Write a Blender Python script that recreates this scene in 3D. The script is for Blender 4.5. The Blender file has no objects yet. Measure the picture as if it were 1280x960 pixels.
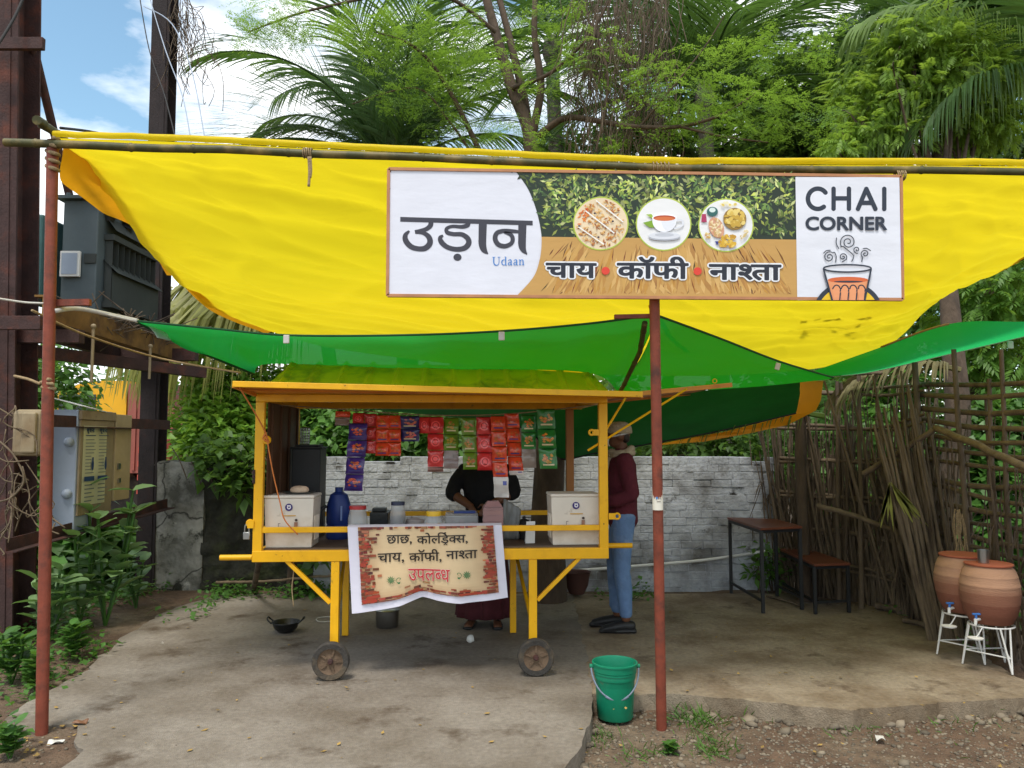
import bpy, bmesh, math, random
import numpy as np
from mathutils import Vector as V, Matrix, noise as mnoise
R = math.radians
sc = bpy.context.scene
COL = sc.collection

# ------------------------------------------------------------------ camera, sky, sun, exposure
CAMZ, FPX, PITCH = 1.5, 960.0, R(4.17)
cam = bpy.data.cameras.new("camera"); camo = bpy.data.objects.new("camera", cam); COL.objects.link(camo)
camo.location = (0, 0, CAMZ); camo.rotation_euler = (R(90) + PITCH, 0, 0)
cam.sensor_width = 36; cam.lens = 36 * FPX / 1280; cam.clip_start = .05; cam.clip_end = 3000
sc.camera = camo
sc.render.resolution_x = 1024; sc.render.resolution_y = 768
sc.view_settings.view_transform = 'Standard'; sc.view_settings.look = 'None'
sc.view_settings.exposure = 0.55; sc.view_settings.gamma = 1
SUN_EL, SUN_AZ = R(66), R(200)          # azimuth clockwise from +Y: behind the camera, a little to the left
world = bpy.data.worlds.new("World"); sc.world = world; world.use_nodes = True
wn, wl = world.node_tree.nodes, world.node_tree.links
wn.clear()
wout = wn.new('ShaderNodeOutputWorld'); wbg = wn.new('ShaderNodeBackground')
sky = wn.new('ShaderNodeTexSky'); sky.sky_type = 'NISHITA'; sky.sun_disc = False
sky.sun_elevation = SUN_EL; sky.sun_rotation = SUN_AZ; sky.air_density = 1.0; sky.dust_density = .8; sky.ozone_density = .45
wtc = wn.new('ShaderNodeTexCoord'); wmap = wn.new('ShaderNodeMapping'); wmap.inputs['Scale'].default_value = (1.0, 1.0, 2.6)
wmap.inputs['Location'].default_value = (.35, .1, .25)
wno = wn.new('ShaderNodeTexNoise'); wno.inputs['Scale'].default_value = 3.1; wno.inputs['Detail'].default_value = 9; wno.inputs['Roughness'].default_value = .56
wra = wn.new('ShaderNodeValToRGB'); wra.color_ramp.elements[0].position = .41; wra.color_ramp.elements[1].position = .57
wmx = wn.new('ShaderNodeMix'); wmx.data_type = 'RGBA'
wl.new(wtc.outputs['Generated'], wmap.inputs['Vector']); wl.new(wmap.outputs['Vector'], wno.inputs['Vector'])
wl.new(wno.outputs['Fac'], wra.inputs['Fac']); wl.new(wra.outputs['Color'], wmx.inputs[0])
wti = wn.new('ShaderNodeMix'); wti.data_type = 'RGBA'; wti.blend_type = 'MULTIPLY'; wti.inputs[0].default_value = 1; wti.inputs[7].default_value = (1.75, 2.0, 1.8, 1)
wl.new(sky.outputs['Color'], wti.inputs[6]); wl.new(wti.outputs[2], wmx.inputs[6]); wmx.inputs[7].default_value = (12.5, 12.7, 13.0, 1)
wl.new(wmx.outputs[2], wbg.inputs['Color']); wbg.inputs['Strength'].default_value = .088
wl.new(wbg.outputs['Background'], wout.inputs['Surface'])
sun = bpy.data.lights.new("sun", 'SUN'); suno = bpy.data.objects.new("sun", sun); COL.objects.link(suno)
sun.energy = 2.2; sun.angle = R(14); sun.color = (1, .96, .88)
sdir = V((math.sin(SUN_AZ) * math.cos(SUN_EL), math.cos(SUN_AZ) * math.cos(SUN_EL), math.sin(SUN_EL)))
suno.rotation_euler = sdir.to_track_quat('Z', 'Y').to_euler(); suno.location = sdir * 30
sc.cycles.max_bounces = 8; sc.cycles.transparent_max_bounces = 12

# ------------------------------------------------------------------ helpers
def P(px, py, d):
    """world point seen at photograph pixel (px,py) at distance d straight ahead"""
    x = (px - 640) / FPX; y = (480 - py) / FPX
    c, s = math.cos(PITCH), math.sin(PITCH)
    dy = c - y * s; dz = s + y * c
    t = d / dy
    return V((x * t, d, CAMZ + dz * t))
def G(px, py, z=0.0):
    x = (px - 640) / FPX; y = (480 - py) / FPX
    c, s = math.cos(PITCH), math.sin(PITCH)
    dy = c - y * s; dz = s + y * c
    t = (z - CAMZ) / dz
    return V((x * t, dy * t, z))
def S(r, g, b):
    f = lambda u: (u / 255 / 12.92) if u / 255 <= .04045 else ((u / 255 + .055) / 1.055) ** 2.4
    return (f(r), f(g), f(b))
def catmull(pts, n=6):
    pts = [tuple(p) for p in pts]; out = []
    for i in range(len(pts) - 1):
        p0 = pts[max(i - 1, 0)]; p1 = pts[i]; p2 = pts[i + 1]; p3 = pts[min(i + 2, len(pts) - 1)]
        for k in range(n):
            t = k / n
            out.append(tuple(.5 * ((2 * b) + (c - a) * t + (2 * a - 5 * b + 4 * c - d) * t * t + (3 * b - a - 3 * c + d) * t ** 3) for a, b, c, d in zip(p0, p1, p2, p3)))
    out.append(pts[-1]); return out

# ------------------------------------------------------------------ materials
def mat(name, base, rough=.6, metal=0., var=.15, scale=6., bump=0., bscale=50., col2=None, c2lo=.5, c2hi=.7, c2scale=3., transl=0., tcol=None,
        attr=False, spec=.4, stretch=None, island=0., alpha=0., coat=0., chips=None, cracks=None, folds=0.):
    m = bpy.data.materials.new(name); m.use_nodes = True
    n, l = m.node_tree.nodes, m.node_tree.links
    b = n['Principled BSDF']; out = n['Material Output']
    b.inputs['Roughness'].default_value = rough; b.inputs['Metallic'].default_value = metal
    b.inputs['Specular IOR Level'].default_value = spec
    if coat: b.inputs['Coat Weight'].default_value = coat
    tc = n.new('ShaderNodeTexCoord'); mp = n.new('ShaderNodeMapping'); l.new(tc.outputs['Object'], mp.inputs['Vector'])
    if stretch: mp.inputs['Scale'].default_value = stretch
    if attr:
        a = n.new('ShaderNodeAttribute'); a.attribute_name = 'col'; cur = a.outputs['Color']
    else:
        a = n.new('ShaderNodeRGB'); a.outputs[0].default_value = (*base, 1); cur = a.outputs[0]
    def mixc(fac, A, B, blend='MIX'):
        mx = n.new('ShaderNodeMix'); mx.data_type = 'RGBA'; mx.blend_type = blend
        if isinstance(fac, float): mx.inputs[0].default_value = fac
        else: l.new(fac, mx.inputs[0])
        l.new(A, mx.inputs[6])
        if isinstance(B, tuple): mx.inputs[7].default_value = (*B, 1)
        else: l.new(B, mx.inputs[7])
        return mx.outputs[2]
    if col2:
        no = n.new('ShaderNodeTexNoise'); no.inputs['Scale'].default_value = c2scale; no.inputs['Detail'].default_value = 7; no.inputs['Roughness'].default_value = .62
        l.new(mp.outputs['Vector'], no.inputs['Vector'])
        rp = n.new('ShaderNodeValToRGB'); rp.color_ramp.elements[0].position = c2lo; rp.color_ramp.elements[1].position = c2hi
        l.new(no.outputs['Fac'], rp.inputs['Fac']); cur = mixc(rp.outputs['Color'], cur, tuple(col2))
    if var:
        no = n.new('ShaderNodeTexNoise'); no.inputs['Scale'].default_value = scale; no.inputs['Detail'].default_value = 6; no.inputs['Roughness'].default_value = .6
        l.new(mp.outputs['Vector'], no.inputs['Vector'])
        mr = n.new('ShaderNodeMapRange'); mr.inputs[1].default_value = .25; mr.inputs[2].default_value = .75
        mr.inputs[3].default_value = 1 - var; mr.inputs[4].default_value = 1 + var; l.new(no.outputs['Fac'], mr.inputs[0])
        cur = mixc(1., cur, mr.outputs[0], 'MULTIPLY')
    if island:
        ge = n.new('ShaderNodeNewGeometry'); mr = n.new('ShaderNodeMapRange'); mr.inputs[3].default_value = 1 - island; mr.inputs[4].default_value = 1 + island
        l.new(ge.outputs['Random Per Island'], mr.inputs[0]); cur = mixc(1., cur, mr.outputs[0], 'MULTIPLY')
    for ch in (chips or []):                                       # worn spots: (colour, low, high, noise scale)
        no = n.new('ShaderNodeTexNoise'); no.inputs['Scale'].default_value = ch[3]; no.inputs['Detail'].default_value = 8; no.inputs['Roughness'].default_value = .68
        l.new(mp.outputs['Vector'], no.inputs['Vector']); rp = n.new('ShaderNodeValToRGB'); rp.color_ramp.elements[0].position = ch[1]; rp.color_ramp.elements[1].position = ch[2]
        l.new(no.outputs['Fac'], rp.inputs['Fac']); cur = mixc(rp.outputs['Color'], cur, tuple(ch[0]))
    if cracks:                                                      # (scale, width, colour)
        vo = n.new('ShaderNodeTexVoronoi'); vo.feature = 'DISTANCE_TO_EDGE'; vo.inputs['Scale'].default_value = cracks[0]
        nv = n.new('ShaderNodeTexNoise'); nv.inputs['Scale'].default_value = 2.5; nv.inputs['Detail'].default_value = 8; l.new(mp.outputs['Vector'], nv.inputs['Vector'])
        mv = n.new('ShaderNodeMix'); mv.data_type = 'VECTOR'; mv.inputs[0].default_value = .22; l.new(mp.outputs['Vector'], mv.inputs[4]); l.new(nv.outputs['Color'], mv.inputs[5]); l.new(mv.outputs[1], vo.inputs['Vector'])
        mr = n.new('ShaderNodeMapRange'); mr.inputs[1].default_value = 0; mr.inputs[2].default_value = cracks[1]; mr.inputs[3].default_value = 1; mr.inputs[4].default_value = 0; l.new(vo.outputs['Distance'], mr.inputs[0])
        cur = mixc(mr.outputs[0], cur, tuple(cracks[2]))
    l.new(cur, b.inputs['Base Color'])
    if bump:
        no = n.new('ShaderNodeTexNoise'); no.inputs['Scale'].default_value = bscale; no.inputs['Detail'].default_value = 6
        l.new(mp.outputs['Vector'], no.inputs['Vector'])
        bp = n.new('ShaderNodeBump'); bp.inputs['Strength'].default_value = bump; bp.inputs['Distance'].default_value = .02
        l.new(no.outputs['Fac'], bp.inputs['Height']); l.new(bp.outputs['Normal'], b.inputs['Normal'])
        if folds:                                                   # sharp creases of stored cloth
            vo = n.new('ShaderNodeTexVoronoi'); vo.feature = 'DISTANCE_TO_EDGE'; vo.inputs['Scale'].default_value = folds; l.new(mp.outputs['Vector'], vo.inputs['Vector'])
            mr = n.new('ShaderNodeMapRange'); mr.inputs[2].default_value = .06; l.new(vo.outputs['Distance'], mr.inputs[0]); b2 = n.new('ShaderNodeBump'); b2.inputs['Strength'].default_value = .35; b2.inputs['Distance'].default_value = .01
            l.new(mr.outputs[0], b2.inputs['Height']); l.new(b2.outputs['Normal'], bp.inputs['Normal'])
    last = b.outputs[0]
    if transl:
        t = n.new('ShaderNodeBsdfTranslucent')
        if tcol: t.inputs['Color'].default_value = (*tcol, 1)
        else: l.new(cur, t.inputs['Color'])
        ms = n.new('ShaderNodeMixShader'); ms.inputs[0].default_value = transl; l.new(last, ms.inputs[1]); l.new(t.outputs[0], ms.inputs[2]); last = ms.outputs[0]
    if alpha:
        t = n.new('ShaderNodeBsdfTransparent'); ms = n.new('ShaderNodeMixShader'); ms.inputs[0].default_value = alpha
        l.new(last, ms.inputs[1]); l.new(t.outputs[0], ms.inputs[2]); last = ms.outputs[0]
    l.new(last, out.inputs['Surface'])
    return m

# ------------------------------------------------------------------ mesh builder
ORG = {}
class MB:
    def __init__(s, M=None): s.v = []; s.f = []; s.c = []; s.M = M; s.col = (1, 1, 1)
    def add(s, vs, fs, col=None):
        o = len(s.v)
        if s.M is not None: vs = [s.M @ V(p) for p in vs]
        s.v += [tuple(p) for p in vs]; s.f += [tuple(i + o for i in f) for f in fs]; s.c += [col or s.col] * len(fs)
        return s
    def box(s, c, size, rot=None, col=None):
        x, y, z = (a / 2 for a in size); c = V(c)
        q = [V((i * x, j * y, k * z)) for k in (-1, 1) for i, j in ((-1, -1), (1, -1), (1, 1), (-1, 1))]
        if rot is not None: q = [rot @ p for p in q]
        return s.add([p + c for p in q], [(3, 2, 1, 0), (4, 5, 6, 7), (0, 1, 5, 4), (1, 2, 6, 5), (2, 3, 7, 6), (3, 0, 4, 7)], col)
    def span(s, a, b, col=None):
        return s.box([(i + j) / 2 for i, j in zip(a, b)], [abs(j - i) for i, j in zip(a, b)], None, col)
    def bar(s, p, q, w, h, up=(0, 0, 1), col=None):
        p, q = V(p), V(q); d = q - p; L = d.length; d.normalize(); up = V(up)
        if abs(d.dot(up)) > .97: up = V((0, 1, 0))
        a = d.cross(up).normalized(); b = a.cross(d)
        return s.box((p + q) / 2, (L, w, h), Matrix((d, a, b)).transposed(), col)
    def tube(s, pts, r, n=8, col=None, cap=True, flat=1.):
        pts = [V(p) for p in pts]; m = len(pts)
        rs = r if isinstance(r, (list, tuple)) else [r] * m
        vs = []; a = None
        for i, p in enumerate(pts):
            t = (pts[min(i + 1, m - 1)] - pts[max(i - 1, 0)])
            t = t.normalized() if t.length > 1e-9 else V((0, 0, 1))
            if a is None: a = t.cross(V((0, 0, 1)) if abs(t.z) < .9 else V((1, 0, 0))).normalized()
            else:
                a = (a - t * a.dot(t)); a = a.normalized() if a.length > 1e-6 else t.orthogonal().normalized()
            b = t.cross(a)
            for k in range(n):
                an = 2 * math.pi * k / n
                vs.append(p + (a * math.cos(an) + b * math.sin(an) * flat) * rs[i])
        fs = [(i * n + k, i * n + (k + 1) % n, (i + 1) * n + (k + 1) % n, (i + 1) * n + k) for i in range(m - 1) for k in range(n)]
        if cap: fs += [tuple(range(n - 1, -1, -1)), tuple((m - 1) * n + k for k in range(n))]
        return s.add(vs, fs, col)
    def lathe(s, prof, c=(0, 0, 0), n=24, axis=(0, 0, 1), col=None):
        c = V(c); ax = V(axis).normalized(); q = V((0, 0, 1)).rotation_difference(ax)
        vs = []; m = len(prof)
        for r, z in prof:
            for k in range(n):
                an = 2 * math.pi * k / n; vs.append(c + q @ V((r * math.cos(an), r * math.sin(an), z)))
        fs = [(i * n + k, i * n + (k + 1) % n, (i + 1) * n + (k + 1) % n, (i + 1) * n + k) for i in range(m - 1) for k in range(n)]
        if prof[0][0] > 1e-6: pass
        return s.add(vs, fs, col)
    def ring(s, c, rad, r, n=20, k=6, axis=(0, 0, 1), col=None):
        q = V((0, 0, 1)).rotation_difference(V(axis).normalized()); c = V(c)
        vs = []
        for i in range(n):
            a = 2 * math.pi * i / n
            for j in range(k):
                b = 2 * math.pi * j / k
                vs.append(c + q @ V(((rad + r * math.cos(b)) * math.cos(a), (rad + r * math.cos(b)) * math.sin(a), r * math.sin(b))))
        fs = [(i * k + j, ((i + 1) % n) * k + j, ((i + 1) % n) * k + (j + 1) % k, i * k + (j + 1) % k) for i in range(n) for j in range(k)]
        return s.add(vs, fs, col)
    def ball(s, c, r, n=10, m=7, col=None, M=None):
        rx, ry, rz = r if isinstance(r, (tuple, list)) else (r, r, r)
        vs = []
        for i in range(m + 1):
            th = math.pi * i / m
            for k in range(n):
                a = 2 * math.pi * k / n
                p = V((rx * math.sin(th) * math.cos(a), ry * math.sin(th) * math.sin(a), rz * math.cos(th)))
                vs.append(V(c) + (M @ p if M is not None else p))
        fs = [(i * n + k, (i + 1) * n + k, (i + 1) * n + (k + 1) % n, i * n + (k + 1) % n) for i in range(m) for k in range(n)]
        return s.add(vs, fs, col)
    def grid(s, fn, nu, nv, col=None):
        vs = [fn(i / nu, j / nv) for j in range(nv + 1) for i in range(nu + 1)]
        w = nu + 1
        return s.add(vs, [(j * w + i, j * w + i + 1, (j + 1) * w + i + 1, (j + 1) * w + i) for j in range(nv) for i in range(nu)], col)
    def build(s, name, m, parent=None, smooth=None, bevel=0., solid=0., base=None):
        o0 = ORG[parent.name] if parent is not None else V(base if base is not None else (0, 0, 0))
        me = bpy.data.meshes.new(name)
        me.from_pydata([(x - o0[0], y - o0[1], z - o0[2]) for x, y, z in s.v], [], s.f)
        if any(c != (1, 1, 1) for c in s.c):
            at = me.color_attributes.new('col', 'FLOAT_COLOR', 'CORNER')
            at.data.foreach_set('color', np.array([[*c, 1.] for c, f in zip(s.c, s.f) for _ in f], dtype=np.float32).ravel())
        if smooth is not None:
            me.polygons.foreach_set('use_smooth', [True] * len(me.polygons))
            if smooth < 179: me.set_sharp_from_angle(angle=R(smooth))
        me.materials.append(m); me.update()
        o = bpy.data.objects.new(name, me); COL.objects.link(o)
        if solid:
            md = o.modifiers.new('s', 'SOLIDIFY'); md.thickness = solid; md.offset = 0
        if bevel:
            md = o.modifiers.new('b', 'BEVEL'); md.width = bevel; md.segments = 2; md.limit_method = 'ANGLE'; md.angle_limit = R(50)
        if parent is not None: o.parent = parent
        else: o.location = o0
        ORG[o.name] = o0
        return o
def tag(o, label=None, cat=None, group=None, kind=None):
    if label: o['label'] = label
    if cat: o['category'] = cat
    if group: o['group'] = group
    if kind: o['kind'] = kind
    return o
def root(name, loc, label, cat, group=None):
    o = bpy.data.objects.new(name, None); COL.objects.link(o); o.location = loc; o.empty_display_size = .1
    ORG[o.name] = V(loc); return tag(o, label, cat, group)
def copy_tree(o, parent=None):
    c = o.copy(); COL.objects.link(c)
    if parent is not None: c.parent = parent
    ORG[c.name] = ORG[o.name]
    for ch in list(o.children): copy_tree(ch, c)
    return c
def scatter(name, temps, T, m, parent=None, base=None):
    """one mesh out of many copies of small templates; T: list of (template index, 3x3 array, offset)"""
    o0 = ORG[parent.name] if parent is not None else V(base if base is not None else (0, 0, 0))
    vs = []; fs = []; off = 0
    for ti, (tv, tf) in enumerate(temps):
        sel = [(A, p) for k, A, p in T if k == ti]
        if not sel: continue
        A = np.array([a for a, _ in sel]); p = np.array([q for _, q in sel])
        w = np.einsum('nij,vj->nvi', A, tv) + p[:, None, :]
        n = len(sel); k = len(tv)
        vs.append(w.reshape(-1, 3)); fs.append((tf[None] + (np.arange(n) * k)[:, None, None]).reshape(-1, tf.shape[1]) + off); off += n * k
    vs = np.concatenate(vs) - np.array(o0)[None]; f = np.concatenate(fs)
    me = bpy.data.meshes.new(name); nf, q = f.shape
    me.vertices.add(len(vs)); me.vertices.foreach_set('co', vs.astype(np.float32).ravel())
    me.loops.add(nf * q); me.loops.foreach_set('vertex_index', f.astype(np.int32).ravel())
    me.polygons.add(nf); me.polygons.foreach_set('loop_start', np.arange(0, nf * q, q, dtype=np.int32))
    me.update(calc_edges=True); me.validate()
    me.materials.append(m); o = bpy.data.objects.new(name, me); COL.objects.link(o)
    if parent is not None: o.parent = parent
    else: o.location = o0
    ORG[o.name] = o0
    return o
def eul(z, x, y=0., s=1.):
    return np.array(Matrix.Rotation(z, 3, 'Z') @ Matrix.Rotation(x, 3, 'X') @ Matrix.Rotation(y, 3, 'Y')) * s

# leaf templates (quads; +Y is the leaf direction)
def leaflet(p, d, side, L, w, droop=.25, nrm=None):
    """two quads: a folded pointed leaf"""
    p = V(p); d = V(d).normalized(); side = V(side).normalized(); up = side.cross(d)
    if up.z < 0: up = -up
    m = p + d * L * .45; e = p + d * L - V((0, 0, 1)) * L * droop
    q = p + d * L * .8 - V((0, 0, 1)) * L * droop * .6
    vs = [p, m + side * w - up * w * .2, e, m - side * w - up * w * .2, q]
    return vs, [(0, 1, 2, 4), (0, 4, 2, 3)]
def pinnate(n, L, ll, lw, ang=60, droop=.5, seed=0, tipleaf=True):
    rd = random.Random(seed); vs = []; fs = []
    for i in range(n):
        t = .2 + .8 * (i + .5) / n
        c = V((0, t * L, -droop * L * t * t * .6))
        for sg in (-1, 1):
            a = R(ang * (1 - .3 * t) + rd.uniform(-8, 8)); d = V((sg * math.sin(a), math.cos(a), -droop * (.3 + .5 * rd.random())))
            s = .7 + .5 * math.sin(math.pi * min(t, .9))
            lv, lf = leaflet(c, d, V((math.cos(a), -sg * math.sin(a), 0)) , ll * s, lw * s)
            o = len(vs); vs += lv; fs += [tuple(i2 + o for i2 in f) for f in lf]
    if tipleaf:
        lv, lf = leaflet(V((0, L, -droop * L * .6)), V((0, 1, -droop)), V((1, 0, 0)), ll, lw); o = len(vs); vs += lv; fs += [tuple(i2 + o for i2 in f) for f in lf]
    return np.array([tuple(v) for v in vs]), np.array(fs)
def tripinnate(seed=0, L=.42):
    rd = random.Random(seed); vs = []; fs = []
    for i in range(7):
        t = .15 + .85 * i / 6
        base = V((0, t * L, -.15 * L * t * t))
        for sg in ((-1, 1) if i < 6 else (0,)):
            if rd.random() < .22: continue
            a = R(58) if sg else 0; bl = L * .5 * (1 - .65 * t) + .05
            a += R(rd.uniform(-14, 14)); d = V((sg * math.sin(a), math.cos(a) if sg else 1, rd.uniform(-.45, .1)))
            for j in range(max(2, int(bl / .032))):
                c = base + d * bl * (j + .6) / max(2, int(bl / .032))
                for s2 in (-1, 1):
                    if rd.random() < .3: continue
                    dd = V((d.x * .5 - s2 * d.y * .8, d.y * .5 + s2 * d.x * .8, rd.uniform(-.3, .1)))
                    sd = V((-dd.y, dd.x, 0)); w = .012 * rd.uniform(.7, 1.3); l = .040 * rd.uniform(.7, 1.3)
                    m = c + dd.normalized() * l * .55; e = c + dd.normalized() * l
                    o = len(vs); sd = sd.normalized() * w
                    vs += [c, m + sd, e, m - sd]; fs.append((o, o + 1, o + 2, o + 3))
    return np.array([tuple(v) for v in vs]), np.array(fs)
def broad(L, w, droop=.3):
    lv, lf = leaflet((0, 0, 0), (0, 1, 0), (1, 0, 0), L, w, droop); return np.array([tuple(v) for v in lv]), np.array(lf)
def sprig(n, L, w, seed, spread=.2):
    """a handful of broad leaves round a twig end"""
    rd = random.Random(seed); vs = []; fs = []
    for i in range(n):
        a = rd.uniform(0, 6.28); el = rd.uniform(-.6, .7)
        d = V((math.cos(a) * math.cos(el), math.sin(a) * math.cos(el), math.sin(el)))
        p = d * rd.uniform(.02, spread) + V((0, 0, rd.uniform(-spread, spread)))
        sd = V((-d.y, d.x, rd.uniform(-.4, .4))); k = rd.uniform(.7, 1.2)
        lv, lf = leaflet(p, d, sd, L * k, w * k, rd.uniform(.1, .5)); o = len(vs); vs += lv; fs += [tuple(q + o for q in f) for f in lf]
    return np.array([tuple(v) for v in vs]), np.array(fs)
# ------------------------------------------------------------------ material library
M_soil = mat('soil', S(96, 76, 60), .95, var=.4, scale=14, bump=1., bscale=60, col2=S(116, 102, 84), c2lo=.45, c2hi=.7, c2scale=1.3)
M_slab = mat('concrete', S(137, 128, 117), .7, var=.24, scale=34, bump=.4, bscale=160, col2=S(106, 95, 82), c2lo=.38, c2hi=.64, c2scale=1.3, chips=[(S(80, 66, 52), .55, .68, 2.3), (S(152, 143, 130), .62, .74, 3.7)])
M_slab2 = mat('dusty_concrete', S(144, 130, 111), .7, var=.24, scale=34, bump=.4, bscale=120, col2=S(110, 93, 73), c2lo=.40, c2hi=.62, c2scale=1.7, chips=[(S(76, 60, 46), .58, .70, 2.6), (S(156, 142, 120), .58, .72, 4.1)])
M_rust = mat('red_oxide_pipe', S(126, 60, 42), .65, var=.3, scale=12, bump=.15, bscale=90, col2=S(88, 50, 40), c2scale=9)
M_beam = mat('rusted_beam', S(62, 42, 40), .8, var=.35, scale=9, bump=.25, bscale=60, col2=S(96, 50, 36), c2lo=.5, c2hi=.75, c2scale=5)
M_yel = mat('yellow_enamel', S(230, 170, 10), .42, var=.1, scale=6, bump=.05, bscale=30, col2=S(200, 138, 12), c2lo=.55, c2hi=.8, c2scale=7, chips=[(S(92, 56, 34), .66, .70, 26), (S(130, 92, 40), .62, .74, 9)])
M_tan = mat('flap_underside', S(206, 132, 44), .5, var=.12, scale=5, col2=S(176, 104, 36), c2scale=4, chips=[(S(110, 70, 36), .64, .72, 12), (S(214, 180, 130), .68, .72, 7)])
M_roof = mat('roof_sheet', S(236, 196, 14), .5, var=.14, scale=5, col2=S(150, 130, 30), c2scale=4)
M_tarp = mat('yellow_tarp', (.84, .63, .016), .5, var=.06, scale=2.2, bump=.6, bscale=4, transl=.5, tcol=(.90, .71, .018), stretch=(.5, 1.6, 1.), spec=.2, col2=(.70, .45, .008), c2scale=.9, folds=1.6, chips=[(S(120, 84, 14), .735, .75, 26), (S(206, 160, 24), .60, .74, 3)])
M_otarp = mat('orange_tarp', (.78, .36, .01), .5, var=.1, scale=4, bump=.2, bscale=9, transl=.35)
M_net = mat('green_shade_net', (.010, .25, .075), .9, var=.16, scale=3, bump=.15, bscale=18, transl=.52, tcol=(.03, .58, .16), alpha=.02, spec=.04)
M_dnet = mat('shaded_green_net', (.012, .13, .035), .7, var=.2, scale=3, bump=.15, bscale=12, transl=.22, spec=.2)  # darker copy of the shade net: weaker light put into the colour
M_bamboo = mat('bamboo', S(70, 68, 34), .55, var=.3, scale=10, bump=.1, bscale=40, col2=S(138, 116, 66), c2lo=.5, c2hi=.72, c2scale=4)
M_rope = mat('coir_rope', S(150, 128, 96), .95, var=.3, scale=60, bump=.4, bscale=150)
M_cord = mat('white_cord', S(190, 186, 176), .9, var=.15, scale=40)
M_ocord = mat('orange_cord', S(206, 120, 60), .9, var=.15, scale=40)
M_print = mat('printed_vinyl', (1, 1, 1), .4, var=.05, scale=3, attr=True, spec=.4, bump=.35, bscale=2.2, stretch=(1, 1, 2.5))
M_ink = mat('printed_ink', (1, 1, 1), .4, var=.05, scale=3, attr=True, spec=.4, bump=.35, bscale=2.2, stretch=(1, 1, 2.5))
M_ply = mat('painted', (1, 1, 1), .55, var=.12, scale=8, attr=True, bump=.05, bscale=40)
M_frame = mat('sign_frame', S(176, 122, 84), .6, var=.2, scale=10)
M_brick = mat('whitewashed_brick', S(170, 173, 180), .9, var=.16, scale=9, bump=.5, bscale=34, col2=S(88, 85, 82), c2lo=.46, c2hi=.70, c2scale=1.7, island=.05, chips=[(S(76, 73, 70), .60, .70, 6), (S(96, 92, 86), .58, .70, 2.2)])
M_mortar = mat('limewashed_joint', S(160, 163, 170), .95, var=.3, scale=9, bump=.6, bscale=40, col2=S(40, 38, 36), c2lo=.54, c2hi=.62, c2scale=3.4)
M_plast = mat('old_plaster', S(150, 147, 140), .9, var=.3, scale=5, bump=.5, bscale=26, col2=S(70, 68, 60), c2lo=.40, c2hi=.62, c2scale=2.6, chips=[(S(48, 48, 40), .56, .64, 5), (S(168, 164, 156), .62, .7, 4)], cracks=(1.6, .012, S(40, 38, 34)))
M_moss = mat('mossy_rubble', S(46, 45, 38), .95, var=.5, scale=11, bump=1., bscale=22, col2=S(60, 66, 36), c2scale=3)
M_stick = mat('dry_stick', S(98, 84, 69), .9, var=.35, scale=14, bump=.4, bscale=60, col2=S(62, 50, 40), c2scale=6, stretch=(1, 1, .3))
M_stick2 = mat('weathered_stick', S(106, 91, 73), .9, var=.3, scale=14, bump=.3, bscale=60, col2=S(84, 70, 54), c2scale=5)
M_bark = mat('bark', S(80, 66, 54), .95, var=.35, scale=12, bump=.9, bscale=26, col2=S(60, 50, 42), c2scale=5, stretch=(1, 1, .35))
M_pbark = mat('palm_bark', S(96, 90, 82), .95, var=.3, scale=10, bump=.6, bscale=20, stretch=(.4, .4, 2))
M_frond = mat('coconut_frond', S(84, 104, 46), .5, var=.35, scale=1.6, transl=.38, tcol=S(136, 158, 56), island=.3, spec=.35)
M_fdark = mat('dark_frond', S(60, 86, 46), .48, var=.4, scale=1.6, transl=.36, tcol=S(104, 140, 56), island=.3, spec=.4)  # darker green than the coconut frond
M_comb = mat('pale_green_frond', S(104, 128, 62), .5, var=.3, scale=2, transl=.38, tcol=S(140, 168, 76), island=.25)
M_fpale = mat('yellowing_frond', S(136, 136, 66), .5, var=.3, scale=2, transl=.35, tcol=S(170, 172, 72), island=.25)
M_fdry = mat('dry_frond', S(112, 104, 66), .7, var=.3, scale=3, transl=.2, island=.25)
M_mor = mat('moringa_leaf', S(92, 128, 54), .5, var=.35, scale=1.3, transl=.46, tcol=S(150, 186, 64), island=.3)
M_neem = mat('neem_leaf', S(112, 142, 52), .5, var=.4, scale=1.0, transl=.45, tcol=S(160, 190, 68), island=.3)
M_dleaf = mat('dark_leaf', S(74, 104, 46), .5, var=.5, scale=.9, transl=.42, tcol=S(116, 152, 58), island=.3)
M_bleaf = mat('bush_leaf', S(84, 122, 54), .45, var=.45, scale=1.1, transl=.4, tcol=S(128, 172, 66), island=.3)
M_lime = mat('lime_leaf', S(112, 150, 56), .42, var=.5, scale=1.3, transl=.42, tcol=S(164, 200, 70), island=.3)
M_weed = mat('weed_leaf', S(74, 114, 48), .45, var=.35, scale=3, transl=.35, tcol=S(110, 152, 56), island=.25)
M_calo = mat('milkweed_leaf', S(126, 156, 104), .5, var=.2, scale=5, transl=.25, tcol=S(130, 170, 80), island=.15)
M_grass = mat('grass_blade', S(84, 118, 46), .5, var=.3, scale=3, transl=.35, island=.35)
M_dry = mat('fallen_leaf', S(150, 122, 66), .8, var=.3, scale=6, island=.4)
M_peb = mat('pebble', S(112, 101, 86), .9, var=.2, scale=10, island=.45)
M_tin = mat('steel', S(170, 172, 172), .3, metal=1., var=.12, scale=8)
M_iron = mat('dark_iron', S(60, 60, 60), .42, metal=.8, var=.3, scale=10, bump=.1)
M_blk = mat('black_paint', S(30, 30, 32), .5, var=.2, scale=8)
M_board = mat('table_board', S(108, 60, 42), .42, var=.2, scale=6, stretch=(3, .5, 1), col2=S(100, 52, 36), c2scale=3)
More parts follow.
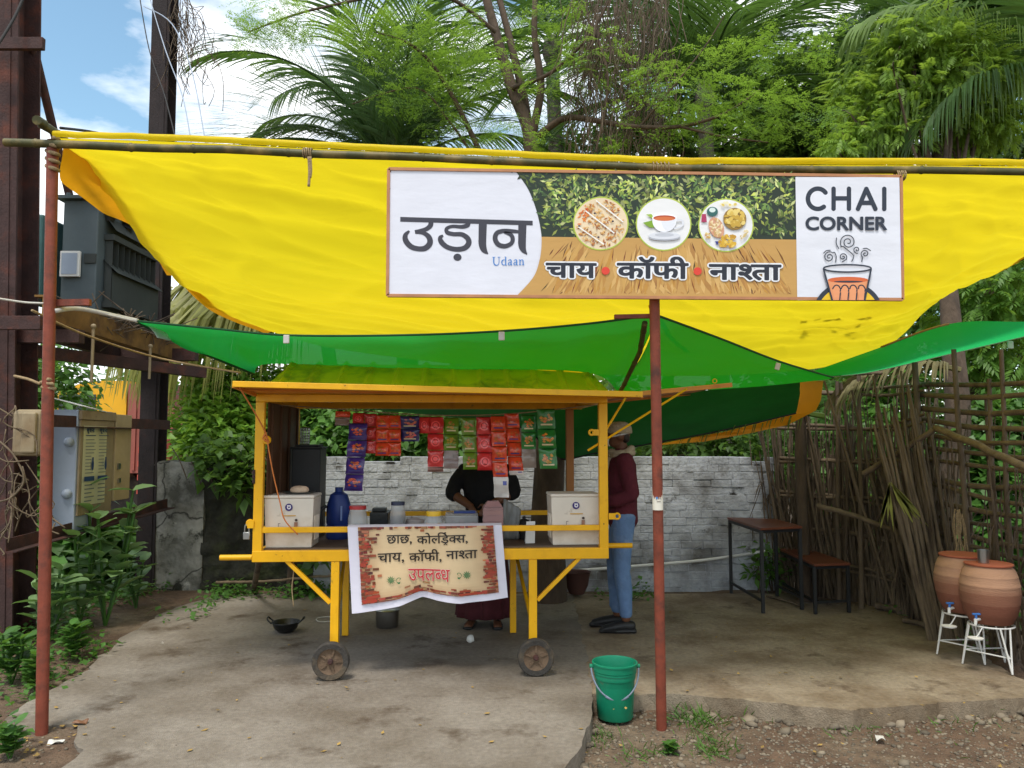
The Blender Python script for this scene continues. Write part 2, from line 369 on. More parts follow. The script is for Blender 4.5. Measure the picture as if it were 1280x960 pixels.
M_clay = mat('terracotta', S(142, 92, 72), .9, var=.16, scale=9, bump=.2, bscale=60, chips=[(S(186, 160, 138), .60, .76, 8)], col2=S(172, 128, 100), c2lo=.42, c2hi=.66, c2scale=1.8, stretch=(.4, .4, 3))
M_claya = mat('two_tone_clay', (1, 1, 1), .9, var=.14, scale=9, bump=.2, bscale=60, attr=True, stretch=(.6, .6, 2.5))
M_white = mat('white_paint', S(214, 212, 208), .45, var=.06, scale=10)
M_bluep = mat('blue_plastic', S(38, 60, 128), .4, var=.1, scale=5, transl=.15)
M_bluet = mat('tap_blue', S(60, 110, 180), .4, var=.05)
M_bucket = mat('green_plastic', (.006, .22, .115), .42, var=.16, scale=6, transl=.12, bump=.05, bscale=30, chips=[(S(96, 100, 76), .60, .74, 9), (S(70, 60, 46), .68, .72, 30)])
M_grey = mat('grey_wire', S(110, 120, 136), .5, var=.1)
M_foam = mat('ice_box_plastic', S(218, 208, 194), .5, var=.08, scale=5, col2=S(190, 176, 156), c2scale=3, chips=[(S(140, 116, 88), .62, .76, 9)])
M_brownp = mat('brown_panel', S(84, 54, 32), .6, var=.2, scale=5)
M_wood = mat('deck_wood', S(96, 78, 62), .7, var=.25, scale=8, stretch=(.4, 3, 1))
M_tire = mat('old_rubber', S(60, 56, 52), .9, var=.25, scale=14, bump=.4, bscale=50, col2=S(100, 86, 68), c2scale=6)
M_hub = mat('wheel_disc', S(104, 84, 66), .85, var=.3, scale=10, bump=.4, bscale=40)
M_clear = mat('clear_plastic', S(196, 196, 196), .15, var=.05, alpha=.55, spec=.6)
M_pink = mat('pinkish_plastic', S(170, 130, 128), .3, var=.1, alpha=.3, spec=.6)
M_red = mat('red_plastic', S(170, 36, 34), .4, var=.08)
M_yp = mat('yellow_plastic', S(224, 178, 30), .35, var=.06)
M_dblue = mat('dark_lid', S(34, 38, 66), .4, var=.08)
M_pack = mat('foil_packet', (1, 1, 1), .28, var=.14, scale=22, attr=True, bump=.25, bscale=26, spec=.7)
M_trans = mat('transformer_paint', S(78, 88, 92), .6, var=.15, scale=4, bump=.1, bscale=20, col2=S(64, 72, 74), c2scale=2)
M_tfin = mat('transformer_fin', S(54, 58, 56), .7, var=.2, scale=5)
M_lgrey = mat('pale_grey_metal', S(150, 160, 176), .5, var=.12, scale=4)
M_tanm = mat('tan_metal', S(146, 130, 103), .65, var=.2, scale=5, col2=S(116, 94, 66), c2scale=3, chips=[(S(92, 64, 44), .62, .7, 9)])
M_truck = mat('truck_yellow', S(228, 168, 24), .5, var=.12, scale=2)
M_truckr = mat('truck_red', S(150, 84, 72), .6, var=.15, scale=2)
M_glass = mat('dark_glass', S(30, 36, 40), .1, var=.1)
M_skin = mat('skin', S(106, 68, 48), .55, var=.08, scale=14)
M_hair = mat('hair', S(38, 28, 24), .6, var=.2, scale=40)
M_maroon = mat('maroon_wool', S(84, 26, 38), .9, var=.14, scale=18, bump=.35, bscale=45)
M_jean = mat('denim', S(96, 124, 164), .85, var=.22, scale=7, bump=.3, bscale=30, col2=S(134, 154, 184), c2scale=5)
M_shoe = mat('black_shoe', S(30, 29, 31), .5, var=.2, scale=12)
M_scarf = mat('beige_scarf', S(168, 154, 130), .9, var=.25, scale=30, bump=.5, bscale=50)
M_bshirt = mat('black_cotton', S(20, 20, 22), .9, var=.2, scale=12, bump=.3, bscale=30)
M_mskirt = mat('maroon_cotton', S(70, 24, 32), .9, var=.2, scale=10, bump=.4, bscale=24)
M_flour = mat('dough', S(206, 178, 150), .8, var=.1, scale=10)
M_cable = mat('black_cable', S(36, 34, 34), .7, var=.1)

# ------------------------------------------------------------------ ground
rnd = random.Random(5)
def soil_z(x, y):
    n = mnoise.noise(V((x * .9, y * .9, 0))) * .025 + mnoise.noise(V((x * 4, y * 4, 3))) * .012
    lift = .085 * max(0, min(1, (y - 5.2) / 1.2)) + .06 * max(0, min(1, (-x - 2.35) / .8))
    if 2.0 < x and y > 4.6: lift += .02
    lift = max(lift, .09 * max(0, 1 - max(abs(x + 2.45) / .75, abs(y - 4.0) / .75) ** 3))
    return min(-.105 + n + min(lift, .10), -.016 if y < 7.6 and -3.1 < x < 3.5 else .05)
def ground():
    xs = sorted(set(list(np.linspace(-7, 7, 141)) + [-400, -120, -50, -25, -14, -9, 9, 14, 25, 50, 120, 400]))
    ys = sorted(set(list(np.linspace(.6, 9.4, 111)) + [-60, -15, -4, 11, 14, 19, 27, 45, 90, 200, 500]))
    vs = [(x, y, soil_z(x, y) if -7 <= x <= 7 and .6 <= y <= 9.4 else -.06) for y in ys for x in xs]; w = len(xs)
    b = MB(); b.add(vs, [(j * w + i, j * w + i + 1, (j + 1) * w + i + 1, (j + 1) * w + i) for j in range(len(ys) - 1) for i in range(w - 1)])
    return b.build('ground', M_soil, smooth=180)
tag(ground(), kind='structure')
def slab(name, px, m, jit=.016, depth=.13, z=0.):
    pts = [G(*p) for p in px]; out = []
    for a, b in zip(pts, pts[1:] + pts[:1]):
        n = max(1, int((b - a).length / .07))
        for k in range(n):
            q = a.lerp(b, k / n); q += V((rnd.uniform(-jit, jit), rnd.uniform(-jit, jit), 0)) + V((mnoise.noise(q * 5) * .035, mnoise.noise(q * 5 + V((9, 0, 0))) * .035, 0)); out.append((q.x, q.y, z))
    n = len(out); b = MB()
    ar = sum(out[i][0] * out[(i + 1) % n][1] - out[(i + 1) % n][0] * out[i][1] for i in range(n))
    if ar < 0: out.reverse()
    b.add(out + [(x + rnd.uniform(-.01, .01), y + rnd.uniform(-.012, .012), z - depth) for x, y, _ in out], [tuple(range(n))] + [(i, i + n, (i + 1) % n + n, (i + 1) % n) for i in range(n)])
    return tag(b.build(name, m), kind='structure')
slab('concrete_slab', [(275, 742), (205, 764), (150, 800), (108, 838), (60, 864), (24, 886), (6, 906), (36, 914), (66, 905), (97, 906), (98, 940), (80, 962), (60, 1080), (640, 1080), (690, 985), (712, 958), (738, 905), (742, 868), (727, 800), (716, 742)], M_slab)
slab('side_slab', [(700, 742), (706, 800), (722, 866), (800, 868), (880, 868), (960, 878), (1060, 886), (1150, 880), (1300, 868), (1330, 862), (1282, 850), (1190, 797), (1120, 760), (1062, 740)], M_slab2, z=-.005)

# ------------------------------------------------------------------ boundary wall
WY = 7.85
def brick_wall():
    b = MB(); rd = random.Random(3); x0, x1, top = P(394, 600, WY).x, P(968, 600, WY).x, P(500, 571, WY).z
    nz = 18; h = (top + .05) / nz
    for j in range(nz):
        x = x0 - (.11 if j % 2 else 0); z = -.05 + h * j
        while x < x1:
            w = rd.choice([.215, .215, .215, .19, .11]) + rd.uniform(-.012, .012); a, c = max(x, x0), min(x + w, x1)
            if c - a > .03 and not (j == nz - 1 and rd.random() < .14) and not (rd.random() < .004):
                g = rd.choice([.001, .001, .002, .003, .003, .010]); k = rd.uniform(-.005, .005)
                b.span((a + g / 2, WY - .02 + k, z + g * .5), (c - g / 2, WY + .2, z + h - g * (.5 if rd.random() < .7 else 1.4)))
            x += w
    o = b.build('boundary_wall', M_brick, bevel=.004, base=(0, WY, 0))
    tag(o, 'whitewashed brick wall with open joints behind the yellow cart', 'wall')
    q = MB(); q.span((x0 + .01, WY - .014, -.06), (x1 - .01, WY + .19, top - .05)); q.build('mortar', M_mortar, o)
    return o
brick_wall()
def rough_wall(name, px0, px1, ytop, m, label, y0=0., amp=.03, seed=1):
    a, c = P(px0, 600, WY).x, P(px1, 600, WY).x; top = P(400, ytop, WY).z
    def fn(u, v):
        x = a + (c - a) * u; z = -.1 + (top + .1) * v
        n = mnoise.noise(V((x * 3.1, z * 3.1, seed))) * amp + mnoise.noise(V((x * 9, z * 9, seed))) * amp * .6
        return V((x, WY - y0 + n, z + (mnoise.noise(V((x * 5, 2, seed))) * .05 if v == 1 else 0)))
    b = MB(); b.grid(fn, 60, 50)
    b.grid(lambda u, v: fn(u, 1) + V((0, .22 * v, 0)), 60, 1)
    b.grid(lambda u, v: fn(0 if False else 1, u) + V((0, .22 * v, 0)), 50, 1); b.grid(lambda u, v: fn(0, u) + V((0, .22 * v, 0)), 50, 1)
    b.span((a + .05, WY + .1, -.1), (c - .05, WY + .22, top - .06))
    return tag(b.build(name, m, smooth=60, base=(a, WY, 0)), label, 'wall')
rough_wall('plaster_wall', 190, 257, 578, M_plast, 'cracked grey plaster wall panel beside the rusty post', .03, .008, 2)
rough_wall('rubble_wall', 255, 396, 572, M_moss, 'dark mossy rubble wall between plaster panel and whitewashed bricks', .0, .06, 5)

# ------------------------------------------------------------------ posts and bamboo carrying the tarp
def pole(name, a, b, r, m, label, cat='pole', parts=None, n=12):
    q = MB(); q.tube([a, V(a).lerp(V(b), .5), b], r, n); return tag(q.build(name, m, smooth=50, base=a), label, cat)
PL0, PL1 = G(52, 921, -.03), P(66, 176, 4.15)
PR0, PR1 = G(827, 917, -.12), P(818, 372, 4.16)
lp = pole('support_pole', PL0, PL1, .03, M_rust, 'tall red oxide pipe at the left front corner of the yellow tarp')
q = MB(); q.tube(catmull([P(66 + 9 * math.sin(i * 2.1), 172 + i * 3.2, 4.15 - .04 * math.cos(i * 2.1)) for i in range(14)], 4), .011, 6); q.build('rope_lashing', M_rope, lp, smooth=180)
q = MB(); q.tube(catmull([P(60 + 9 * math.sin(i * 2.3), 474 + i * 2.0, 4.13 - .04 * math.cos(i * 2.3)) for i in range(8)], 4) , .010, 6); q.tube(catmull([P(50, 480, 4.1), P(35, 474, 4.1), P(18, 470, 4.15)], 5), .008, 5); q.build('rope_knot', M_rope, lp, smooth=180)
q = MB(); q.bar(P(62, 379, 4.17), P(113, 378, 4.2), .035, .035); q.build('welded_arm', M_rust, lp)
rp = pole('support_pole', PR0, PR1, .0285, M_rust, 'red oxide pipe standing in front of the table with a white sticker', n=14)
q = MB(); q.bar(P(768, 396, 4.2), P(822, 395, 4.2), .03, .022); q.build('welded_arm', M_rust, rp)
q = MB(); a = P(822, 626, 4.19); c = PR0.lerp(PR1, (a.z - PR0.z) / (PR1.z - PR0.z))
q.lathe([(.0295, -.055), (.0295, .055)], c, 14); st = q.build('sticker', mat('paper_sticker', S(214, 208, 194), .6, var=.08), rp, smooth=180)
q = MB(); q.box(c + V((-.010, -.0285, .012)), (.010, .004, .012), col=S(60, 120, 180)); q.box(c + V((.006, -.029, .012)), (.014, .004, .006), col=S(160, 150, 140)); q.box(c + V((0, -.029, -.006)), (.02, .004, .004), col=S(150, 140, 130)); q.build('sticker_print', M_ink, st)

def bamboo(name, pts, r, label, cat='bamboo pole', nodes=9, wob=.006, seed=0, mt=None):
    rd = random.Random(seed); pts = [V(p) for p in pts]
    path = []; rs = []
    N = 40
    for i in range(N + 1):
        t = i / N * (len(pts) - 1); k = min(int(t), len(pts) - 2); p = pts[k].lerp(pts[k + 1], t - k)
        p += V((0, mnoise.noise(V((i * .35, seed, 0))), mnoise.noise(V((i * .35, seed, 5))))) * wob
        path.append(p); rs.append(r * (1 - .15 * i / N))
    q = MB(); q.tube(path, rs, 10)
    for k in range(nodes):
        t = (k + .5 + rd.uniform(-.15, .15)) / nodes * N; i = int(t); d = (path[i + 1] - path[i]).normalized()
        q.lathe([(rs[i], -.012), (rs[i] * 1.2, 0), (rs[i], .012)], path[i], 10, d)
    return tag(q.build(name, mt or M_bamboo, smooth=60, base=path[0]), label, cat)
fb = bamboo('bamboo_pole', [P(6, 178, 4.13), P(400, 192, 4.13), P(830, 210, 4.13), P(1290, 214.5, 4.13), P(1420, 216, 4.13)], .0225, 'long green bamboo along the front edge of the yellow tarp', nodes=14, seed=2)
for cx in (384, 820, 1124):
    q = MB()
    for i in range(5): q.ring(P(cx - 4 + i * 2.4 * (2 if cx == 820 else 1), 192 + (cx - 400) * .035 + (2 if cx > 800 else 0), 4.13), .026, .004, 14, 5, (1, 0, .1 * (i % 2)))
    q.build('rope_tie', M_rope, fb, smooth=180)
q = MB(); q.tube(catmull([P(386, 196, 4.1), P(387, 215, 4.1), P(386, 233, 4.1)], 5), .008, 5); q.tube(catmull([P(388, 196, 4.1), P(389, 212, 4.1), P(388, 222, 4.1)], 5), .007, 5); q.build('rope_end', M_rope, fb, smooth=180)

bamboo('bamboo_pole', [P(46, 150, 4.0), P(78, 172, 4.3), P(128, 226, 5.2), P(190, 290, 6.9)], .025, 'short bamboo running back under the left edge of the yellow tarp', nodes=5, seed=4)
bamboo('bamboo_pole', [P(806, 404, 4.35), P(800, 440, 4.8), P(776, 489, 5.3)], .017, 'thin bamboo prop pressed into the green net beside the pole', nodes=4, seed=5)
bamboo('bamboo_pole', [P(1030, 468, 6.9), P(1102, 466, 6.9)], .02, 'short bamboo sticking out under the green net over the fence', nodes=2, seed=6, mt=M_stick2)

# ------------------------------------------------------------------ yellow tarp
def coons(F, B, L, Rr):
    def ev(c, t):
        x = t * (len(c) - 1); k = min(int(x), len(c) - 2); return V(c[k]).lerp(V(c[k + 1]), x - k)
    def fn(u, v):
        f, b, l, r = ev(F, u), ev(B, u), ev(L, v), ev(Rr, v)
        return f * (1 - v) + b * v + l * (1 - u) + r * u - (V(F[0]) * (1 - u) * (1 - v) + V(F[-1]) * u * (1 - v) + V(B[0]) * (1 - u) * v + V(B[-1]) * u * v)
    return fn
cm = lambda pts: [V(p) for p in catmull(pts, 8)]
TF = cm([P(70, 172.5, 4.15), P(240, 178, 4.15), P(420, 187, 4.15), P(620, 196, 4.15), P(830, 205, 4.15), P(1120, 206.5, 4.15), P(1290, 208, 4.15), P(1440, 211, 4.15)])
TB = cm([P(336, 412, 7.0), P(420, 436, 7.1), P(640, 462, 7.2), P(850, 470, 7.2), P(1000, 463, 7.0), P(1085, 445, 6.7), P(1132, 415, 6.4), P(1166, 372, 6.1)])
TL = cm([P(70, 172.5, 4.15), P(102, 206, 4.5), P(165, 285, 5.1), P(215, 345, 5.8), P(268, 388, 6.4), P(336, 412, 7.0)])
TR = cm([P(1440, 211, 4.15), P(1400, 262, 4.6), P(1290, 322, 5.3), P(1215, 352, 5.8), P(1166, 372, 6.1)])
cf = coons(TF, TB, TL, TR)
def tarp_pt(u, v):
    p = cf(u, v); e = min(1, 6 * v) * min(1, 5 * (1 - v))
    w = mnoise.noise(V((u * 5 + v * 3.0, v * 16 - u * 7, 1.3))) * .032 + mnoise.noise(V((u * 9 + v * 9, v * 34 - u * 15, 4))) * .012 + mnoise.noise(V((u * 3, v * 3, 7))) * .05
    lobe = math.exp(-((u - .12) ** 2) * 60) * math.sin(v * 40 - u * 60) * .006
    w += mnoise.noise(V((u * 46, v * 4, 11))) * .030 * math.exp(-v * 5) + mnoise.noise(V((u * 9 + v * 2, v * 7 - u * 20, 15))) * .02
    rg = 1 - abs(mnoise.noise(V((u * 4 + v * 5.5, v * 5 - u * 9, 21)))) * 2.2; w += .016 * max(0, rg) ** 5; rg = 1 - abs(mnoise.noise(V((u * 7 - v * 3, v * 9 - u * 4, 31)))) * 2.2; w += .010 * max(0, rg) ** 6
    return p + V((0, 0, (w + lobe) * e)) - V((0, 0, .05 * math.sin(math.pi * v) * math.sin(math.pi * u)))
q = MB(); q.grid(tarp_pt, 220, 110)
tp = tag(q.build('tarpaulin', M_tarp, smooth=180, base=P(640, 200, 4.15)), 'large yellow tarp sagging back from the front bamboo', 'tarp')
q = MB()                                                            # hem rolled over the bamboo
q.grid(lambda u, v: V(TF[min(int(u * (len(TF) - 1)), len(TF) - 1)]) + V((0, -.012 - .028 * math.sin(v * 2.6), .012 + .022 * math.cos(v * 2.6) + mnoise.noise(V((u * 40, 0, 0))) * .006)), 56, 6)
q.build('hem', M_tarp, tp, smooth=180)
q = MB()                                                            # darker second layer at the left edge
LB = [P(72, 186, 4.2), P(72, 226, 4.35), P(118, 258, 5.0), P(165, 283, 5.4), P(205, 340, 6.0)]
LA = [P(72, 176, 4.2), P(128, 206, 4.6), P(176, 268, 5.15), P(200, 306, 5.5), P(228, 346, 5.95)]
LAc, LBc = cm(LA), cm(LB)
q.grid(lambda u, v: LAc[int(u * (len(LAc) - 1))].lerp(LBc[int(u * (len(LBc) - 1))], v) + V((0, .05, .015 * math.sin(u * 14 + v * 3))), 32, 8); q.build('folded_edge', M_otarp, tp, smooth=180)
q = MB()
LB2 = cm([P(215, 345, 5.85), P(262, 388, 6.4), P(330, 416, 7.0)]); LA2 = cm([P(240, 360, 6.0), P(290, 392, 6.5), P(345, 410, 7.05)])
q.grid(lambda u, v: LA2[int(u * 16)].lerp(LB2[int(u * 16)], v) + V((0, .06, .0)), 16, 4); q.build('orange_hem', M_otarp, tp, smooth=180); q = MB()
RB2 = cm([P(1282, 318, 5.2), P(1215, 350, 5.8), P(1166, 372, 6.1)]); RA2 = cm([P(1300, 296, 5.25), P(1235, 326, 5.7), P(1172, 355, 6.1)])
q.grid(lambda u, v: RA2[int(u * 16)].lerp(RB2[int(u * 16)], v) + V((0, -.04, -.01 * math.sin(9 * u))), 16, 4)
q.build('orange_hem', M_otarp, tp, smooth=180)
bamboo('bamboo_pole', [P(1166, 371, 6.12), P(1215, 349, 5.85), P(1290, 317, 5.25), P(1400, 258, 4.62)], .02, 'sloping bamboo along the lower right edge of the yellow tarp', nodes=6, seed=21)

q = MB(); q.grid(lambda u, v: P(722 + 7 * u, 378 + 40 * v, 5.2) if False else tarp_pt(.468 + .006 * u, .50 + .3 * v) - V((0, .004, .006)), 2, 24); q.build('repair_tape', mat('orange_tape', S(214, 140, 10), .4), tp, smooth=180)
best = min(((tarp_pt(i / 60, j / 60) for i in range(30, 60) for j in range(20, 60))), key=lambda p: (lambda s_: (s_[0] - 1045) ** 2 + (s_[1] - 408) ** 2)((640 + FPX * p.x / (p.y * math.cos(PITCH) + (p.z - CAMZ) * math.sin(PITCH)), 480 - FPX * ((p.z - CAMZ) * math.cos(PITCH) - p.y * math.sin(PITCH)) / (p.y * math.cos(PITCH) + (p.z - CAMZ) * math.sin(PITCH)))))
q = MB(); rt_ = random.Random(5); q.tube([best + V((-.3, .05, .05)), best + V((0, 0, .06)), best + V((.28, .1, .06))], .005, 5)  # added twig, set above the tarp so leaf shade shows through
for k in range(20):
    c = best + V((rt_.uniform(-.3, .3), rt_.uniform(-.25, .25), .06)); a = rt_.uniform(0, 6.28); d = V((math.cos(a), math.sin(a), 0)) * rt_.uniform(.05, .1); sd = V((-d.y, d.x, 0)) * .28; q.add([c, c + d * .5 + sd, c + d, c + d * .5 - sd], [(0, 1, 2, 3)])
tag(q.build('fallen_twig', M_dry, base=best), 'leafy twig added above the tarp to cast leaf shade through it', 'twig')
# ------------------------------------------------------------------ green shade nets
NA, NM, NC, ND, NE = P(168, 401, 4.5), P(818, 393, 4.3), P(1042, 472, 6.0), P(772, 489, 5.35), P(318, 468, 5.5)
Fe = cm([NA, P(270, 411, 4.5), P(360, 419, 4.5), P(500, 419, 4.45), P(625, 414, 4.4), P(740, 404, 4.35), NM])
Be = cm([NE, P(335, 455, 5.6), P(450, 459, 5.55), P(600, 461, 5.5), P(735, 466, 5.45), ND])
Le = cm([NA, P(235, 434, 4.9), NE]); Re = cm([NM, P(806, 432, 4.75), ND])
nf = coons(Fe, Be, Le, Re)
def net1(u, v):
    return nf(u, v) + V((0, 0, -(.05 * math.sin(math.pi * u) + mnoise.noise(V((u * 6, v * 3, 2))) * .03 + .008 * math.sin(u * 50 + v * 5)) * math.sin(math.pi * v)))
q = MB(); q.grid(net1, 120, 40)
n2f = coons(cm([NM, P(900, 423, 4.9), P(975, 452, 5.5), NC]), cm([ND, P(850, 489, 5.6), P(950, 483, 5.8), NC + V((-.02, .02, -.01))]), Re, cm([NC, NC + V((-.01, .01, -.005)), NC + V((-.02, .02, -.01))]))
def net2(u, v): return n2f(u, v) + V((0, 0, -(.03 + .02 * mnoise.noise(V((u * 5, v * 5, 8)))) * math.sin(math.pi * v) * (1 - u)))
q.grid(net2, 50, 30)
gn = tag(q.build('shade_net', M_net, smooth=180, base=NM), 'bright green shade net over the cart roof, tied to the front pole', 'shade net')
q = MB(); q.tube([p for p in Fe], .007, 6); q.tube(cm([NM, P(900, 423, 4.9), P(975, 452, 5.5), NC]), .007, 6); q.tube(Le, .008, 6); q.build('edge_cord', mat('dark_green_cord', S(24, 74, 44), .8), gn, smooth=180)
for px, py, d, r_ in ((358, 424, 4.46, 0), (627, 420, 4.36, 0), (972, 458, 5.42, .3)):
    q = MB(); q.box(P(px, py, d), (.035, .012, .05), Matrix.Rotation(r_, 3, 'Y'), col=S(196, 190, 186)); q.build('edge_clip', M_ply, gn, bevel=.004)
q = MB(); q.tube(catmull([PL0.lerp(PL1, .7) + V((.03, 0, 0)), P(100, 386, 4.35), P(150, 396, 4.5), NA + V((.02, 0, 0))], 6), .013, 7); q.tube(catmull([P(-10, 372, 4.0), P(30, 378, 4.1), P(60, 380, 4.14), P(110, 388, 4.4), NA], 6), .006, 5)
tag(q.build('tie_rope', M_cord, smooth=180, base=P(100, 386, 4.35)), 'white rope pulling the net corner to the left pipe', 'rope')
q = MB(); q.grid(lambda u, v: P(182 + 18 * u + 14 * v, 404 + 18 * v + 4 * u, 4.55 + .1 * u) + V((0, .02 * math.sin(v * 3), 0)), 6, 6); tag(q.build('plastic_scrap', M_clear, smooth=180, solid=.002, base=P(190, 410, 4.55)), 'torn clear plastic flap hanging at the net corner', 'plastic')
q = MB(); q.tube(catmull([P(40, 388, 4.6), P(110, 420, 5.2), P(200, 448, 6), P(300, 466, 5.7)], 6), .008, 6); tag(q.build('guy_rope', M_rope, smooth=180, base=P(110, 420, 5.2)), 'thin brown rope strung below the net to the cart roof', 'rope')
# right-hand net
ga = [P(1000, 470, 6.9), P(1090, 438, 6.3), P(1186, 405, 5.6), P(1282, 402, 5.4), P(1400, 398, 5.2)]
gb = [P(1010, 472, 7.0), P(1082, 466, 6.8), P(1180, 444, 6.4), P(1282, 420, 6.0), P(1400, 392, 5.6)]
gac, gbc = cm(ga), cm(gb)
def net3(u, v): return gac[min(int(u * 32), 32)].lerp(gbc[min(int(u * 32), 32)], v) + V((0, 0, -.03 * math.sin(math.pi * v)))
q = MB(); q.grid(net3, 32, 14)
g3 = tag(q.build('shade_net', M_net, smooth=180, base=P(1180, 430, 6.2)), 'second green shade net stretched over the stick fence with white piping', 'shade net')
q = MB(); q.tube(gbc, .007, 6); q.build('piping', M_white, g3, smooth=180)
q = MB(); q.tube(gac[9:17], .008, 6); q.build('stitched_edge', M_rope, g3, smooth=180)
q = MB(); q.box(P(1263, 431, 6.05), (.045, .012, .06), col=S(206, 196, 200)); q.build('edge_clip', M_ply, g3, bevel=.004)
# net behind the cart, its shade painted in as darker green
dt = cm([P(385, 492, 6.35), P(560, 494, 6.3), P(760, 494, 6.2), P(880, 488, 6.1), P(1000, 478, 6.1)])
db = cm([P(392, 508, 6.6), P(450, 511, 6.7), P(560, 521, 6.9), P(655, 535, 7.1), P(694, 572, 7.2), P(745, 566, 7.2), P(820, 553, 7.1), P(905, 537, 7.0), P(995, 516, 6.9)])
ne = len(dt) - 1; nb = len(db) - 1
def net4(u, v):
    a = dt[int(u * ne)] .lerp(dt[min(int(u * ne) + 1, ne)], u * ne - int(u * ne)); x = u * nb; k = min(int(x), nb - 1); c = db[k].lerp(db[k + 1], x - k)
    return a.lerp(c, v) + V((0, -.03 * math.sin(math.pi * v) + .015 * mnoise.noise(V((u * 8, v * 4, 3))), 0))
q = MB(); q.grid(net4, 100, 20)
g4 = tag(q.build('shade_net', M_dnet, smooth=180, base=P(760, 500, 6.2)), 'green net coloured darker for shade, hanging behind the cart and the standing man', 'shade net')
q = MB(); q.tube(db[20:], .012, 6); q.build('hem_cord', M_blk, g4, smooth=180)
q = MB(); op = [P(988, 476, 6.95), P(1029, 476, 6.95), P(1026, 500, 6.98), P(1020, 513, 7.0), P(985, 531, 7.04), P(940, 541, 7.06), P(880, 552, 7.12), P(815, 557, 7.16), P(860, 548, 7.14), P(905, 540, 7.07), P(985, 520, 7.0), P(994, 508, 6.98)]
q.add(op, [(7, 8, 6), (8, 9, 5, 6), (9, 10, 4, 5), (10, 11, 3, 4), (11, 2, 3), (11, 0, 1, 2)])
tag(q.build('tarp_strip', M_otarp, solid=.004, base=op[0]), 'orange tarp strip under the dark net near the fence', 'tarp')
q = MB(); q.grid(lambda u, v: P(694 + 54 * u, 560 + 18 * v - 9 * u * v - 2 * u, 7.3 + .1 * v), 6, 4); tag(q.build('tarp_scrap', mat('teal_tarp', S(40, 150, 130), .6, transl=.4), solid=.003, base=P(720, 570, 7.3)), 'small teal tarp corner glowing beside the tree trunk', 'tarp')
# ------------------------------------------------------------------ the cart
CA, CB = P(324, 600, 4.97), P(754, 600, 5.12)
ux = V((CB.x - CA.x, CB.y - CA.y, 0)); CL = ux.length; ux.normalize(); uy = V((-ux.y, ux.x, 0)); CO = V((CA.x, CA.y, 0))
MC = Matrix(((ux.x, uy.x, 0, CO.x), (ux.y, uy.y, 0, CO.y), (0, 0, 1, 0), (0, 0, 0, 1)))
def onplane(px, py, y=0.):
    """cart coordinates (s along the front, z) where the pixel's ray meets the upright plane y behind the cart's front"""
    dvec = P(px, py, 5) - V((0, 0, CAMZ)); o = V((0, 0, CAMZ)); p0 = CO + uy * y
    t = (p0 - o).dot(uy) / dvec.dot(uy); h = o + dvec * t
    return (h - CO).dot(ux), h.z
def cw(s, y, z): return MC @ V((s, y, z))
CW = 1.06
ZD, ZR, ZT = .80, .925, 1.745
cart = root('food_cart', CO, 'yellow steel tea cart with raised front flap and ribbed roof', 'food cart')
fr = MB(MC)
t_ = .058
for s, y in ((0, 0), (CL, 0), (0, CW)):
    fr.span((s - t_ / 2, y - .02, ZD - .06), (s + t_ / 2, y + .025, ZT))
for y in (0, CW):
    fr.span((-.029, y - .024, ZD - .075), (CL + .029, y + .024, ZD - .005)); fr.span((.029, y - .016, ZR - .018), (CL - .029, y + .016, ZR + .018))
    fr.span((-.029, y - .02, ZT + .001), (CL + .029, y + .03, ZT + .05))
for s in (0, CL):
    fr.span((s - .022, .025, ZD - .07), (s + .022, CW - .025, ZD - .008)); fr.span((s - .02, .03, ZT + .003), (s + .02, CW - .03, ZT + .045))
fr.build('frame', M_yel, cart, bevel=.004)
q = MB(MC); q.span((.03, .03, ZD - .012), (CL - .03, CW - .03, ZD + .004)); q.build('deck', M_wood, cart)
q = MB(MC); sr, zr = onplane(712, 560, CW - .05); q.span((sr - .03, CW - .08, ZD), (sr + .03, CW - .03, ZT)); q.build('rear_post', mat('shaded_post', S(150, 98, 46), .6, var=.25, scale=7, stretch=(1, 1, .3)), cart, bevel=.004)  # cart's own rear post, its shade put into the brown colour
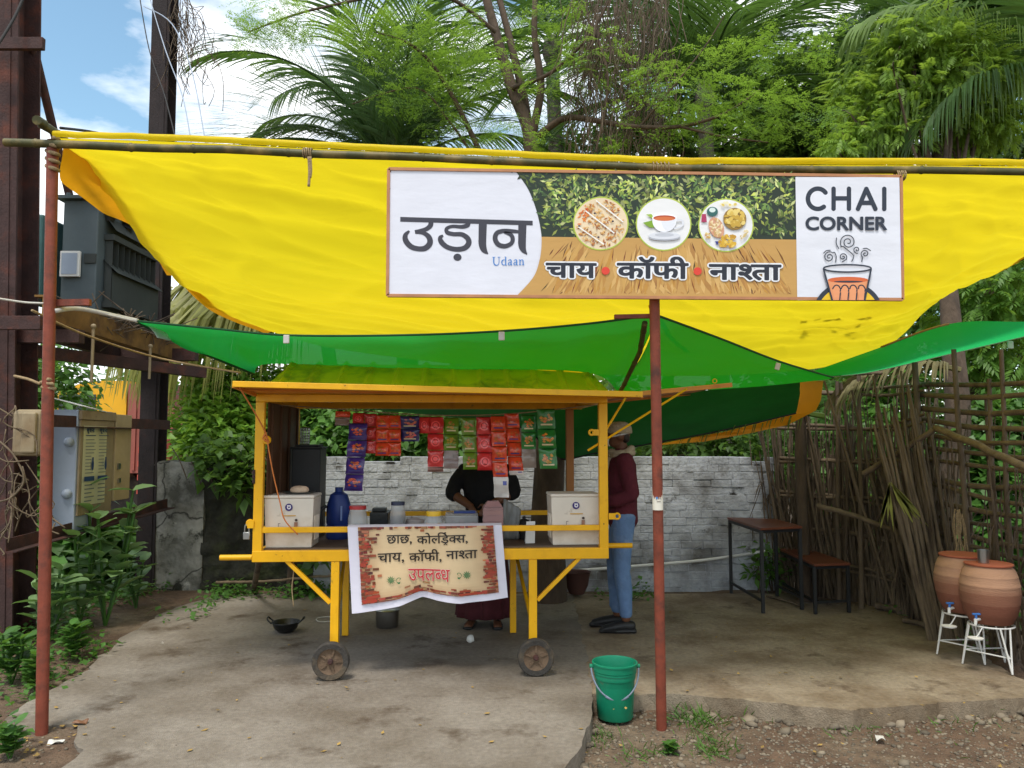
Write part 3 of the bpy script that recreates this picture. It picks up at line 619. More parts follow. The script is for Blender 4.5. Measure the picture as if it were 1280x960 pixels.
# legs and braces
LS = [onplane(419, 740)[0], onplane(666, 740)[0]]
for i, s in enumerate(LS):
    q = MB(MC); q.span((s - .026, -.02, .17 if i else .15), (s + .026, .032, ZD - .076)); q.span((s - .03, -.016, .13), (s - .022, .03, .2)); q.span((s + .022, -.016, .13), (s + .03, .03, .2)); q.build('leg', M_yel, cart, bevel=.003)
    q = MB(MC); sg = -1 if i == 0 else 1; q.bar((s + sg * .03, .005, .46), (s + sg * .31, .005, ZD - .07), .025, .035, up=(0, 1, 0)); q.build('brace', M_yel, cart, bevel=.003)
    sr_ = onplane(433 if i == 0 else 641, 740, CW)[0]
    q = MB(MC); q.span((sr_ - .024, CW - .045, .004), (sr_ + .024, CW, ZD - .076)); q.build('leg', M_yel, cart, bevel=.003)
    q = MB(MC); q.bar((s, .05, .3), (sr_, CW - .05, ZD - .1), .02, .03); q.build('brace', M_yel, cart)
    for y, dx in ((-.065, 0),):
        cx = s - .01 + dx if i == 0 else s + .012 + dx; rw = .116
        q = MB(MC); q.lathe([(rw - .036, -.028), (rw - .006, -.03), (rw, -.02), (rw, .02), (rw - .006, .03), (rw - .036, .028)], (cx, y, rw), 36, (0, 1, 0)); w = q.build('wheel', M_tire, cart, smooth=40)
        q = MB(MC); q.lathe([(0, -.012), (.03, -.013), (.034, -.012), (rw - .05, -.012), (rw - .035, -.022), (rw - .035, .022), (0, .022)], (cx, y, rw), 36, (0, 1, 0))
        for k in range(5):
            a = k * 1.257 + .3 * i; q.bar((cx + .03 * math.cos(a), y - .014, rw + .03 * math.sin(a)), (cx + .082 * math.cos(a), y - .014, rw + .082 * math.sin(a)), .012, .012, up=(0, 1, 0))
        q.build('disc', M_hub, w, smooth=35)
        q = MB(MC); q.lathe([(0, -.034), (.012, -.034), (.016, -.03), (.018, -.012), (.018, .06)], (cx, y, rw), 14, (0, 1, 0)); q.build('hub', M_beam, w, smooth=35)
# push handles (round bars)
sa, za = onplane(276, 683); sb, zb = onplane(296, 670, .3); sc_, zc = onplane(790, 678, .3)
for a, b in (((sa, -.01, ZD - .045), (-.03, -.01, ZD - .045)), ((sb, CW - .1, ZD + .03), (-.02, CW - .1, ZD + .03)), ((CL + .03, .3, ZD - .035), (sc_, .3, ZD - .035))):
    q = MB(MC); q.tube([a, V(a).lerp(V(b), .5), b], .018, 10); q.build('handle', M_yel, cart, smooth=50)
# front flap: hinged along the top of the posts, held out forwards
FW, FZ = .45, ZT + .055
f0, fz0 = onplane(291, 480, -FW); f1, fz1 = onplane(803, 493, -FW)
fl = MB(MC)
A0, A1, B1, B0 = V((-.03, -.01, FZ)), V((CL + .03, -.01, FZ)), V((f1, -FW, fz1)), V((f0, -FW, fz0))
fl.add([A0, A1, B1, B0] + [p + V((0, 0, .006)) for p in (A0, A1, B1, B0)], [(0, 1, 2, 3), (7, 6, 5, 4), (0, 4, 5, 1), (1, 5, 6, 2), (3, 2, 6, 7), (0, 3, 7, 4)])
flap = fl.build('front_flap', M_tan, cart)
q = MB(MC); q.bar(B0 + V((0, .004, 0)), B1 + V((0, .004, 0)), .03, .036); q.build('flap_edge', M_yel, flap, bevel=.003)
q = MB(MC)
for a, b in ((A0, B0), (A1, B1)): q.bar(a + V((0, -.02, -.012)), b + V((0, .02, -.012)), .02, .018)
q.bar(A0.lerp(B0, .5) + V((.01, 0, -.008)), A1.lerp(B1, .5) + V((-.01, 0, -.008)), .015, .01); q.build('flap_rib', M_tan, flap)
# side flap on the right, held up by two thin rods
g1 = V((CL + .9, .05, ZT + .13))
q = MB(MC); S0, S1, S2, S3 = V((CL + .032, .0, ZT + .045)), g1, g1 + V((0, .95, 0)), V((CL + .032, CW - .03, ZT + .045))
q.add([S0, S1, S2, S3] + [p + V((0, 0, .006)) for p in (S0, S1, S2, S3)], [(0, 1, 2, 3), (7, 6, 5, 4), (0, 4, 5, 1), (1, 5, 6, 2), (2, 6, 7, 3), (3, 7, 4, 0)])
q.bar(S0, S1, .025, .03); q.bar(S3, S2, .025, .03); sf = q.build('side_flap', M_tan, cart)
q = MB(MC); q.ring(g1 + V((-.12, -.01, .025)), .014, .004, 14, 6, (0, 1, 0)); q.build('hasp', M_yel, sf)
for a, b in (((CL - .1, .01, 1.43), (CL + .58, .02, ZT + .1)), ((CL - .02, .0, 1.5), (CL + .17, .0, ZT + .06))):
    q = MB(MC); q.tube([a, b], .008, 6); q.build('flap_stay', M_yel, cart)
# left side panel, folded shutter sheet
q = MB(MC); q.span((.032, .05, ZD + .19), (.04, CW - .08, ZT))
for k in range(4): q.span((.04, .12 + k * .26, ZD + .2), (.052, .15 + k * .26, ZT - .01))
q.build('side_panel', M_brownp, cart)
# roof: ribbed hipped sheet
e0, e1 = -.02, CL + .06; ZE, ZRG = ZT + .062, 2.045; yr = .48
rz = lambda y: ZE + (ZRG - ZE) * (y / yr if y < yr else 1 - (y - yr) / (CW + .1 - yr))
q = MB(MC)
n = 150
def rib(s):
    x = ((s / .19) % 1.0); return .03 * max(0, min(1, (1 - abs(x - .5) * 7)))
def roof_pt(u, v):
    y = -.02 + (CW + .1) * v; k = (1 - abs(y - yr) / yr) if y < yr else (1 - (y - yr) / (CW + .1 - yr)); ins = .11 * max(0, k)
    s = e0 + ins + (e1 - e0 - 2 * ins) * u; return V((s, y, rz(max(0, y)) + rib(s)))
q.grid(roof_pt, n, 12); q.build('roof', M_roof, cart, solid=.003)
q = MB(MC)
for u in (0, 1):
    q.add([roof_pt(u, v) for v in (0, .2, .44, .7, 1)] + [V((roof_pt(u, 0).x, .0, ZE - .012)), V((roof_pt(u, 1).x, CW + .08, ZE - .012))], [(0, 1, 2, 3, 4, 6, 5)])
q.build('gable', M_roof, cart)
# hasps, padlock, hinges, strings
q = MB(MC); q.span((CL + .03, -.03, .98), (CL + .075, -.024, 1.02)); q.ring((CL + .085, -.027, 1.0), .018, .007, 14, 6, (0, 1, 0)); q.span((CL - .075, -.03, 1.53), (CL - .03, -.024, 1.57)); q.ring((CL - .08, -.027, 1.55), .016, .008, 14, 6, (0, 1, 0)); q.build('hasp', M_yel, cart, smooth=50); q = MB(MC); q.ring((-.045, -.02, ZD + .17), .022, .006, 12, 6, (0, 1, 0)); q.span((-.06, -.03, ZD + .14), (-.02, -.024, ZD + .19)); q.build('hasp', M_yel, cart, smooth=50); q = MB(MC); q.ring((.048, -.026, 1.5), .02, .009, 12, 6, (0, 1, 0)); q.build('hasp', M_yel, cart, smooth=50)
q = MB(MC); q.span((-.033, -.024, 1.22), (-.02, -.021, 1.31))
for k in range(3): q.tube([(-.03, -.024, 1.225 + k * .03), (-.03, -.024, 1.245 + k * .03)], .008, 8)
q.build('hinge', M_beam, cart)
q = MB(MC); q.span((-.085, -.03, ZD + .07), (-.045, -.012, ZD + .115)); q.tube(catmull([(-.078, -.021, ZD + .11), (-.076, -.021, ZD + .15), (-.064, -.021, ZD + .165), (-.052, -.021, ZD + .15), (-.052, -.021, ZD + .11)], 5), .005, 6); tag(q.build('padlock', M_tin, bevel=.004, smooth=50, base=cw(-.06, -.02, ZD + .07)), 'steel padlock hanging at the lower left corner of the cart', 'padlock')
q = MB(); w = lambda x, y, d=4.9: P(x, y, d)
q.tube(catmull([w(298, 482, 4.55), w(318, 515, 4.7), w(333, 543, 4.85), w(335, 556), w(341, 590), w(350, 628), w(356, 650), w(372, 668, 4.95)], 6), .0045, 6); q.tube(catmull([w(333, 540), w(329, 548), w(336, 552), w(331, 545)], 5), .006, 6)
tag(q.build('orange_string', M_ocord, smooth=180, base=w(335, 556)), 'orange cord looping down from the flap corner past the left post', 'cord')
q = MB(); q.tube(catmull([w(366, 690, 5.0), w(367, 715, 5.0), w(365, 735, 5.0), w(367, 758, 5.0)], 5), .004, 5); tag(q.build('dangling_wire', M_rope, smooth=180, base=w(366, 690, 5.0)), 'thin wire dangling under the cart above the wok', 'wire')

# ------------------------------------------------------------------ goods on the deck
def place(px, py_bottom, y):
    """point on the deck at cart depth y under pixel column px"""
    s, _ = onplane(px, py_bottom, y); return cw(s, y, ZD + .005), s
def ice_box(px, y, wpx, label, grp):
    s0, _ = onplane(px - wpx / 2, 640, y); s1, _ = onplane(px + wpx / 2, 640, y); w = s1 - s0; dp, h = .27, .315; s = (s0 + s1) / 2
    z0 = ZD + .005; o = root('ice_box', cw(s, y + dp / 2, z0), label, 'ice box', grp)
    q = MB(MC); a = .012
    q.add([(s - w / 2 + a, y + a, z0), (s + w / 2 - a, y + a, z0), (s + w / 2 - a, y + dp - a, z0), (s - w / 2 + a, y + dp - a, z0), (s - w / 2, y, z0 + h), (s + w / 2, y, z0 + h), (s + w / 2, y + dp, z0 + h), (s - w / 2, y + dp, z0 + h)], [(3, 2, 1, 0), (4, 5, 6, 7), (0, 1, 5, 4), (1, 2, 6, 5), (2, 3, 7, 6), (3, 0, 4, 7)])
    for k in range(5):
        for e in (-1, 1): q.span((s + e * (w / 2 - .002) - .004, y + .05 + k * .035, z0 + .04), (s + e * (w / 2 - .002) + .004, y + .062 + k * .035, z0 + .2))
    q.build('body', M_foam, o, bevel=.012)
    q = MB(MC); q.span((s - w / 2 - .004, y - .004, z0 + h + .001), (s + w / 2 + .004, y + dp + .004, z0 + h + .022)); q.build('lid', M_foam, o, bevel=.008)
    q = MB(MC); yy = y - .002; zc = z0 + h
    q.lathe([(0, -.001), (.024, -.001), (.024, .001)], (s, yy, zc - .055), 24, (0, 1, 0), S(56, 38, 110))
    q.lathe([(.006, -.0025), (.013, -.0025)], (s + .001, yy, zc - .055), 16, (0, 1, 0), S(226, 222, 226)); q.span((s - .012, yy - .003, zc - .046), (s + .012, yy - .0028, zc - .041), S(226, 222, 226))
    q.span((s - .04, yy - .001, zc - .112), (s + .045, yy, zc - .106), S(196, 150, 60))
    q.span((s + .036, yy - .001, zc - .2), (s + .058, yy, zc - .15), S(150, 110, 90)); q.lathe([(0, -.001), (.009, -.001), (.009, .001)], (s + .048, yy, zc - .138), 10, (0, 1, 0), S(60, 44, 40)); q.span((s - .055, yy - .001, zc - .208), (s + .03, yy, zc - .203), S(160, 80, 76)); q.span((s - .066, yy - .001, zc - .208), (s - .063, yy, zc - .16), S(90, 84, 84)); q.span((s - .066, yy - .001, zc - .16), (s - .052, yy, zc - .157), S(90, 84, 84))
    q.build('printed_badge', M_ink, o)
    return o, s
ib1, s1_ = ice_box(361, .04, 62, 'off-white ice box at the left cart post with a steel plate on its lid', 'ice boxes on the cart')
ib2, s2_ = ice_box(720, .05, 62, 'off-white ice box inside the right cart post', 'ice boxes on the cart')
sp = onplane(374, 606, .2)[0]; zp = ZD + .005 + .315 + .024
pl = root('steel_plate', cw(sp, .2, zp), 'steel plate with a lump of dough on the left ice box', 'plate')
q = MB(MC); q.lathe([(0, 0), (.075, 0), (.105, .012), (.108, .012), (.078, .004), (0, .004)], (sp, .2, zp), 32); q.build('dish', M_tin, pl, smooth=50)
q = MB(MC); q.ball((sp, .2, zp + .022), (.062, .05, .03)); q.ball((sp + .03, .18, zp + .025), (.04, .03, .026)); q.build('dough', M_flour, pl, smooth=180)
# black cabinet behind the left box and steel mesh holder
sk0, _ = onplane(364, 600, .55); sk1, _ = onplane(400, 600, .55)
cb = root('black_cabinet', cw((sk0 + sk1) / 2, .65, ZD + .005), 'tall black cabinet behind the left ice box', 'cabinet')
q = MB(MC); zt = onplane(380, 561, .55)[1]; q.span((sk0, .55, ZD + .006), (sk1, .8, zt)); q.build('body', M_blk, cb, bevel=.006)
q = MB(MC); q.span((sk0 - .01, .54, zt + .001), (sk1 + .01, .81, zt + .014)); q.span((sk0 + .02, .57, zt + .015), (sk1 - .02, .78, zt + .03)); q.build('top', M_blk, cb, bevel=.003)
ss, _ = onplane(381, 545, .65); hh = zt + .031
sg_ = root('glass_holder', cw(ss, .66, hh), 'steel wire glass holder standing on the black cabinet', 'holder')
q = MB(MC)
for k in range(12): a = k * .5236; q.tube([(ss + .03 * math.cos(a), .66 + .03 * math.sin(a), hh), (ss + .034 * math.cos(a), .66 + .034 * math.sin(a), hh + .12)], .003, 5)
for k in range(7): q.ring((ss, .66, hh + .003 + k * .0195), .031 + k * .0006, .003, 18, 5)
q.lathe([(0, .003), (.03, .003)], (ss, .66, hh), 18); q.build('basket', M_tin, sg_)
# drum, jars and boxes
def jar(px, y, r, h, body, lid, lidr, lidh, label, cat='jar', fill=None, shoulder=.75):
    b, s = place(px, 660, y); o = root('jar' if cat == 'jar' else cat.replace(' ', '_'), b, label, cat, 'jars on the cart counter' if cat == 'jar' else None)
    z = ZD + .005; q = MB(MC); q.lathe([(0, 0), (r * .95, 0), (r, .01), (r, h * shoulder), (r * .96, h * (shoulder + .06)), (lidr * .95, h), (lidr * .95, h + lidh * .5)], (s, y, z), 28); q.build('body', body, o, smooth=50)
    q = MB(MC); q.lathe([(lidr, h + .002), (lidr, h + lidh), (lidr * .96, h + lidh + .003), (0, h + lidh + .004)], (s, y, z), 28); q.build('lid', lid, o, smooth=40)
    if fill: q = MB(MC); q.lathe([(0, .006), (r * .9, .006), (r * .92, .012), (r * .92, h * fill[0]), (0, h * fill[0] + .006)], (s, y, z), 24); q.build('contents', fill[1], o, smooth=60)
    return o, s
jar(447, .14, .064, .235, M_clear, M_red, .056, .022, 'clear plastic jar with red lid beside the blue drum', fill=(.55, mat('beige_biscuit', S(160, 130, 110), .8, var=.3, scale=60)))
jar(497, .2, .053, .255, M_clear, M_dblue, .046, .022, 'dark tea-filled jar with black lid, right of the red-lidded jar', fill=(.72, mat('tea_powder', S(44, 34, 40), .8, var=.3, scale=80)))
oj, sj = jar(542, .12, .064, .19, M_clear, M_yp, .05, .03, 'low clear jar with domed yellow lid and orange-blue label', shoulder=.8)
q = MB(MC); z = ZD + .115; a0 = -1.57
for k in range(-9, 9):
    a, c = a0 + k * .1, a0 + (k + 1) * .1; rr = .0635; q.add([(sj + rr * math.cos(a), .12 + rr * math.sin(a), z - .045), (sj + rr * math.cos(c), .12 + rr * math.sin(c), z - .045), (sj + rr * math.cos(c), .12 + rr * math.sin(c), z + .04), (sj + rr * math.cos(a), .12 + rr * math.sin(a), z + .04)], [(0, 1, 2, 3)], S(226, 130, 30) if abs(k + .5) > 5 else S(230, 222, 210))
for k in range(-5, 5):
    a, c = a0 + k * .1, a0 + (k + 1) * .1; rr = .0645; e = .03 * math.sqrt(1 - (k / 5.5) ** 2); e2 = .03 * math.sqrt(max(0, 1 - ((k + 1) / 5.5) ** 2)); q.add([(sj + rr * math.cos(a), .12 + rr * math.sin(a), z - e), (sj + rr * math.cos(c), .12 + rr * math.sin(c), z - e2), (sj + rr * math.cos(c), .12 + rr * math.sin(c), z + e2), (sj + rr * math.cos(a), .12 + rr * math.sin(a), z + e)], [(0, 1, 2, 3)], S(36, 70, 170))
for k in (-3, -2, 0, 1, 2):
    a = a0 + k * .12; rr = .0655; q.add([(sj + rr * math.cos(a), .12 + rr * math.sin(a), z - .01), (sj + rr * math.cos(a + .06), .12 + rr * math.sin(a + .06), z - .01), (sj + rr * math.cos(a + .06), .12 + rr * math.sin(a + .06), z + .012), (sj + rr * math.cos(a), .12 + rr * math.sin(a), z + .012)], [(0, 1, 2, 3)], S(220, 226, 236))
q.build('label', M_ink, oj)
def crate(name, px0, px1, y, h, m, lidm, label, cat, dp=.16, lidh=.018, ribs=0):
    s0, _ = onplane(px0, 650, y); s1, _ = onplane(px1, 650, y); o = root(name, cw((s0 + s1) / 2, y + dp / 2, ZD + .005), label, cat); z = ZD + .005
    q = MB(MC); q.span((s0, y, z), (s1, y + dp, z + h))
    for k in range(ribs): q.span((s0 - .003, y - .003, z + h * (k + .5) / ribs), (s1 + .003, y + dp + .003, z + h * (k + .5) / ribs + .004))
    q.build('body', m, o, bevel=.01)
    q = MB(MC); q.span((s0 + .004, y - .003, z + h + .001), (s1 - .004, y + dp + .003, z + h + lidh)); q.build('lid', lidm, o, bevel=.006); return o, s0, s1
o, a, b = crate('plastic_box', 556, 598, .16, .19, M_clear, M_clear, 'clear plastic box with a blue strip lid right of the yellow-lidded jar', 'box', lidh=.012)
q = MB(MC); q.span((a + .06, .15, ZD + .208), (b - .02, .22, ZD + .222)); q.build('clip', M_bluep, o)
q = MB(MC); rd = random.Random(8)
for k in range(26): q.ball((rd.uniform(a + .03, b - .03), rd.uniform(.19, .29), ZD + .02 + rd.random() * .14), .018, 8, 5)
q.build('contents', mat('wrapped_sweets', S(170, 140, 140), .4, var=.4, scale=30), o, smooth=180)
o, a, b = crate('ribbed_container', 604, 629, .07, .245, M_pink, M_pink, 'pinkish ribbed container in front of the vendor', 'container', dp=.13, lidh=.006, ribs=7)
q = MB(MC); z = ZD + .257; q.add([(a + .004, .075, z), (b - .004, .075, z), (b - .004, .19, z), (a + .004, .19, z), (a + .03, .1, z + .035), (b - .03, .1, z + .035), (b - .03, .165, z + .035), (a + .03, .165, z + .035)], [(4, 5, 6, 7), (0, 1, 5, 4), (1, 2, 6, 5), (2, 3, 7, 6), (3, 0, 4, 7)]); q.build('shoulder', M_pink, o)
# blue drum (can lying behind)
b_, sd = place(424, 660, .5); dr = root('water_drum', b_, 'blue plastic water drum behind the red-lidded jar', 'drum')
q = MB(MC); q.lathe([(0, 0), (.075, 0), (.085, .012), (.085, .09), (.079, .1), (.085, .11), (.085, .23), (.06, .31), (.028, .33), (.028, .36), (0, .36)], (sd - .005, .5, ZD + .005), 28); q.build('body', M_bluep, dr, smooth=40)
q = MB(MC); q.tube(catmull([(sd - .08, .43, ZD + .24), (sd - .115, .41, ZD + .2), (sd - .1, .42, ZD + .06)], 6), .012, 8); q.build('handle', M_blk, dr, smooth=180)
q = MB(MC); q.span((sd + .02, .41, ZD + .14), (sd + .032, .418, ZD + .24)); q.build('gauge_mark', mat('pale_print', S(120, 140, 190), .6), dr)
# grey bag, small black spice tin, paper card
s_, _ = onplane(637, 640, .35); q = MB(MC)
q.grid(lambda u, v: V((s_ - .05 + .11 * u + .015 * v, .35 + .03 * math.sin(u * 3.1) + .02 * v + mnoise.noise(V((u * 4, v * 4, 0))) * .02, ZD + .006 + .28 * v * (1 - .25 * u))), 12, 12); tag(q.build('plastic_bag', mat('grey_bag', S(130, 130, 126), .5, var=.15), smooth=180, solid=.02, base=cw(s_, .35, ZD)), 'grey bag standing on the counter right of the ribbed container', 'bag')
b_, s_ = place(655, 660, .4); o = root('black_kettle', b_, 'small black kettle behind the white card on the counter', 'kettle')
q = MB(MC); q.lathe([(0, 0), (.05, 0), (.06, .04), (.056, .09), (.036, .13), (.012, .14), (.012, .155), (0, .16)], (s_, .4, ZD + .005), 22); q.tube([(s_ - .05, .4, ZD + .07), (s_ - .08, .395, ZD + .09), (s_ - .09, .39, ZD + .12)], [.012, .009, .007], 8); q.build('body', M_blk, o, smooth=50)
q = MB(MC); q.tube(catmull([(s_ + .05, .4, ZD + .11), (s_ + .085, .4, ZD + .12), (s_ + .08, .4, ZD + .06), (s_ + .055, .4, ZD + .04)], 5), .006, 6); q.build('handle', M_blk, o, smooth=180)
b_, s_ = place(663, 664, .14); q = MB(MC); q.add([(s_ - .035, .13, ZD + .008), (s_ + .03, .14, ZD + .008), (s_ + .035, .17, ZD + .15), (s_ - .025, .16, ZD + .15)], [(0, 1, 2, 3)]); q.add([(s_ - .033, .215, ZD + .008), (s_ + .03, .22, ZD + .008), (s_ + .035, .173, ZD + .15), (s_ - .025, .163, ZD + .15)], [(0, 1, 2, 3)])
tag(q.build('tent_card', M_white, solid=.0015, base=b_), 'small white folded card on the counter left of the right ice box', 'card')
# low dark tray between jars and shelf bar at the back
s0, _ = onplane(462, 650, .45); s1, _ = onplane(485, 650, .45); q = MB(MC); q.span((s0, .45, ZD + .006), (s1, .65, ZD + .19)); q.span((s0 + .01, .5, ZD + .19), (s1 - .02, .6, ZD + .215)); tag(q.build('stove', M_iron, bevel=.006, base=cw(s0, .5, ZD)), 'dark gas stove between the two tall jars at the back', 'stove')
s0, _ = onplane(507, 650, .3); s1, _ = onplane(530, 650, .3); q = MB(MC); q.lathe([(0, 0), (.05, 0), (.07, .1), (.06, .15), (0, .165)], ((s0 + s1) / 2, .3, ZD + .006), 18); tag(q.build('covered_bowl', mat('cloth_cover', S(170, 160, 156), .9, var=.2, scale=20), smooth=60, base=cw(s0, .3, ZD)), 'low covered bowl between the dark jar and the yellow-lidded jar', 'bowl')

# ------------------------------------------------------------------ packet strips hanging from a string
q = MB(MC); ys = .32
top = [onplane(x, y, ys) for x, y in ((335, 505), (430, 512), (540, 519), (640, 517), (752, 505))]
q.tube(catmull([(s, ys + .012, z) for s, z in top], 6), .004, 5); tag(q.build('hanging_string', M_rope, smooth=180, base=cw(1, ys, 1.6)), 'string under the roof carrying all the packet strips', 'string')
RED, ORG_, PUR, NAV, GRN, DGR = S(196, 44, 44), S(214, 70, 36), S(62, 40, 112), S(40, 38, 92), S(96, 130, 30), S(34, 116, 44)
def strip(px0, px1, py0, py1, n, cols, label, tails=0., tailcol=S(158, 138, 128), tailn=1, lean=0., y=ys, big=S(220, 150, 90), style=0, rs=0):
    rd = random.Random(rs + px0); s0, z0 = onplane(px0, py0, y); s1, z1 = onplane(px1, py1, y); w = s1 - s0; s = (s0 + s1) / 2
    o = root('packet_strip', cw(s, y, z1), label, 'packet strip', 'packet strips hanging in the cart')
    hp = (z0 - z1) / (n + tails)
    for k in range(n + (1 if tails else 0)):
        tl = k == n; q = MB(MC); za = z0 - hp * k; zb = za - hp * (tails if tl else 1) + .0015; dx = lean * (z0 - za); dx2 = lean * (z0 - zb)
        col = tailcol if tl else cols[k % len(cols)]
        ph = rd.uniform(0, 6); tw = rd.uniform(-.6, .6); dx += rd.uniform(-.003, .003); yy = y + rd.uniform(-.008, .004)
        def fn(u, v, e=1):
            bul = .022 * (math.sin(math.pi * u) ** .6) * (math.sin(math.pi * v) ** .6) * (0.3 if tl else 1)
            return V((s + dx * (1 - v) + dx2 * v + (u - .5) * w * (1 - .03 * math.sin(v * 9 + ph)), yy - bul * e + .006 * math.sin(v * 5 + ph) + .5 * tw * (u - .5) * w + .004 * mnoise.noise(V((u * 3 + ph, v * 4, s))), za + (zb - za) * v))
        q.grid(fn, 12, 12, col); q.grid(lambda u, v: fn(1 - u, v, -1) + V((0, .001, 0)), 8, 8, tuple(c * .8 for c in col))
        if not tl:      # printed picture: seal bands, round emblem, pale strip
            def pr(u, v): return fn(u, v) + V((0, -.0012, 0))
            q.grid(lambda u, v: pr(u, .0 + .06 * v), 8, 1, tuple(c * .45 for c in col)); 
            if style == 0:
                for k2 in range(14):
                    a, c = k2 * .4488, (k2 + 1) * .4488
                    q.add([fn(.5, .52) + V((0, -.003, 0)), fn(.5 + .3 * math.cos(a), .52 + .27 * math.sin(a)) + V((0, -.003, 0)), fn(.5 + .3 * math.cos(c), .52 + .27 * math.sin(c)) + V((0, -.003, 0))], [(0, 2, 1)], tuple(min(1, x * 1.5 + .05) for x in col))
                    q.add([fn(.5 + .16 * math.cos(a), .52 + .15 * math.sin(a)) + V((0, -.005, 0)), fn(.5 + .20 * math.cos(a), .52 + .19 * math.sin(a)) + V((0, -.005, 0)), fn(.5 + .20 * math.cos(c), .52 + .19 * math.sin(c)) + V((0, -.005, 0)), fn(.5 + .16 * math.cos(c), .52 + .15 * math.sin(c)) + V((0, -.005, 0))], [(3, 2, 1, 0)], tuple(x * .7 for x in col))
            else:
                for k2 in range(16):
                    a = rd.uniform(0, 6.3); r1 = math.sqrt(rd.random()); cu, cv = .5 + .3 * r1 * math.cos(a), .48 + .24 * r1 * math.sin(a); c2 = tuple(x * rd.uniform(.5, 1.15) for x in big)
                    q.add([fn(cu - .1, cv) + V((0, -.003 - k2 * .0002, 0)), fn(cu, cv + .07) + V((0, -.003 - k2 * .0002, 0)), fn(cu + .1, cv + .01) + V((0, -.003 - k2 * .0002, 0)), fn(cu, cv - .07) + V((0, -.003 - k2 * .0002, 0))], [(3, 2, 1, 0)], c2)
                q.grid(lambda u, v: fn(.18 + .64 * u, .76 + .08 * v) + V((0, -.007, 0)), 4, 1, S(206, 190, 150) if style == 1 else S(60, 60, 130))
        else:
            q.grid(lambda u, v: fn(.62 + .26 * u, .2 + .2 * v) + V((0, -.003, 0)), 2, 1, S(60, 66, 150) if tailcol[0] > .4 else tuple(c * .8 for c in col))
        q.build('packet', M_pack, o, smooth=180)
    return o
strip(420, 438, 514, 532, 1, [ORG_], 'single orange packet with an empty grey tail, leftmost on the string', 1.3, S(120, 96, 86), lean=-.05)
strip(437, 459, 529, 614, 4, [PUR], 'long purple strip of four packets, nearest the blue drum', 0, style=2, big=S(214, 100, 60), lean=-.07, y=ys - .05)
strip(441, 455, 516, 531, 1, [RED], 'short red packet right of the lone orange one, above the purple strip')
strip(456, 470, 517, 567, 3, [S(176, 40, 40)], 'dark red strip of three packets just right of the purple strip')
strip(470, 486, 519, 570, 3, [ORG_], 'orange strip of three packets with blue marks, left of a matching one', style=2, big=S(228, 110, 50))
strip(486, 501, 519, 570, 3, [ORG_], 'orange strip of three packets touching the navy pair', style=2, big=S(222, 96, 40))
strip(501, 524, 520, 552, 2, [NAV], 'short navy pair of packets with a pinkish picture', style=1, big=S(206, 110, 90))
strip(524, 537, 521, 542, 1, [RED], 'small single red packet right of the navy pair')
strip(535, 554, 521, 590, 3, [RED], 'red strip of three packets with a short grey tail', .3, S(150, 110, 100))
strip(555, 573, 522, 586, 2, [GRN], 'olive green pair of packets with a long empty grey tail', 1.1, S(128, 112, 108), style=1, big=S(180, 140, 60))
strip(576, 594, 522, 587, 3, [GRN], 'olive green strip of three packets beside a red strip', style=1, big=S(190, 130, 60), lean=.05)
strip(595, 614, 521, 588, 3, [RED], 'broad red strip of three packets before the vendor', lean=.03)
strip(613, 631, 520, 622, 4, [ORG_], 'longest orange strip of four packets with a white tail', 1.35, S(206, 198, 190), style=2, big=S(224, 100, 50), lean=.05, y=ys - .03)
strip(630, 648, 517, 594, 4, [ORG_], 'orange strip of four packets ending in a narrow white flap', .3, S(206, 198, 190), style=2, big=S(220, 96, 60), lean=.09)
strip(651, 669, 519, 585, 2, [DGR], 'bright green pair of packets with an empty grey tail', 1.1, S(140, 126, 116), style=1, big=S(206, 130, 50), lean=.02)
strip(671, 693, 511, 586, 3, [DGR], 'bright green strip of three packets, rightmost on the string', style=1, big=S(214, 140, 50), lean=.05, y=ys - .05)
# ------------------------------------------------------------------ lettering tools
_gl = {}
def glyph(s):
    """outline of a short string in Blender's built-in font: (2D points, faces, advance)"""
    if s in _gl: return _gl[s]
    def me(body):
        c = bpy.data.curves.new('t', 'FONT'); c.body = body; c.size = 1; c.resolution_u = 5
        o = bpy.data.objects.new('t', c); COL.objects.link(o); dg = bpy.context.evaluated_depsgraph_get(); dg.update()
        ev = o.evaluated_get(dg); m = ev.to_mesh(); v = [(p.co.x, p.co.y) for p in m.vertices]; f = [tuple(p.vertices) for p in m.polygons]
        ev.to_mesh_clear(); bpy.data.objects.remove(o); bpy.data.curves.remove(c); return v, f
    v, f = me(s)
    a = max(x for x, y in me('H' + s + 'H')[0]) - max(x for x, y in me('HH')[0])
    _gl[s] = (v, f, a); return v, f, a
def cut_right(v, f, x):
    """keep what lies left of x (triangles clipped one by one)"""
    V_, F_ = [], []
    for q in f:
        poly_ = [v[i] for i in q]; out = []
        for (ax, ay), (bx, by) in zip(poly_, poly_[1:] + poly_[:1]):
            if ax <= x: out.append((ax, ay))
            if (ax <= x) != (bx <= x): t = (x - ax) / (bx - ax); out.append((x, ay + (by - ay) * t))
        if len(out) > 2: F_.append(tuple(range(len(V_), len(V_) + len(out)))); V_ += out
    return V_, F_
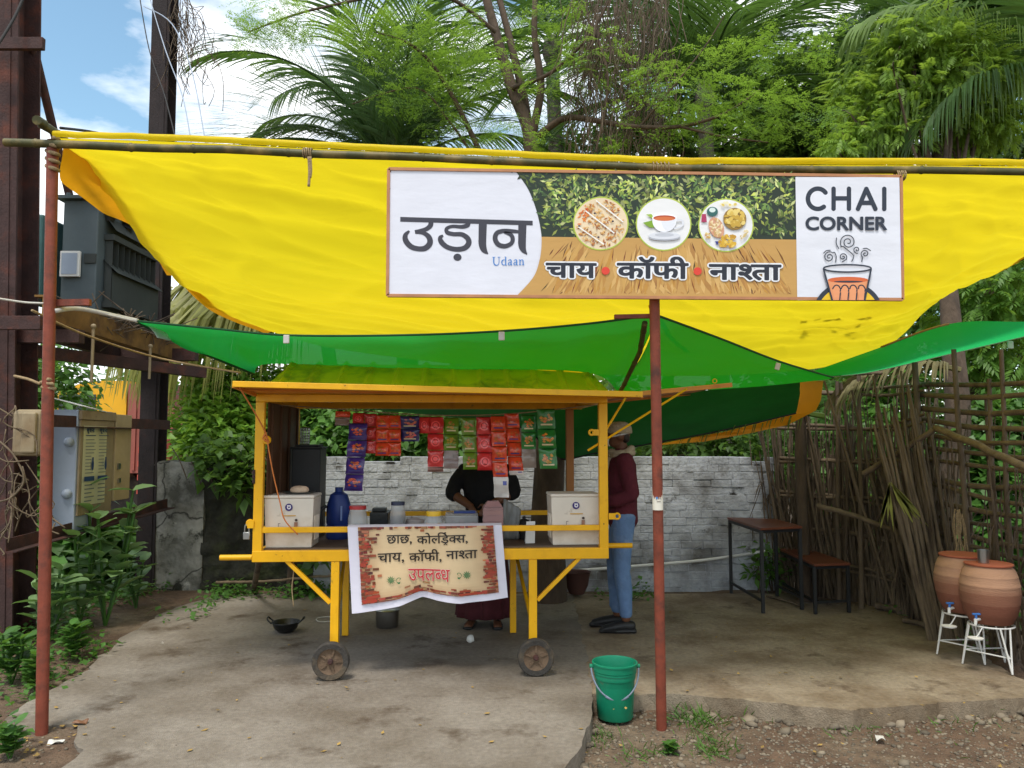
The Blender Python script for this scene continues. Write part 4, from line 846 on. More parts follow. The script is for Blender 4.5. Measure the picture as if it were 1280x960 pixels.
def word(parts, bold=0., n=10):
    """parts: strings, ('half', letter, fraction kept), ('dot', dx, y, r), ('caret', dx, y)  -> [(points, faces)]; bold = thickening radius"""
    out = []; x = 0
    for p in parts:
        if isinstance(p, str):
            v, f, a = glyph(p); out.append(([(i + x, j) for i, j in v], f)); x += a
        elif p[0] == 'half':
            v, f, a = glyph(p[1]); v2, f2 = cut_right(v, f, a * p[2]); out.append(([(i + x, j) for i, j in v2], f2)); x += a * p[2] - .004
        elif p[0] == 'dot':
            k_ = 14; out.append(([(x + p[1] + p[3] * math.cos(k * 6.2832 / k_), p[2] + p[3] * math.sin(k * 6.2832 / k_)) for k in range(k_)], [tuple(range(k_))]))
        elif p[0] == 'caret':
            t = .05; cx, cy = x + p[1], p[2]
            out.append(([(cx, cy), (cx + .13, cy - .16), (cx + .13 - t * 1.2, cy - .16), (cx, cy - t), (cx - .13 + t * 1.2, cy - .16), (cx - .13, cy - .16)], [(0, 3, 2, 1), (0, 5, 4, 3)]))
    if bold: out = [([(i + bold * math.cos(k * 6.2832 / n), j + bold * math.sin(k * 6.2832 / n)) for i, j in v], f) for v, f in out for k in range(n)]
    return out
def fit(pieces, x0, x1, ytop, ybot, slope=0.):
    """fit the pieces' bounding box into a pixel box (y down)"""
    xs = [p[0] for v, f in pieces for p in v]; ys_ = [p[1] for v, f in pieces for p in v]
    ax, bx, ay, by = min(xs), max(xs), min(ys_), max(ys_)
    return [([(x0 + (x - ax) / (bx - ax) * (x1 - x0), ybot - (y - ay) / (by - ay) * (ybot - ytop) + slope * ((x - ax) / (bx - ax) - .5)) for x, y in v], f) for v, f in pieces]
def stroke(pts, ws, n=5, round_=False):
    """variable-width stroke in 2D"""
    ps = catmull([(x, y, w) for (x, y), w in zip(pts, ws)], n); L = []; Rr = []
    for i, (x, y, w) in enumerate(ps):
        a, b = ps[max(i - 1, 0)], ps[min(i + 1, len(ps) - 1)]; dx, dy = b[0] - a[0], b[1] - a[1]; l = math.hypot(dx, dy) or 1
        L.append((x - dy / l * w / 2, y + dx / l * w / 2)); Rr.append((x + dy / l * w / 2, y - dx / l * w / 2))
    v = L + Rr; m = len(L); f = [(i, i + 1, m + i + 1, m + i) for i in range(m - 1)]; out = [(v, f)]
    if round_:
        for (x, y, w) in (ps[0], ps[-1]): out.append(disc2(x, y, w / 2, w / 2))
    return out
def disc2(x, y, rx, ry, n=20, rot=0.):
    return ([(x + rx * math.cos(k * 6.2832 / n) * math.cos(rot) - ry * math.sin(k * 6.2832 / n) * math.sin(rot), y + rx * math.cos(k * 6.2832 / n) * math.sin(rot) + ry * math.sin(k * 6.2832 / n) * math.cos(rot)) for k in range(n)], [tuple(range(n))])
class Art:
    """flat printed shapes laid layer over layer on a surface: at(px, py, lift) -> point"""
    def __init__(s, at, step=.00025): s.at = at; s.q = MB(); s.h = 0; s.step = step
    def put(s, pieces, col, spread=True):
        for v, f in (pieces if isinstance(pieces, list) else [pieces]):
            if spread: s.h += s.step
            vs = [s.at(x, y, s.h) for x, y in v]; fs = []
            for q in f:   # face the viewer
                a = sum(v[q[i]][0] * v[q[(i + 1) % len(q)]][1] - v[q[(i + 1) % len(q)]][0] * v[q[i]][1] for i in range(len(q)))
                fs.append(tuple(q) if a < 0 else tuple(reversed(q)))
            s.q.add(vs, fs, col)
        return s
    def build(s, name, parent, m=None): return s.q.build(name, m or M_ink, parent)
def poly(*pts): return (list(pts), [tuple(range(len(pts)))])

# ------------------------------------------------------------------ the big banner
BD = 4.085
bn = root('banner_sign', P(806, 374, BD), 'wide printed shop banner hung under the front bamboo', 'banner')
at = lambda lift0: (lambda x, y, h: P(x, y, BD - lift0 - h))
TLc, TRc, BRc, BLc = (486, 211.5), (1125.5, 221), (1127.5, 374.5), (484.5, 369.5)
q = MB(); q.add([P(*TLc, BD), P(*TRc, BD), P(*BRc, BD), P(*BLc, BD)], [(0, 3, 2, 1)], S(216, 216, 226)); q.add([P(*TLc, BD + .004), P(*TRc, BD + .004), P(*BRc, BD + .004), P(*BLc, BD + .004)], [(0, 1, 2, 3)], S(200, 200, 200)); q.build('vinyl_sheet', M_print, bn)
q = MB()
for a, b in ((TLc, TRc), (TRc, BRc), (BRc, BLc), (BLc, TLc)): q.bar(P(*a, BD + .004), P(*b, BD + .004), .016, .022, up=(0, 1, 0))
q.build('wooden_frame', M_frame, bn)
ytop = lambda x: 211.5 + (x - 486) / 640 * 9.5; ybot = lambda x: 369.5 + (x - 486) / 641 * 5
# picture panel: arc-shaped left border, tea garden above, planks below
arc = [(643 + 34 * math.sin(math.pi * min(1, max(0, (t * 1.03 + .06))) * .93 + .12), 213 + t * 158) for t in np.linspace(0, 1, 22)]
cv = catmull([(644.5, 0), (659, .13), (669, .28), (675.5, .45), (677, .58), (674, .72), (666, .85), (645, 1)], 6); arc = [(x, ytop(x) + (ybot(x) - ytop(x)) * t) for x, t in cv]
def arcx(y): return float(np.interp(y, [p[1] for p in arc], [p[0] for p in arc]))
rd = random.Random(11)
A = Art(at(.0012), .00001)
hz0, hz1 = 296, 299.5        # plank horizon, left and right
up_ = [p for p in arc if p[1] < hz0]; dn = [p for p in arc if p[1] >= hz0]
A.put(poly(*up_, (arcx(hz0), hz0), (995.5, hz1), (994.5, ytop(994.5))), S(34, 46, 30))
A.build('tea_garden_print', bn)
A = Art(at(.0013), .0000012)
for k in range(1900):                                             # printed tea leaves
    x = rd.uniform(646, 992); y = rd.uniform(ytop(x) + 2, 297); 
    if x < arcx(y) + 4: continue
    dens = 1 - max(0, (y - 250) / 60) - max(0, (700 - x) / 90)
    if rd.random() > .35 + .65 * dens: continue
    a = rd.uniform(0, 6.28); l = rd.uniform(4.5, 11); w = l * rd.uniform(.3, .45); br = min(1.1, rd.uniform(.25, 1.05) * (1 + .7 * mnoise.noise(V((x * .06, y * .06, 2))))) * (.55 + .45 * max(0, min(1, dens)))
    if y < 222: br *= .6
    ca, sa_ = math.cos(a), math.sin(a); c = tuple(u * br for u in rd.choice([S(196, 206, 96), S(160, 186, 80), S(120, 150, 72), S(206, 214, 140), S(92, 124, 70)]))
    A.put(poly((x, y), (x + ca * l * .5 - sa_ * w * .5, y + sa_ * l * .5 + ca * w * .5), (x + ca * l, y + sa_ * l), (x + ca * l * .5 + sa_ * w * .5, y + sa_ * l * .5 - ca * w * .5)), c)
A.build('tea_leaf_print', bn)
A = Art(at(.0052), .000002)
A.put(poly((arcx(hz0), hz0), *dn, (996.5, ybot(996)), (995.5, hz1)), S(190, 146, 80))
for k in range(420):                                              # plank tone streaks and cracks fanning out from far away
    vx, vy = 836, 120; big = k % 3 == 0
    x = rd.uniform(600, 1060); y0 = rd.uniform(hz1 + 1, 366); y1 = min(368, y0 + (rd.uniform(7, 30) if big else rd.uniform(20, 60)))
    f0 = lambda y: vx + (x - vx) * (y - vy) / (372 - vy)
    w = rd.uniform(.6, 2.0) if big else rd.uniform(2, 7); j = rd.uniform(-3, 3); xa, xb = f0(y0) + j, f0(y1) - j
    if min(xa, xb) - w < max(arcx(y0), arcx(y1)) + 2 or max(xa, xb) + w > 993: continue
    c = tuple(u * rd.uniform(.4, 1.2) for u in S(112, 60, 24)) if big else rd.choice([S(182, 132, 64), S(206, 164, 98), S(168, 120, 60), S(196, 152, 82), S(186, 136, 58)])
    A.put(poly((xa - w * .2, y0), (xa * .5 + xb * .5 + w * .6 + j * .3, (y0 + y1) / 2), (xb + w * .2, y1), (xa * .5 + xb * .5 - w * .6 + j * .3, (y0 + y1) / 2)), c)
A.build('plank_print', bn)
# three round pictures
A = Art(at(.0065), .00002)
for cx, cy in ((751, 279.5), (829.5, 280), (907.5, 281.5)):
    A.put(disc2(cx, cy, 34.8, 33.6, 40), S(176, 190, 74)); A.put(disc2(cx, cy, 33.2, 32.0, 40), S(228, 226, 226) if cx > 760 else S(226, 204, 170))
def inside(cx, cy, x, y, r=31): return (x - cx) ** 2 + (y - cy) ** 2 < r * r
cx, cy = 751, 279.5
for k in range(520):                                              # savoury mix in a gridded tray
    x, y = cx + rd.uniform(-31, 31), cy + rd.uniform(-30, 30)
    if not inside(cx, cy, x, y, 29.5): continue
    u, v = (x - cx) * .8 + (y - cy) * .6, (y - cy) * .8 - (x - cx) * .6
    if min(abs(u - 13), abs(u + 16)) < 2.2 or min(abs(v - 12), abs(v + 15)) < 2.0: continue
    a = rd.uniform(0, 3.14); l = rd.uniform(1.5, 3.2); c = rd.choice([S(206, 146, 70), S(186, 116, 56), S(220, 176, 110), S(160, 92, 48), S(226, 196, 140)]) if not (x < cx - 16 and y < cy + 2) else rd.choice([S(206, 96, 34), S(222, 128, 50)])
    A.put(poly((x - math.cos(a) * l, y - math.sin(a) * l), (x - math.sin(a), y + math.cos(a)), (x + math.cos(a) * l, y + math.sin(a) * l), (x + math.sin(a), y - math.cos(a))), c)
for sgn in ((-19, -16, 17, 12), (-28, 4, 4, 26), (-6, -29, 28, -2)):
    A.put(stroke([(cx + sgn[0], cy + sgn[1]), (cx + sgn[2], cy + sgn[3])], [1.6, 1.6]), S(236, 232, 226))
for dx, dy in ((-7.5, -13), (15, -3), (-27, 3), (-3, 17)): A.put(disc2(cx + dx, cy + dy, 1.5, 1.1, 8), S(50, 44, 60))
cx, cy = 829.5, 280                                               # cup of tea on a saucer
A.put(disc2(cx + 1, cy + 16.5, 20, 4.4), S(170, 172, 180)); A.put(disc2(cx + 1, cy + 14.5, 20, 4.4), S(214, 215, 222)); A.put(disc2(cx + 1, cy + 13.6, 12, 2.4), S(190, 192, 200))
A.put(poly((cx - 13, cy - 5), (cx - 26, cy - 1.5), (cx - 17, cy + 4.5), (cx - 9, cy + 4)), S(124, 160, 40)); A.put(poly((cx - 13, cy - 6), (cx - 22, cy - 12), (cx - 15, cy - 12.5), (cx - 10, cy - 4)), S(150, 180, 60))
A.put(stroke([(cx + 15, cy - 4), (cx + 23, cy - 4.5), (cx + 23, cy + 2), (cx + 13, cy + 6)], [2.4, 2.6, 2.6, 2]), S(216, 217, 224))
A.put(poly(*[(cx + 1 + 15.5 * math.cos(t) * (1 if math.sin(t) < .0 else .98), cy - 7 + (17 * math.sin(t) ** .8 if math.sin(t) > 0 else 0)) for t in np.linspace(0, math.pi, 20)]), S(238, 238, 244))
A.put(poly(*[(cx + 6 + 9 * math.cos(t), cy - 6 + 15 * math.sin(t)) for t in np.linspace(0, math.pi, 14)]), S(224, 225, 232))
A.put(disc2(cx + 1, cy - 8, 15.5, 4.6), S(244, 244, 248)); A.put(disc2(cx + 1, cy - 7.4, 14, 3.6), S(176, 74, 36)); A.put(disc2(cx + 1, cy - 6.6, 12.5, 2.5), S(206, 110, 60))
cx, cy = 907.5, 281.5                                             # bowls of snacks
A.put(disc2(cx - 17, cy - 17, 7, 6), S(46, 96, 92)); A.put(disc2(cx - 17, cy - 19, 4, 3), S(206, 220, 214)); A.put(poly((cx - 30, cy - 14), (cx - 25, cy - 14), (cx - 24, cy - 4), (cx - 31, cy - 4)), S(170, 50, 90)); A.put(poly((cx - 14, cy + 20), (cx - 8, cy + 20), (cx - 11, cy + 25)), S(40, 50, 130))
A.put(disc2(cx - 12, cy + 3, 9, 13.5, rot=-.4), S(206, 150, 120))
A.put(disc2(cx + 11, cy - 8, 14.5, 13.8), S(150, 116, 50)); 
def chips(x0, y0, rx, ry, n, cols, l0=3):
    for k in range(n):
        a, r_ = rd.uniform(0, 6.28), math.sqrt(rd.random()); x, y = x0 + rx * r_ * math.cos(a), y0 + ry * r_ * math.sin(a)
        if not inside(907.5, 281.5, x, y, 29): continue
        A.put(disc2(x, y, rd.uniform(.6, 1) * l0, rd.uniform(.4, .8) * l0, 7, rd.uniform(0, 3)), rd.choice(cols))
chips(cx - 12, cy + 3, 7.5, 11.5, 70, [S(226, 200, 150), S(200, 160, 104), S(236, 214, 176)], 2)
chips(cx + 11, cy - 8, 12, 11.5, 60, [S(214, 180, 84), S(196, 158, 60), S(226, 200, 116)], 3.8)
chips(cx + 3, cy + 20, 11, 8, 40, [S(210, 166, 50), S(190, 140, 40), S(224, 190, 90)], 3.4)
chips(cx + 23, cy + 12, 5, 7, 18, [S(226, 206, 160), S(200, 176, 120)], 2); chips(cx - 23, cy + 15, 5, 6, 16, [S(216, 190, 120), S(190, 140, 80)], 2); chips(cx + 3, cy - 27, 10, 3, 14, [S(216, 190, 100), S(230, 220, 180)], 2.4)
A.build('food_picture_print', bn)
# Hindi line with white outline and red dots
def hindi(parts, x0, x1, y0, y1, A, sl):
    big = word(parts, .085, 14); nrm = word(parts, .030)
    A.put(fit(big, x0 - 2.0, x1 + 2.0, y0 - 1.8, y1 + 1.8, sl), S(226, 226, 230))
    A.h += .0003; A.put(fit(nrm, x0, x1, y0, y1, sl), S(36, 38, 50))
A = Art(at(.0075), .000012)
hindi(['चा', 'य'], 682, 746, 328.5, 347.5, A, .6)
hindi(['कॉ', 'फी'], 771, 861, 320.5, 348.5, A, .6)
hindi(['ना', ('half', 'श', .60), 'ता'], 886, 977, 330, 350.5, A, .8)
A.put(disc2(757, 338.5, 5.1, 4.9, 24), S(214, 62, 44)); A.put(disc2(872, 339, 5.1, 4.9, 24), S(214, 62, 44)); A.build('lettering', bn)
# big Hindi shop name, drawn with a broad nib
cc = lambda x, y: (480 + x / 4.923, 200 + y / 4.923); k_ = 1 / 4.923; DK = S(58, 56, 66)
A = Art(at(.0012), .00008)
cs = lambda pts, ws: A.put(stroke([cc(*p) for p in pts], [w * k_ for w in ws]), DK)
A.put(poly(cc(100, 350), cc(915, 374), cc(915, 402), cc(100, 379)), DK)
cs([(288, 375), (286, 402), (262, 424), (225, 436), (190, 442)], [30, 30, 27, 25, 22])
cs([(192, 446), (240, 448), (276, 474), (282, 512), (254, 542), (210, 546), (165, 532), (134, 496), (132, 462), (156, 436)], [16, 24, 32, 36, 34, 31, 33, 34, 28, 12])
cs([(520, 385), (512, 402), (478, 411), (420, 408), (386, 422), (390, 446), (430, 456), (480, 458), (516, 484), (520, 516), (492, 543), (440, 549), (388, 535), (354, 506), (346, 478), (364, 464)], [26, 28, 24, 20, 22, 26, 26, 28, 32, 34, 32, 30, 30, 32, 26, 12])
A.put(disc2(*cc(452, 598), 25 * k_, 22 * k_), DK)
cs([(608, 388), (606, 460), (606, 520), (618, 556), (640, 577)], [50, 48, 46, 34, 6])
cs([(852, 392), (850, 470), (850, 525), (860, 556), (880, 580)], [50, 48, 46, 32, 6])
cs([(838, 442), (790, 438), (735, 436), (694, 450), (684, 486), (704, 520), (744, 530), (782, 514), (792, 484), (778, 458), (740, 446)], [18, 24, 26, 28, 30, 30, 28, 26, 26, 24, 14])
BL = S(62, 124, 196)                                              # Udaan in blue serif letters
def serif(px, py, s, A):
    st = lambda pts, ws: A.put(stroke([(px + x * s, py - y * s) for x, y in pts], [w * s for w in ws], 4), BL)
    st([(.12, .68), (.12, .2), (.26, .0), (.46, .02), (.56, .2), (.56, .68)], [.10, .10, .09, .06, .05, .05]); st([(.0, .68), (.25, .68)], [.05, .05]); st([(.45, .68), (.68, .68)], [.05, .05])
    x = .78
    st([(x + .36, .7), (x + .36, .03), (x + .44, .02)], [.09, .09, .06]); st([(x + .26, .7), (x + .37, .7)], [.05, .05]); st([(x + .34, .4), (x + .2, .46), (x + .05, .36), (x + .04, .14), (x + .18, .0), (x + .34, .08)], [.05, .05, .09, .09, .06, .05])
    for x in (1.3, 1.78):
        st([(x + .06, .38), (x + .18, .46), (x + .3, .4), (x + .3, .04), (x + .4, .02)], [.07, .05, .09, .09, .05]); st([(x + .29, .27), (x + .1, .2), (x + .06, .08), (x + .16, .0), (x + .29, .1)], [.04, .07, .08, .06, .04])
    x = 2.26
    st([(x + .1, .45), (x + .1, .02)], [.09, .09]); st([(x + .0, .45), (x + .12, .45)], [.05, .05]); st([(x + .0, .02), (x + .2, .02)], [.05, .05]); st([(x + .12, .34), (x + .24, .45), (x + .36, .38), (x + .37, .02)], [.05, .06, .09, .09]); st([(x + .27, .02), (x + .47, .02)], [.05, .05])
serif(615.5, 331.3, 14.6, A)
A.build('lettering', bn)
# right panel: CHAI CORNER and the steaming glass
A = Art(at(.0068), .00008); c5 = lambda x, y: (980 + x / 5.05, 200 + y / 5.05); k5 = 1 / 5.05; NV = S(40, 46, 60)
A.put(poly(c5(72, 108), c5(728, 108), c5(742, 884), c5(84, 884)), S(218, 218, 226))
ln = lambda pts, w, n=6: A.put(stroke([c5(*p) for p in pts], [w * k5] * len(pts), n, True), NV)
ln([(213 + 62 * math.cos(R(a)) , 245 + 64 * math.sin(R(a))) for a in range(-38, -323, -15)], 29, 3)
for a, b in (((313, 181), (313, 308)), ((410, 181), (410, 308)), ((313, 242), (410, 242)), ((633, 182), (633, 309)), ((492, 270), (552, 270))): ln([a, b], 28, 1)
ln([(467, 308), (520, 182)], 28, 1); ln([(520, 182), (577, 308)], 28, 1)
A.put(fit(word(['C', 'O', 'R', 'N', 'E', 'R'], .032), *[c5(135, 0)[0], c5(652, 0)[0]], c5(0, 356)[1], c5(0, 444)[1], 0), NV)
spiral = lambda cx, cy, r, turns, a0, sg: [(cx + r * (1 - t * .85) * math.cos(a0 + sg * t * turns * 6.283), cy + r * (1 - t * .85) * math.sin(a0 + sg * t * turns * 6.283)) for t in np.linspace(0, 1, int(14 * turns))]
ln([(428, 640), (440, 605), (410, 575), (372, 545)] + spiral(405, 518, 51, 1.9, 2.5, 1), 6, 3)
ln([(325, 645), (330, 610), (318, 582)] + spiral(286, 612, 35, 1.7, -.8, -1), 6, 3)
ln([(368, 643), (392, 628)] + spiral(372, 612, 25, 1.4, .4, -1), 6, 3)
ln([(490, 642), (497, 612)] + spiral(512, 592, 27, 1.4, 2.4, 1), 6, 3); ln(spiral(460, 566, 23, 1.3, 1.4, 1), 6, 3)
ln([(332, 492), (330, 525), (346, 560)], 6); ln([(250, 588), (268, 572), (292, 570)], 6); ln([(500, 560), (522, 558), (546, 572)], 6)
A.put(poly(*[c5(405 + 222 * math.cos(t), 972 - 205 * math.sin(t)) for t in np.linspace(R(25.5), R(154.5), 24)]), NV)
A.put(poly(*[c5(405 + 196 * math.cos(t), 976 - 180 * math.sin(t)) for t in np.linspace(R(31), R(149), 24)]), S(226, 184, 30))
A.put(poly(c5(250, 690), c5(550, 690), c5(512, 884), c5(298, 884)), S(216, 217, 224))
A.put(poly(c5(276, 756), c5(532, 756), c5(510, 884), c5(300, 884)), S(222, 146, 100)); A.put(disc2(*c5(404, 757), 128 * k5, 20 * k5), S(206, 98, 50)); A.put(disc2(*c5(406, 768), 92 * k5, 6 * k5), NV)
for i in range(4):
    x0 = 306 + i * 52; A.put(poly(*[c5(x0 + 26 + 24 * math.cos(t), 818 - 24 * math.sin(t)) for t in np.linspace(0, math.pi, 12)], c5(x0 + 8, 884), c5(x0 + 46, 884)), S(226, 150, 104))
    ln([(x0 + 2 + 2 * i, 812), (x0 + 12, 796), (x0 + 26, 790), (x0 + 40, 796), (x0 + 50, 812)], 8, 3); ln([(x0 + 52, 815), (x0 + 49, 828)], 8, 1); ln([(x0 + 50, 838), (x0 + 46, 880)], 8, 1)
ln([(250, 690), (304, 882)], 11, 1); ln([(550, 690), (510, 882)], 11, 1)
ln([(400 + 150 * math.cos(t), 684 + 23 * math.sin(t)) for t in np.linspace(0, 6.283, 26)], 10, 2)
A.build('lettering', bn)
q = MB()
for x, y in ((488, 214), (487, 236), (486, 300), (486, 366), (640, 215), (1121, 223), (1122, 236), (1124, 350), (1124, 371), (800, 371)): q.ball(P(x, y, BD - .002), (.004, .002, .004), 8, 5)
q.build('nail', M_beam, bn)

# ------------------------------------------------------------------ cloth sign on the cart rail
def ctop(x): return 659 + (x - 435) / 192 * -2.5
def cbot(x): return float(np.interp(x, [440, 475, 500, 528, 545, 575, 605, 635], [767, 762, 757, 746.5, 750.5, 754, 751, 747.5]))
def cloth_raw(px, py, lift=0.):
    t = (py - ctop(px)) / (cbot(px) - ctop(px)); s, z = onplane(px, py, -.04)
    y = -.045 + t * (-.018 * math.sin((px - 452) * .062) - .012 * math.sin((px - 440) * .11 + 1) * t) - .006 * math.exp(-((px - 528) / 7) ** 2) * t
    return cw(s, y - lift, z)
def cl_uv(u, v): 
    xl, xr = 434.5 + 5.5 * v, 627 + 8 * v; x = xl + (xr - xl) * u; return x, ctop(x) + (cbot(x) - ctop(x)) * v
cl = root('cloth_sign', cloth_raw(530, 755), 'printed cloth sign draped over the front rail of the cart', 'sign')
q = MB(); q.grid(lambda u, v: cloth_raw(*cl_uv(u, 1 - v)), 96, 30, S(216, 212, 226)); q.grid(lambda u, v: cloth_raw(*cl_uv(1 - u, 1 - v), -.002), 48, 16, S(190, 186, 190))
q.grid(lambda u, v: cloth_raw(*cl_uv(u, 0)) + uy * (.08 * v) + V((0, 0, .012 * math.sin(v * 3.14))), 40, 6, S(206, 200, 206)); q.build('cloth', M_print, cl, smooth=180)
def pr_uv(u, v): return cl_uv(.068 + (.945 - .068) * u, .0 + .905 * v)
rd = random.Random(21); A = Art(cloth_raw, .00003); A.h = .004
n1, n2 = 80, 24
def tanc(u, v):
    e = min(u, 1 - u) * 2.2; e2 = min(1 - v, .3) * 2.4 ; k = min(1, .35 + e * 1.6, .45 + e2 * 1.4)
    n_ = mnoise.noise(V((u * 5, v * 3, 1))) * .10 + mnoise.noise(V((u * 18, v * 11, 2))) * .05
    c = S(214, 186, 146); d = S(160, 110, 74); return tuple((a * k + b * (1 - k)) * (1 + n_) for a, b in zip(c, d))
for i in range(n1):
    for j in range(n2): A.put(poly(pr_uv(i / n1, j / n2), pr_uv((i + 1) / n1, j / n2), pr_uv((i + 1) / n1, (j + 1) / n2), pr_uv(i / n1, (j + 1) / n2)), tanc((i + .5) / n1, (j + .5) / n2), False)
A.build('parchment_print', cl)
A = Art(cloth_raw, .000012); A.h = .0052
for k in range(620):                                              # torn brick edge of the print
    side = rd.random(); dpt = abs(rd.gauss(0, .045))
    if side < .36: u, v = dpt, rd.random()
    elif side < .66: u, v = 1 - dpt * .9, rd.random()
    elif side < .93: u, v = rd.random(), 1 - dpt * .9
    else: u, v = rd.random(), abs(rd.gauss(0, .012))
    bw, bh = rd.uniform(.018, .05), rd.uniform(.018, .04)
    u0, u1, v0, v1 = max(0, u - bw / 2), min(1, u + bw / 2), max(0, round(v / .045) * .045), 0; v1 = min(1, v0 + bh)
    if v1 <= v0: continue
    c = tuple(x * rd.uniform(.6, 1.15) for x in rd.choice([S(150, 70, 48), S(170, 88, 62), S(126, 52, 38), S(190, 120, 86), S(110, 60, 50)]))
    A.put(poly(pr_uv(u0, v0), pr_uv(u1, v0), pr_uv(u1, v1), pr_uv(u0, v1)), c)
for u0, u1, v0 in ((.0, .09, .2), (.0, .07, .42), (.0, .1, .62), (.91, 1, .13), (.89, 1, .31), (.92, 1, .52), (.87, 1, .68), (.9, 1, .66), (.33, .47, .93), (.7, .97, .92), (.0, .17, .9), (.02, .14, .84)):
    for k in range(6):
        a = u0 + (u1 - u0) * rd.random() * .5; b = min(1, a + (u1 - u0) * rd.uniform(.3, .6)); vv = min(.96, v0 + rd.uniform(-.02, .08)); A.put(poly(pr_uv(a, vv), pr_uv(b, vv), pr_uv(b, vv + .03), pr_uv(a, vv + .03)), tuple(x * rd.uniform(.7, 1.1) for x in S(160, 66, 46)))
A.build('brick_border_print', cl)
A = Art(cloth_raw, .00003); A.h = .0064
c8 = lambda x, y: (420 + x / 5.818, 600 + y / 5.818)
BK = S(40, 32, 30)
def line(parts, x0, x1, y0, y1, sl, col, bold=.012):
    a, b = c8(x0, y0), c8(x1, y1); A.put(fit(word(parts, bold), a[0], b[0], a[1], b[1], sl), col)
line(['छा', 'छ', ','], 370, 552, 398, 470, -.6, BK)
line(['को', ('half', 'ल', .64), 'ि', 'ड', ('caret', -.24, .0), ('dot', -.26, .84, .06), ('half', 'क', .66), 'स', ','], 588, 958, 378, 472, -2.2, BK)
line(['चा', 'य', ','], 305, 497, 528, 604, -1.4, BK)
line(['कॉ', 'फी', ','], 532, 768, 502, 600, -1.4, BK)
line(['ना', ('half', 'श', .60), 'ता'], 800, 1028, 508, 570, -1.6, BK)
RD = S(196, 58, 62)
line(['उ', 'प', 'ल', ('half', 'ब', .66), 'ध'], 525, 830, 642, 735, 1.0, S(236, 214, 200), .034); A.h += .0004
line(['उ', 'प', 'ल', ('half', 'ब', .66), 'ध'], 527, 828, 644, 733, 1.0, RD, .008)
GR = S(36, 110, 64)
for cx, cy, sg in ((402, 722, 1), (952, 686, -1)):                  # green leaf rosettes with little scrolls
    for k in range(11):
        a = k * .571; A.put(poly(c8(cx, cy - 3), c8(cx + 18 * math.cos(a + .2), cy + 18 * math.sin(a + .2)), c8(cx + 34 * math.cos(a), cy + 31 * math.sin(a)), c8(cx + 18 * math.cos(a - .2), cy + 18 * math.sin(a - .2))), GR)
    A.put(stroke([c8(cx + sg * 36, cy + 6), c8(cx + sg * 50, cy - 14), c8(cx + sg * 70, cy - 12), c8(cx + sg * 62, cy + 2)], [.6, .7, .7, .5]), GR); A.put(stroke([c8(cx + sg * 40, cy + 10), c8(cx + sg * 56, cy + 22), c8(cx + sg * 68, cy + 12)], [.6, .8, .5]), GR); A.put(disc2(*c8(cx + sg * 58, cy + 22), 1.6, 1.1, 8), GR)
A.build('lettering', cl)
# ------------------------------------------------------------------ table, bench, pots, bucket, small things
def frame_table(name, tops, bots, z, th, label, cat, stretch):
    """tops: four pixel corners of the top (far-left, near-left, near-right, far-right); legs stand under them"""
    c = [G(*p, z) for p in tops]; o = root(name, sum((V((p.x, p.y, 0)) for p in c), V()) / 4, label, cat)
    q = MB(); q.add([p + V((0, 0, 0)) for p in c] + [p - V((0, 0, th)) for p in c], [(0, 1, 2, 3), (7, 6, 5, 4), (0, 4, 5, 1), (1, 5, 6, 2), (2, 6, 7, 3), (3, 7, 4, 0)]); q.build('top', M_board, o, bevel=.004)
    cen = sum(c, V()) / 4; feet = []
    q = MB()
    for i in range(4): a = cen.lerp(c[i], .93); b = cen.lerp(c[(i + 1) % 4], .93); q.bar(a - V((0, 0, th + .014)), b - V((0, 0, th + .014)), .022, .025)
    q.build('apron', M_blk, o)
    for p in c:
        a = cen.lerp(p, .93); a.z = z - th - .003; f = V((a.x, a.y, .0)); feet.append(f); q = MB(); q.bar(a, f, .028, .028, up=(0, 1, 0)); q.build('leg', M_blk, o, bevel=.002)
    for a, b in stretch:
        q = MB(); q.bar(feet[a] + V((0, 0, .1)), feet[b] + V((0, 0, .1)), .018, .022); q.build('stretcher', M_blk, o)
    return o
frame_table('narrow_table', [(909, 646.5), (951, 660), (1003, 657.5), (970, 648.5)], None, .735, .022, 'narrow table with brown top and black metal legs by the wall', 'table', [(0, 1), (2, 3)])
frame_table('bench', [(969, 683), (1018, 705), (1063, 703.5), (1006, 684)], None, .432, .022, 'low bench with brown top and black metal legs near the stick fence', 'bench', [(0, 3), (1, 2), (0, 1)])
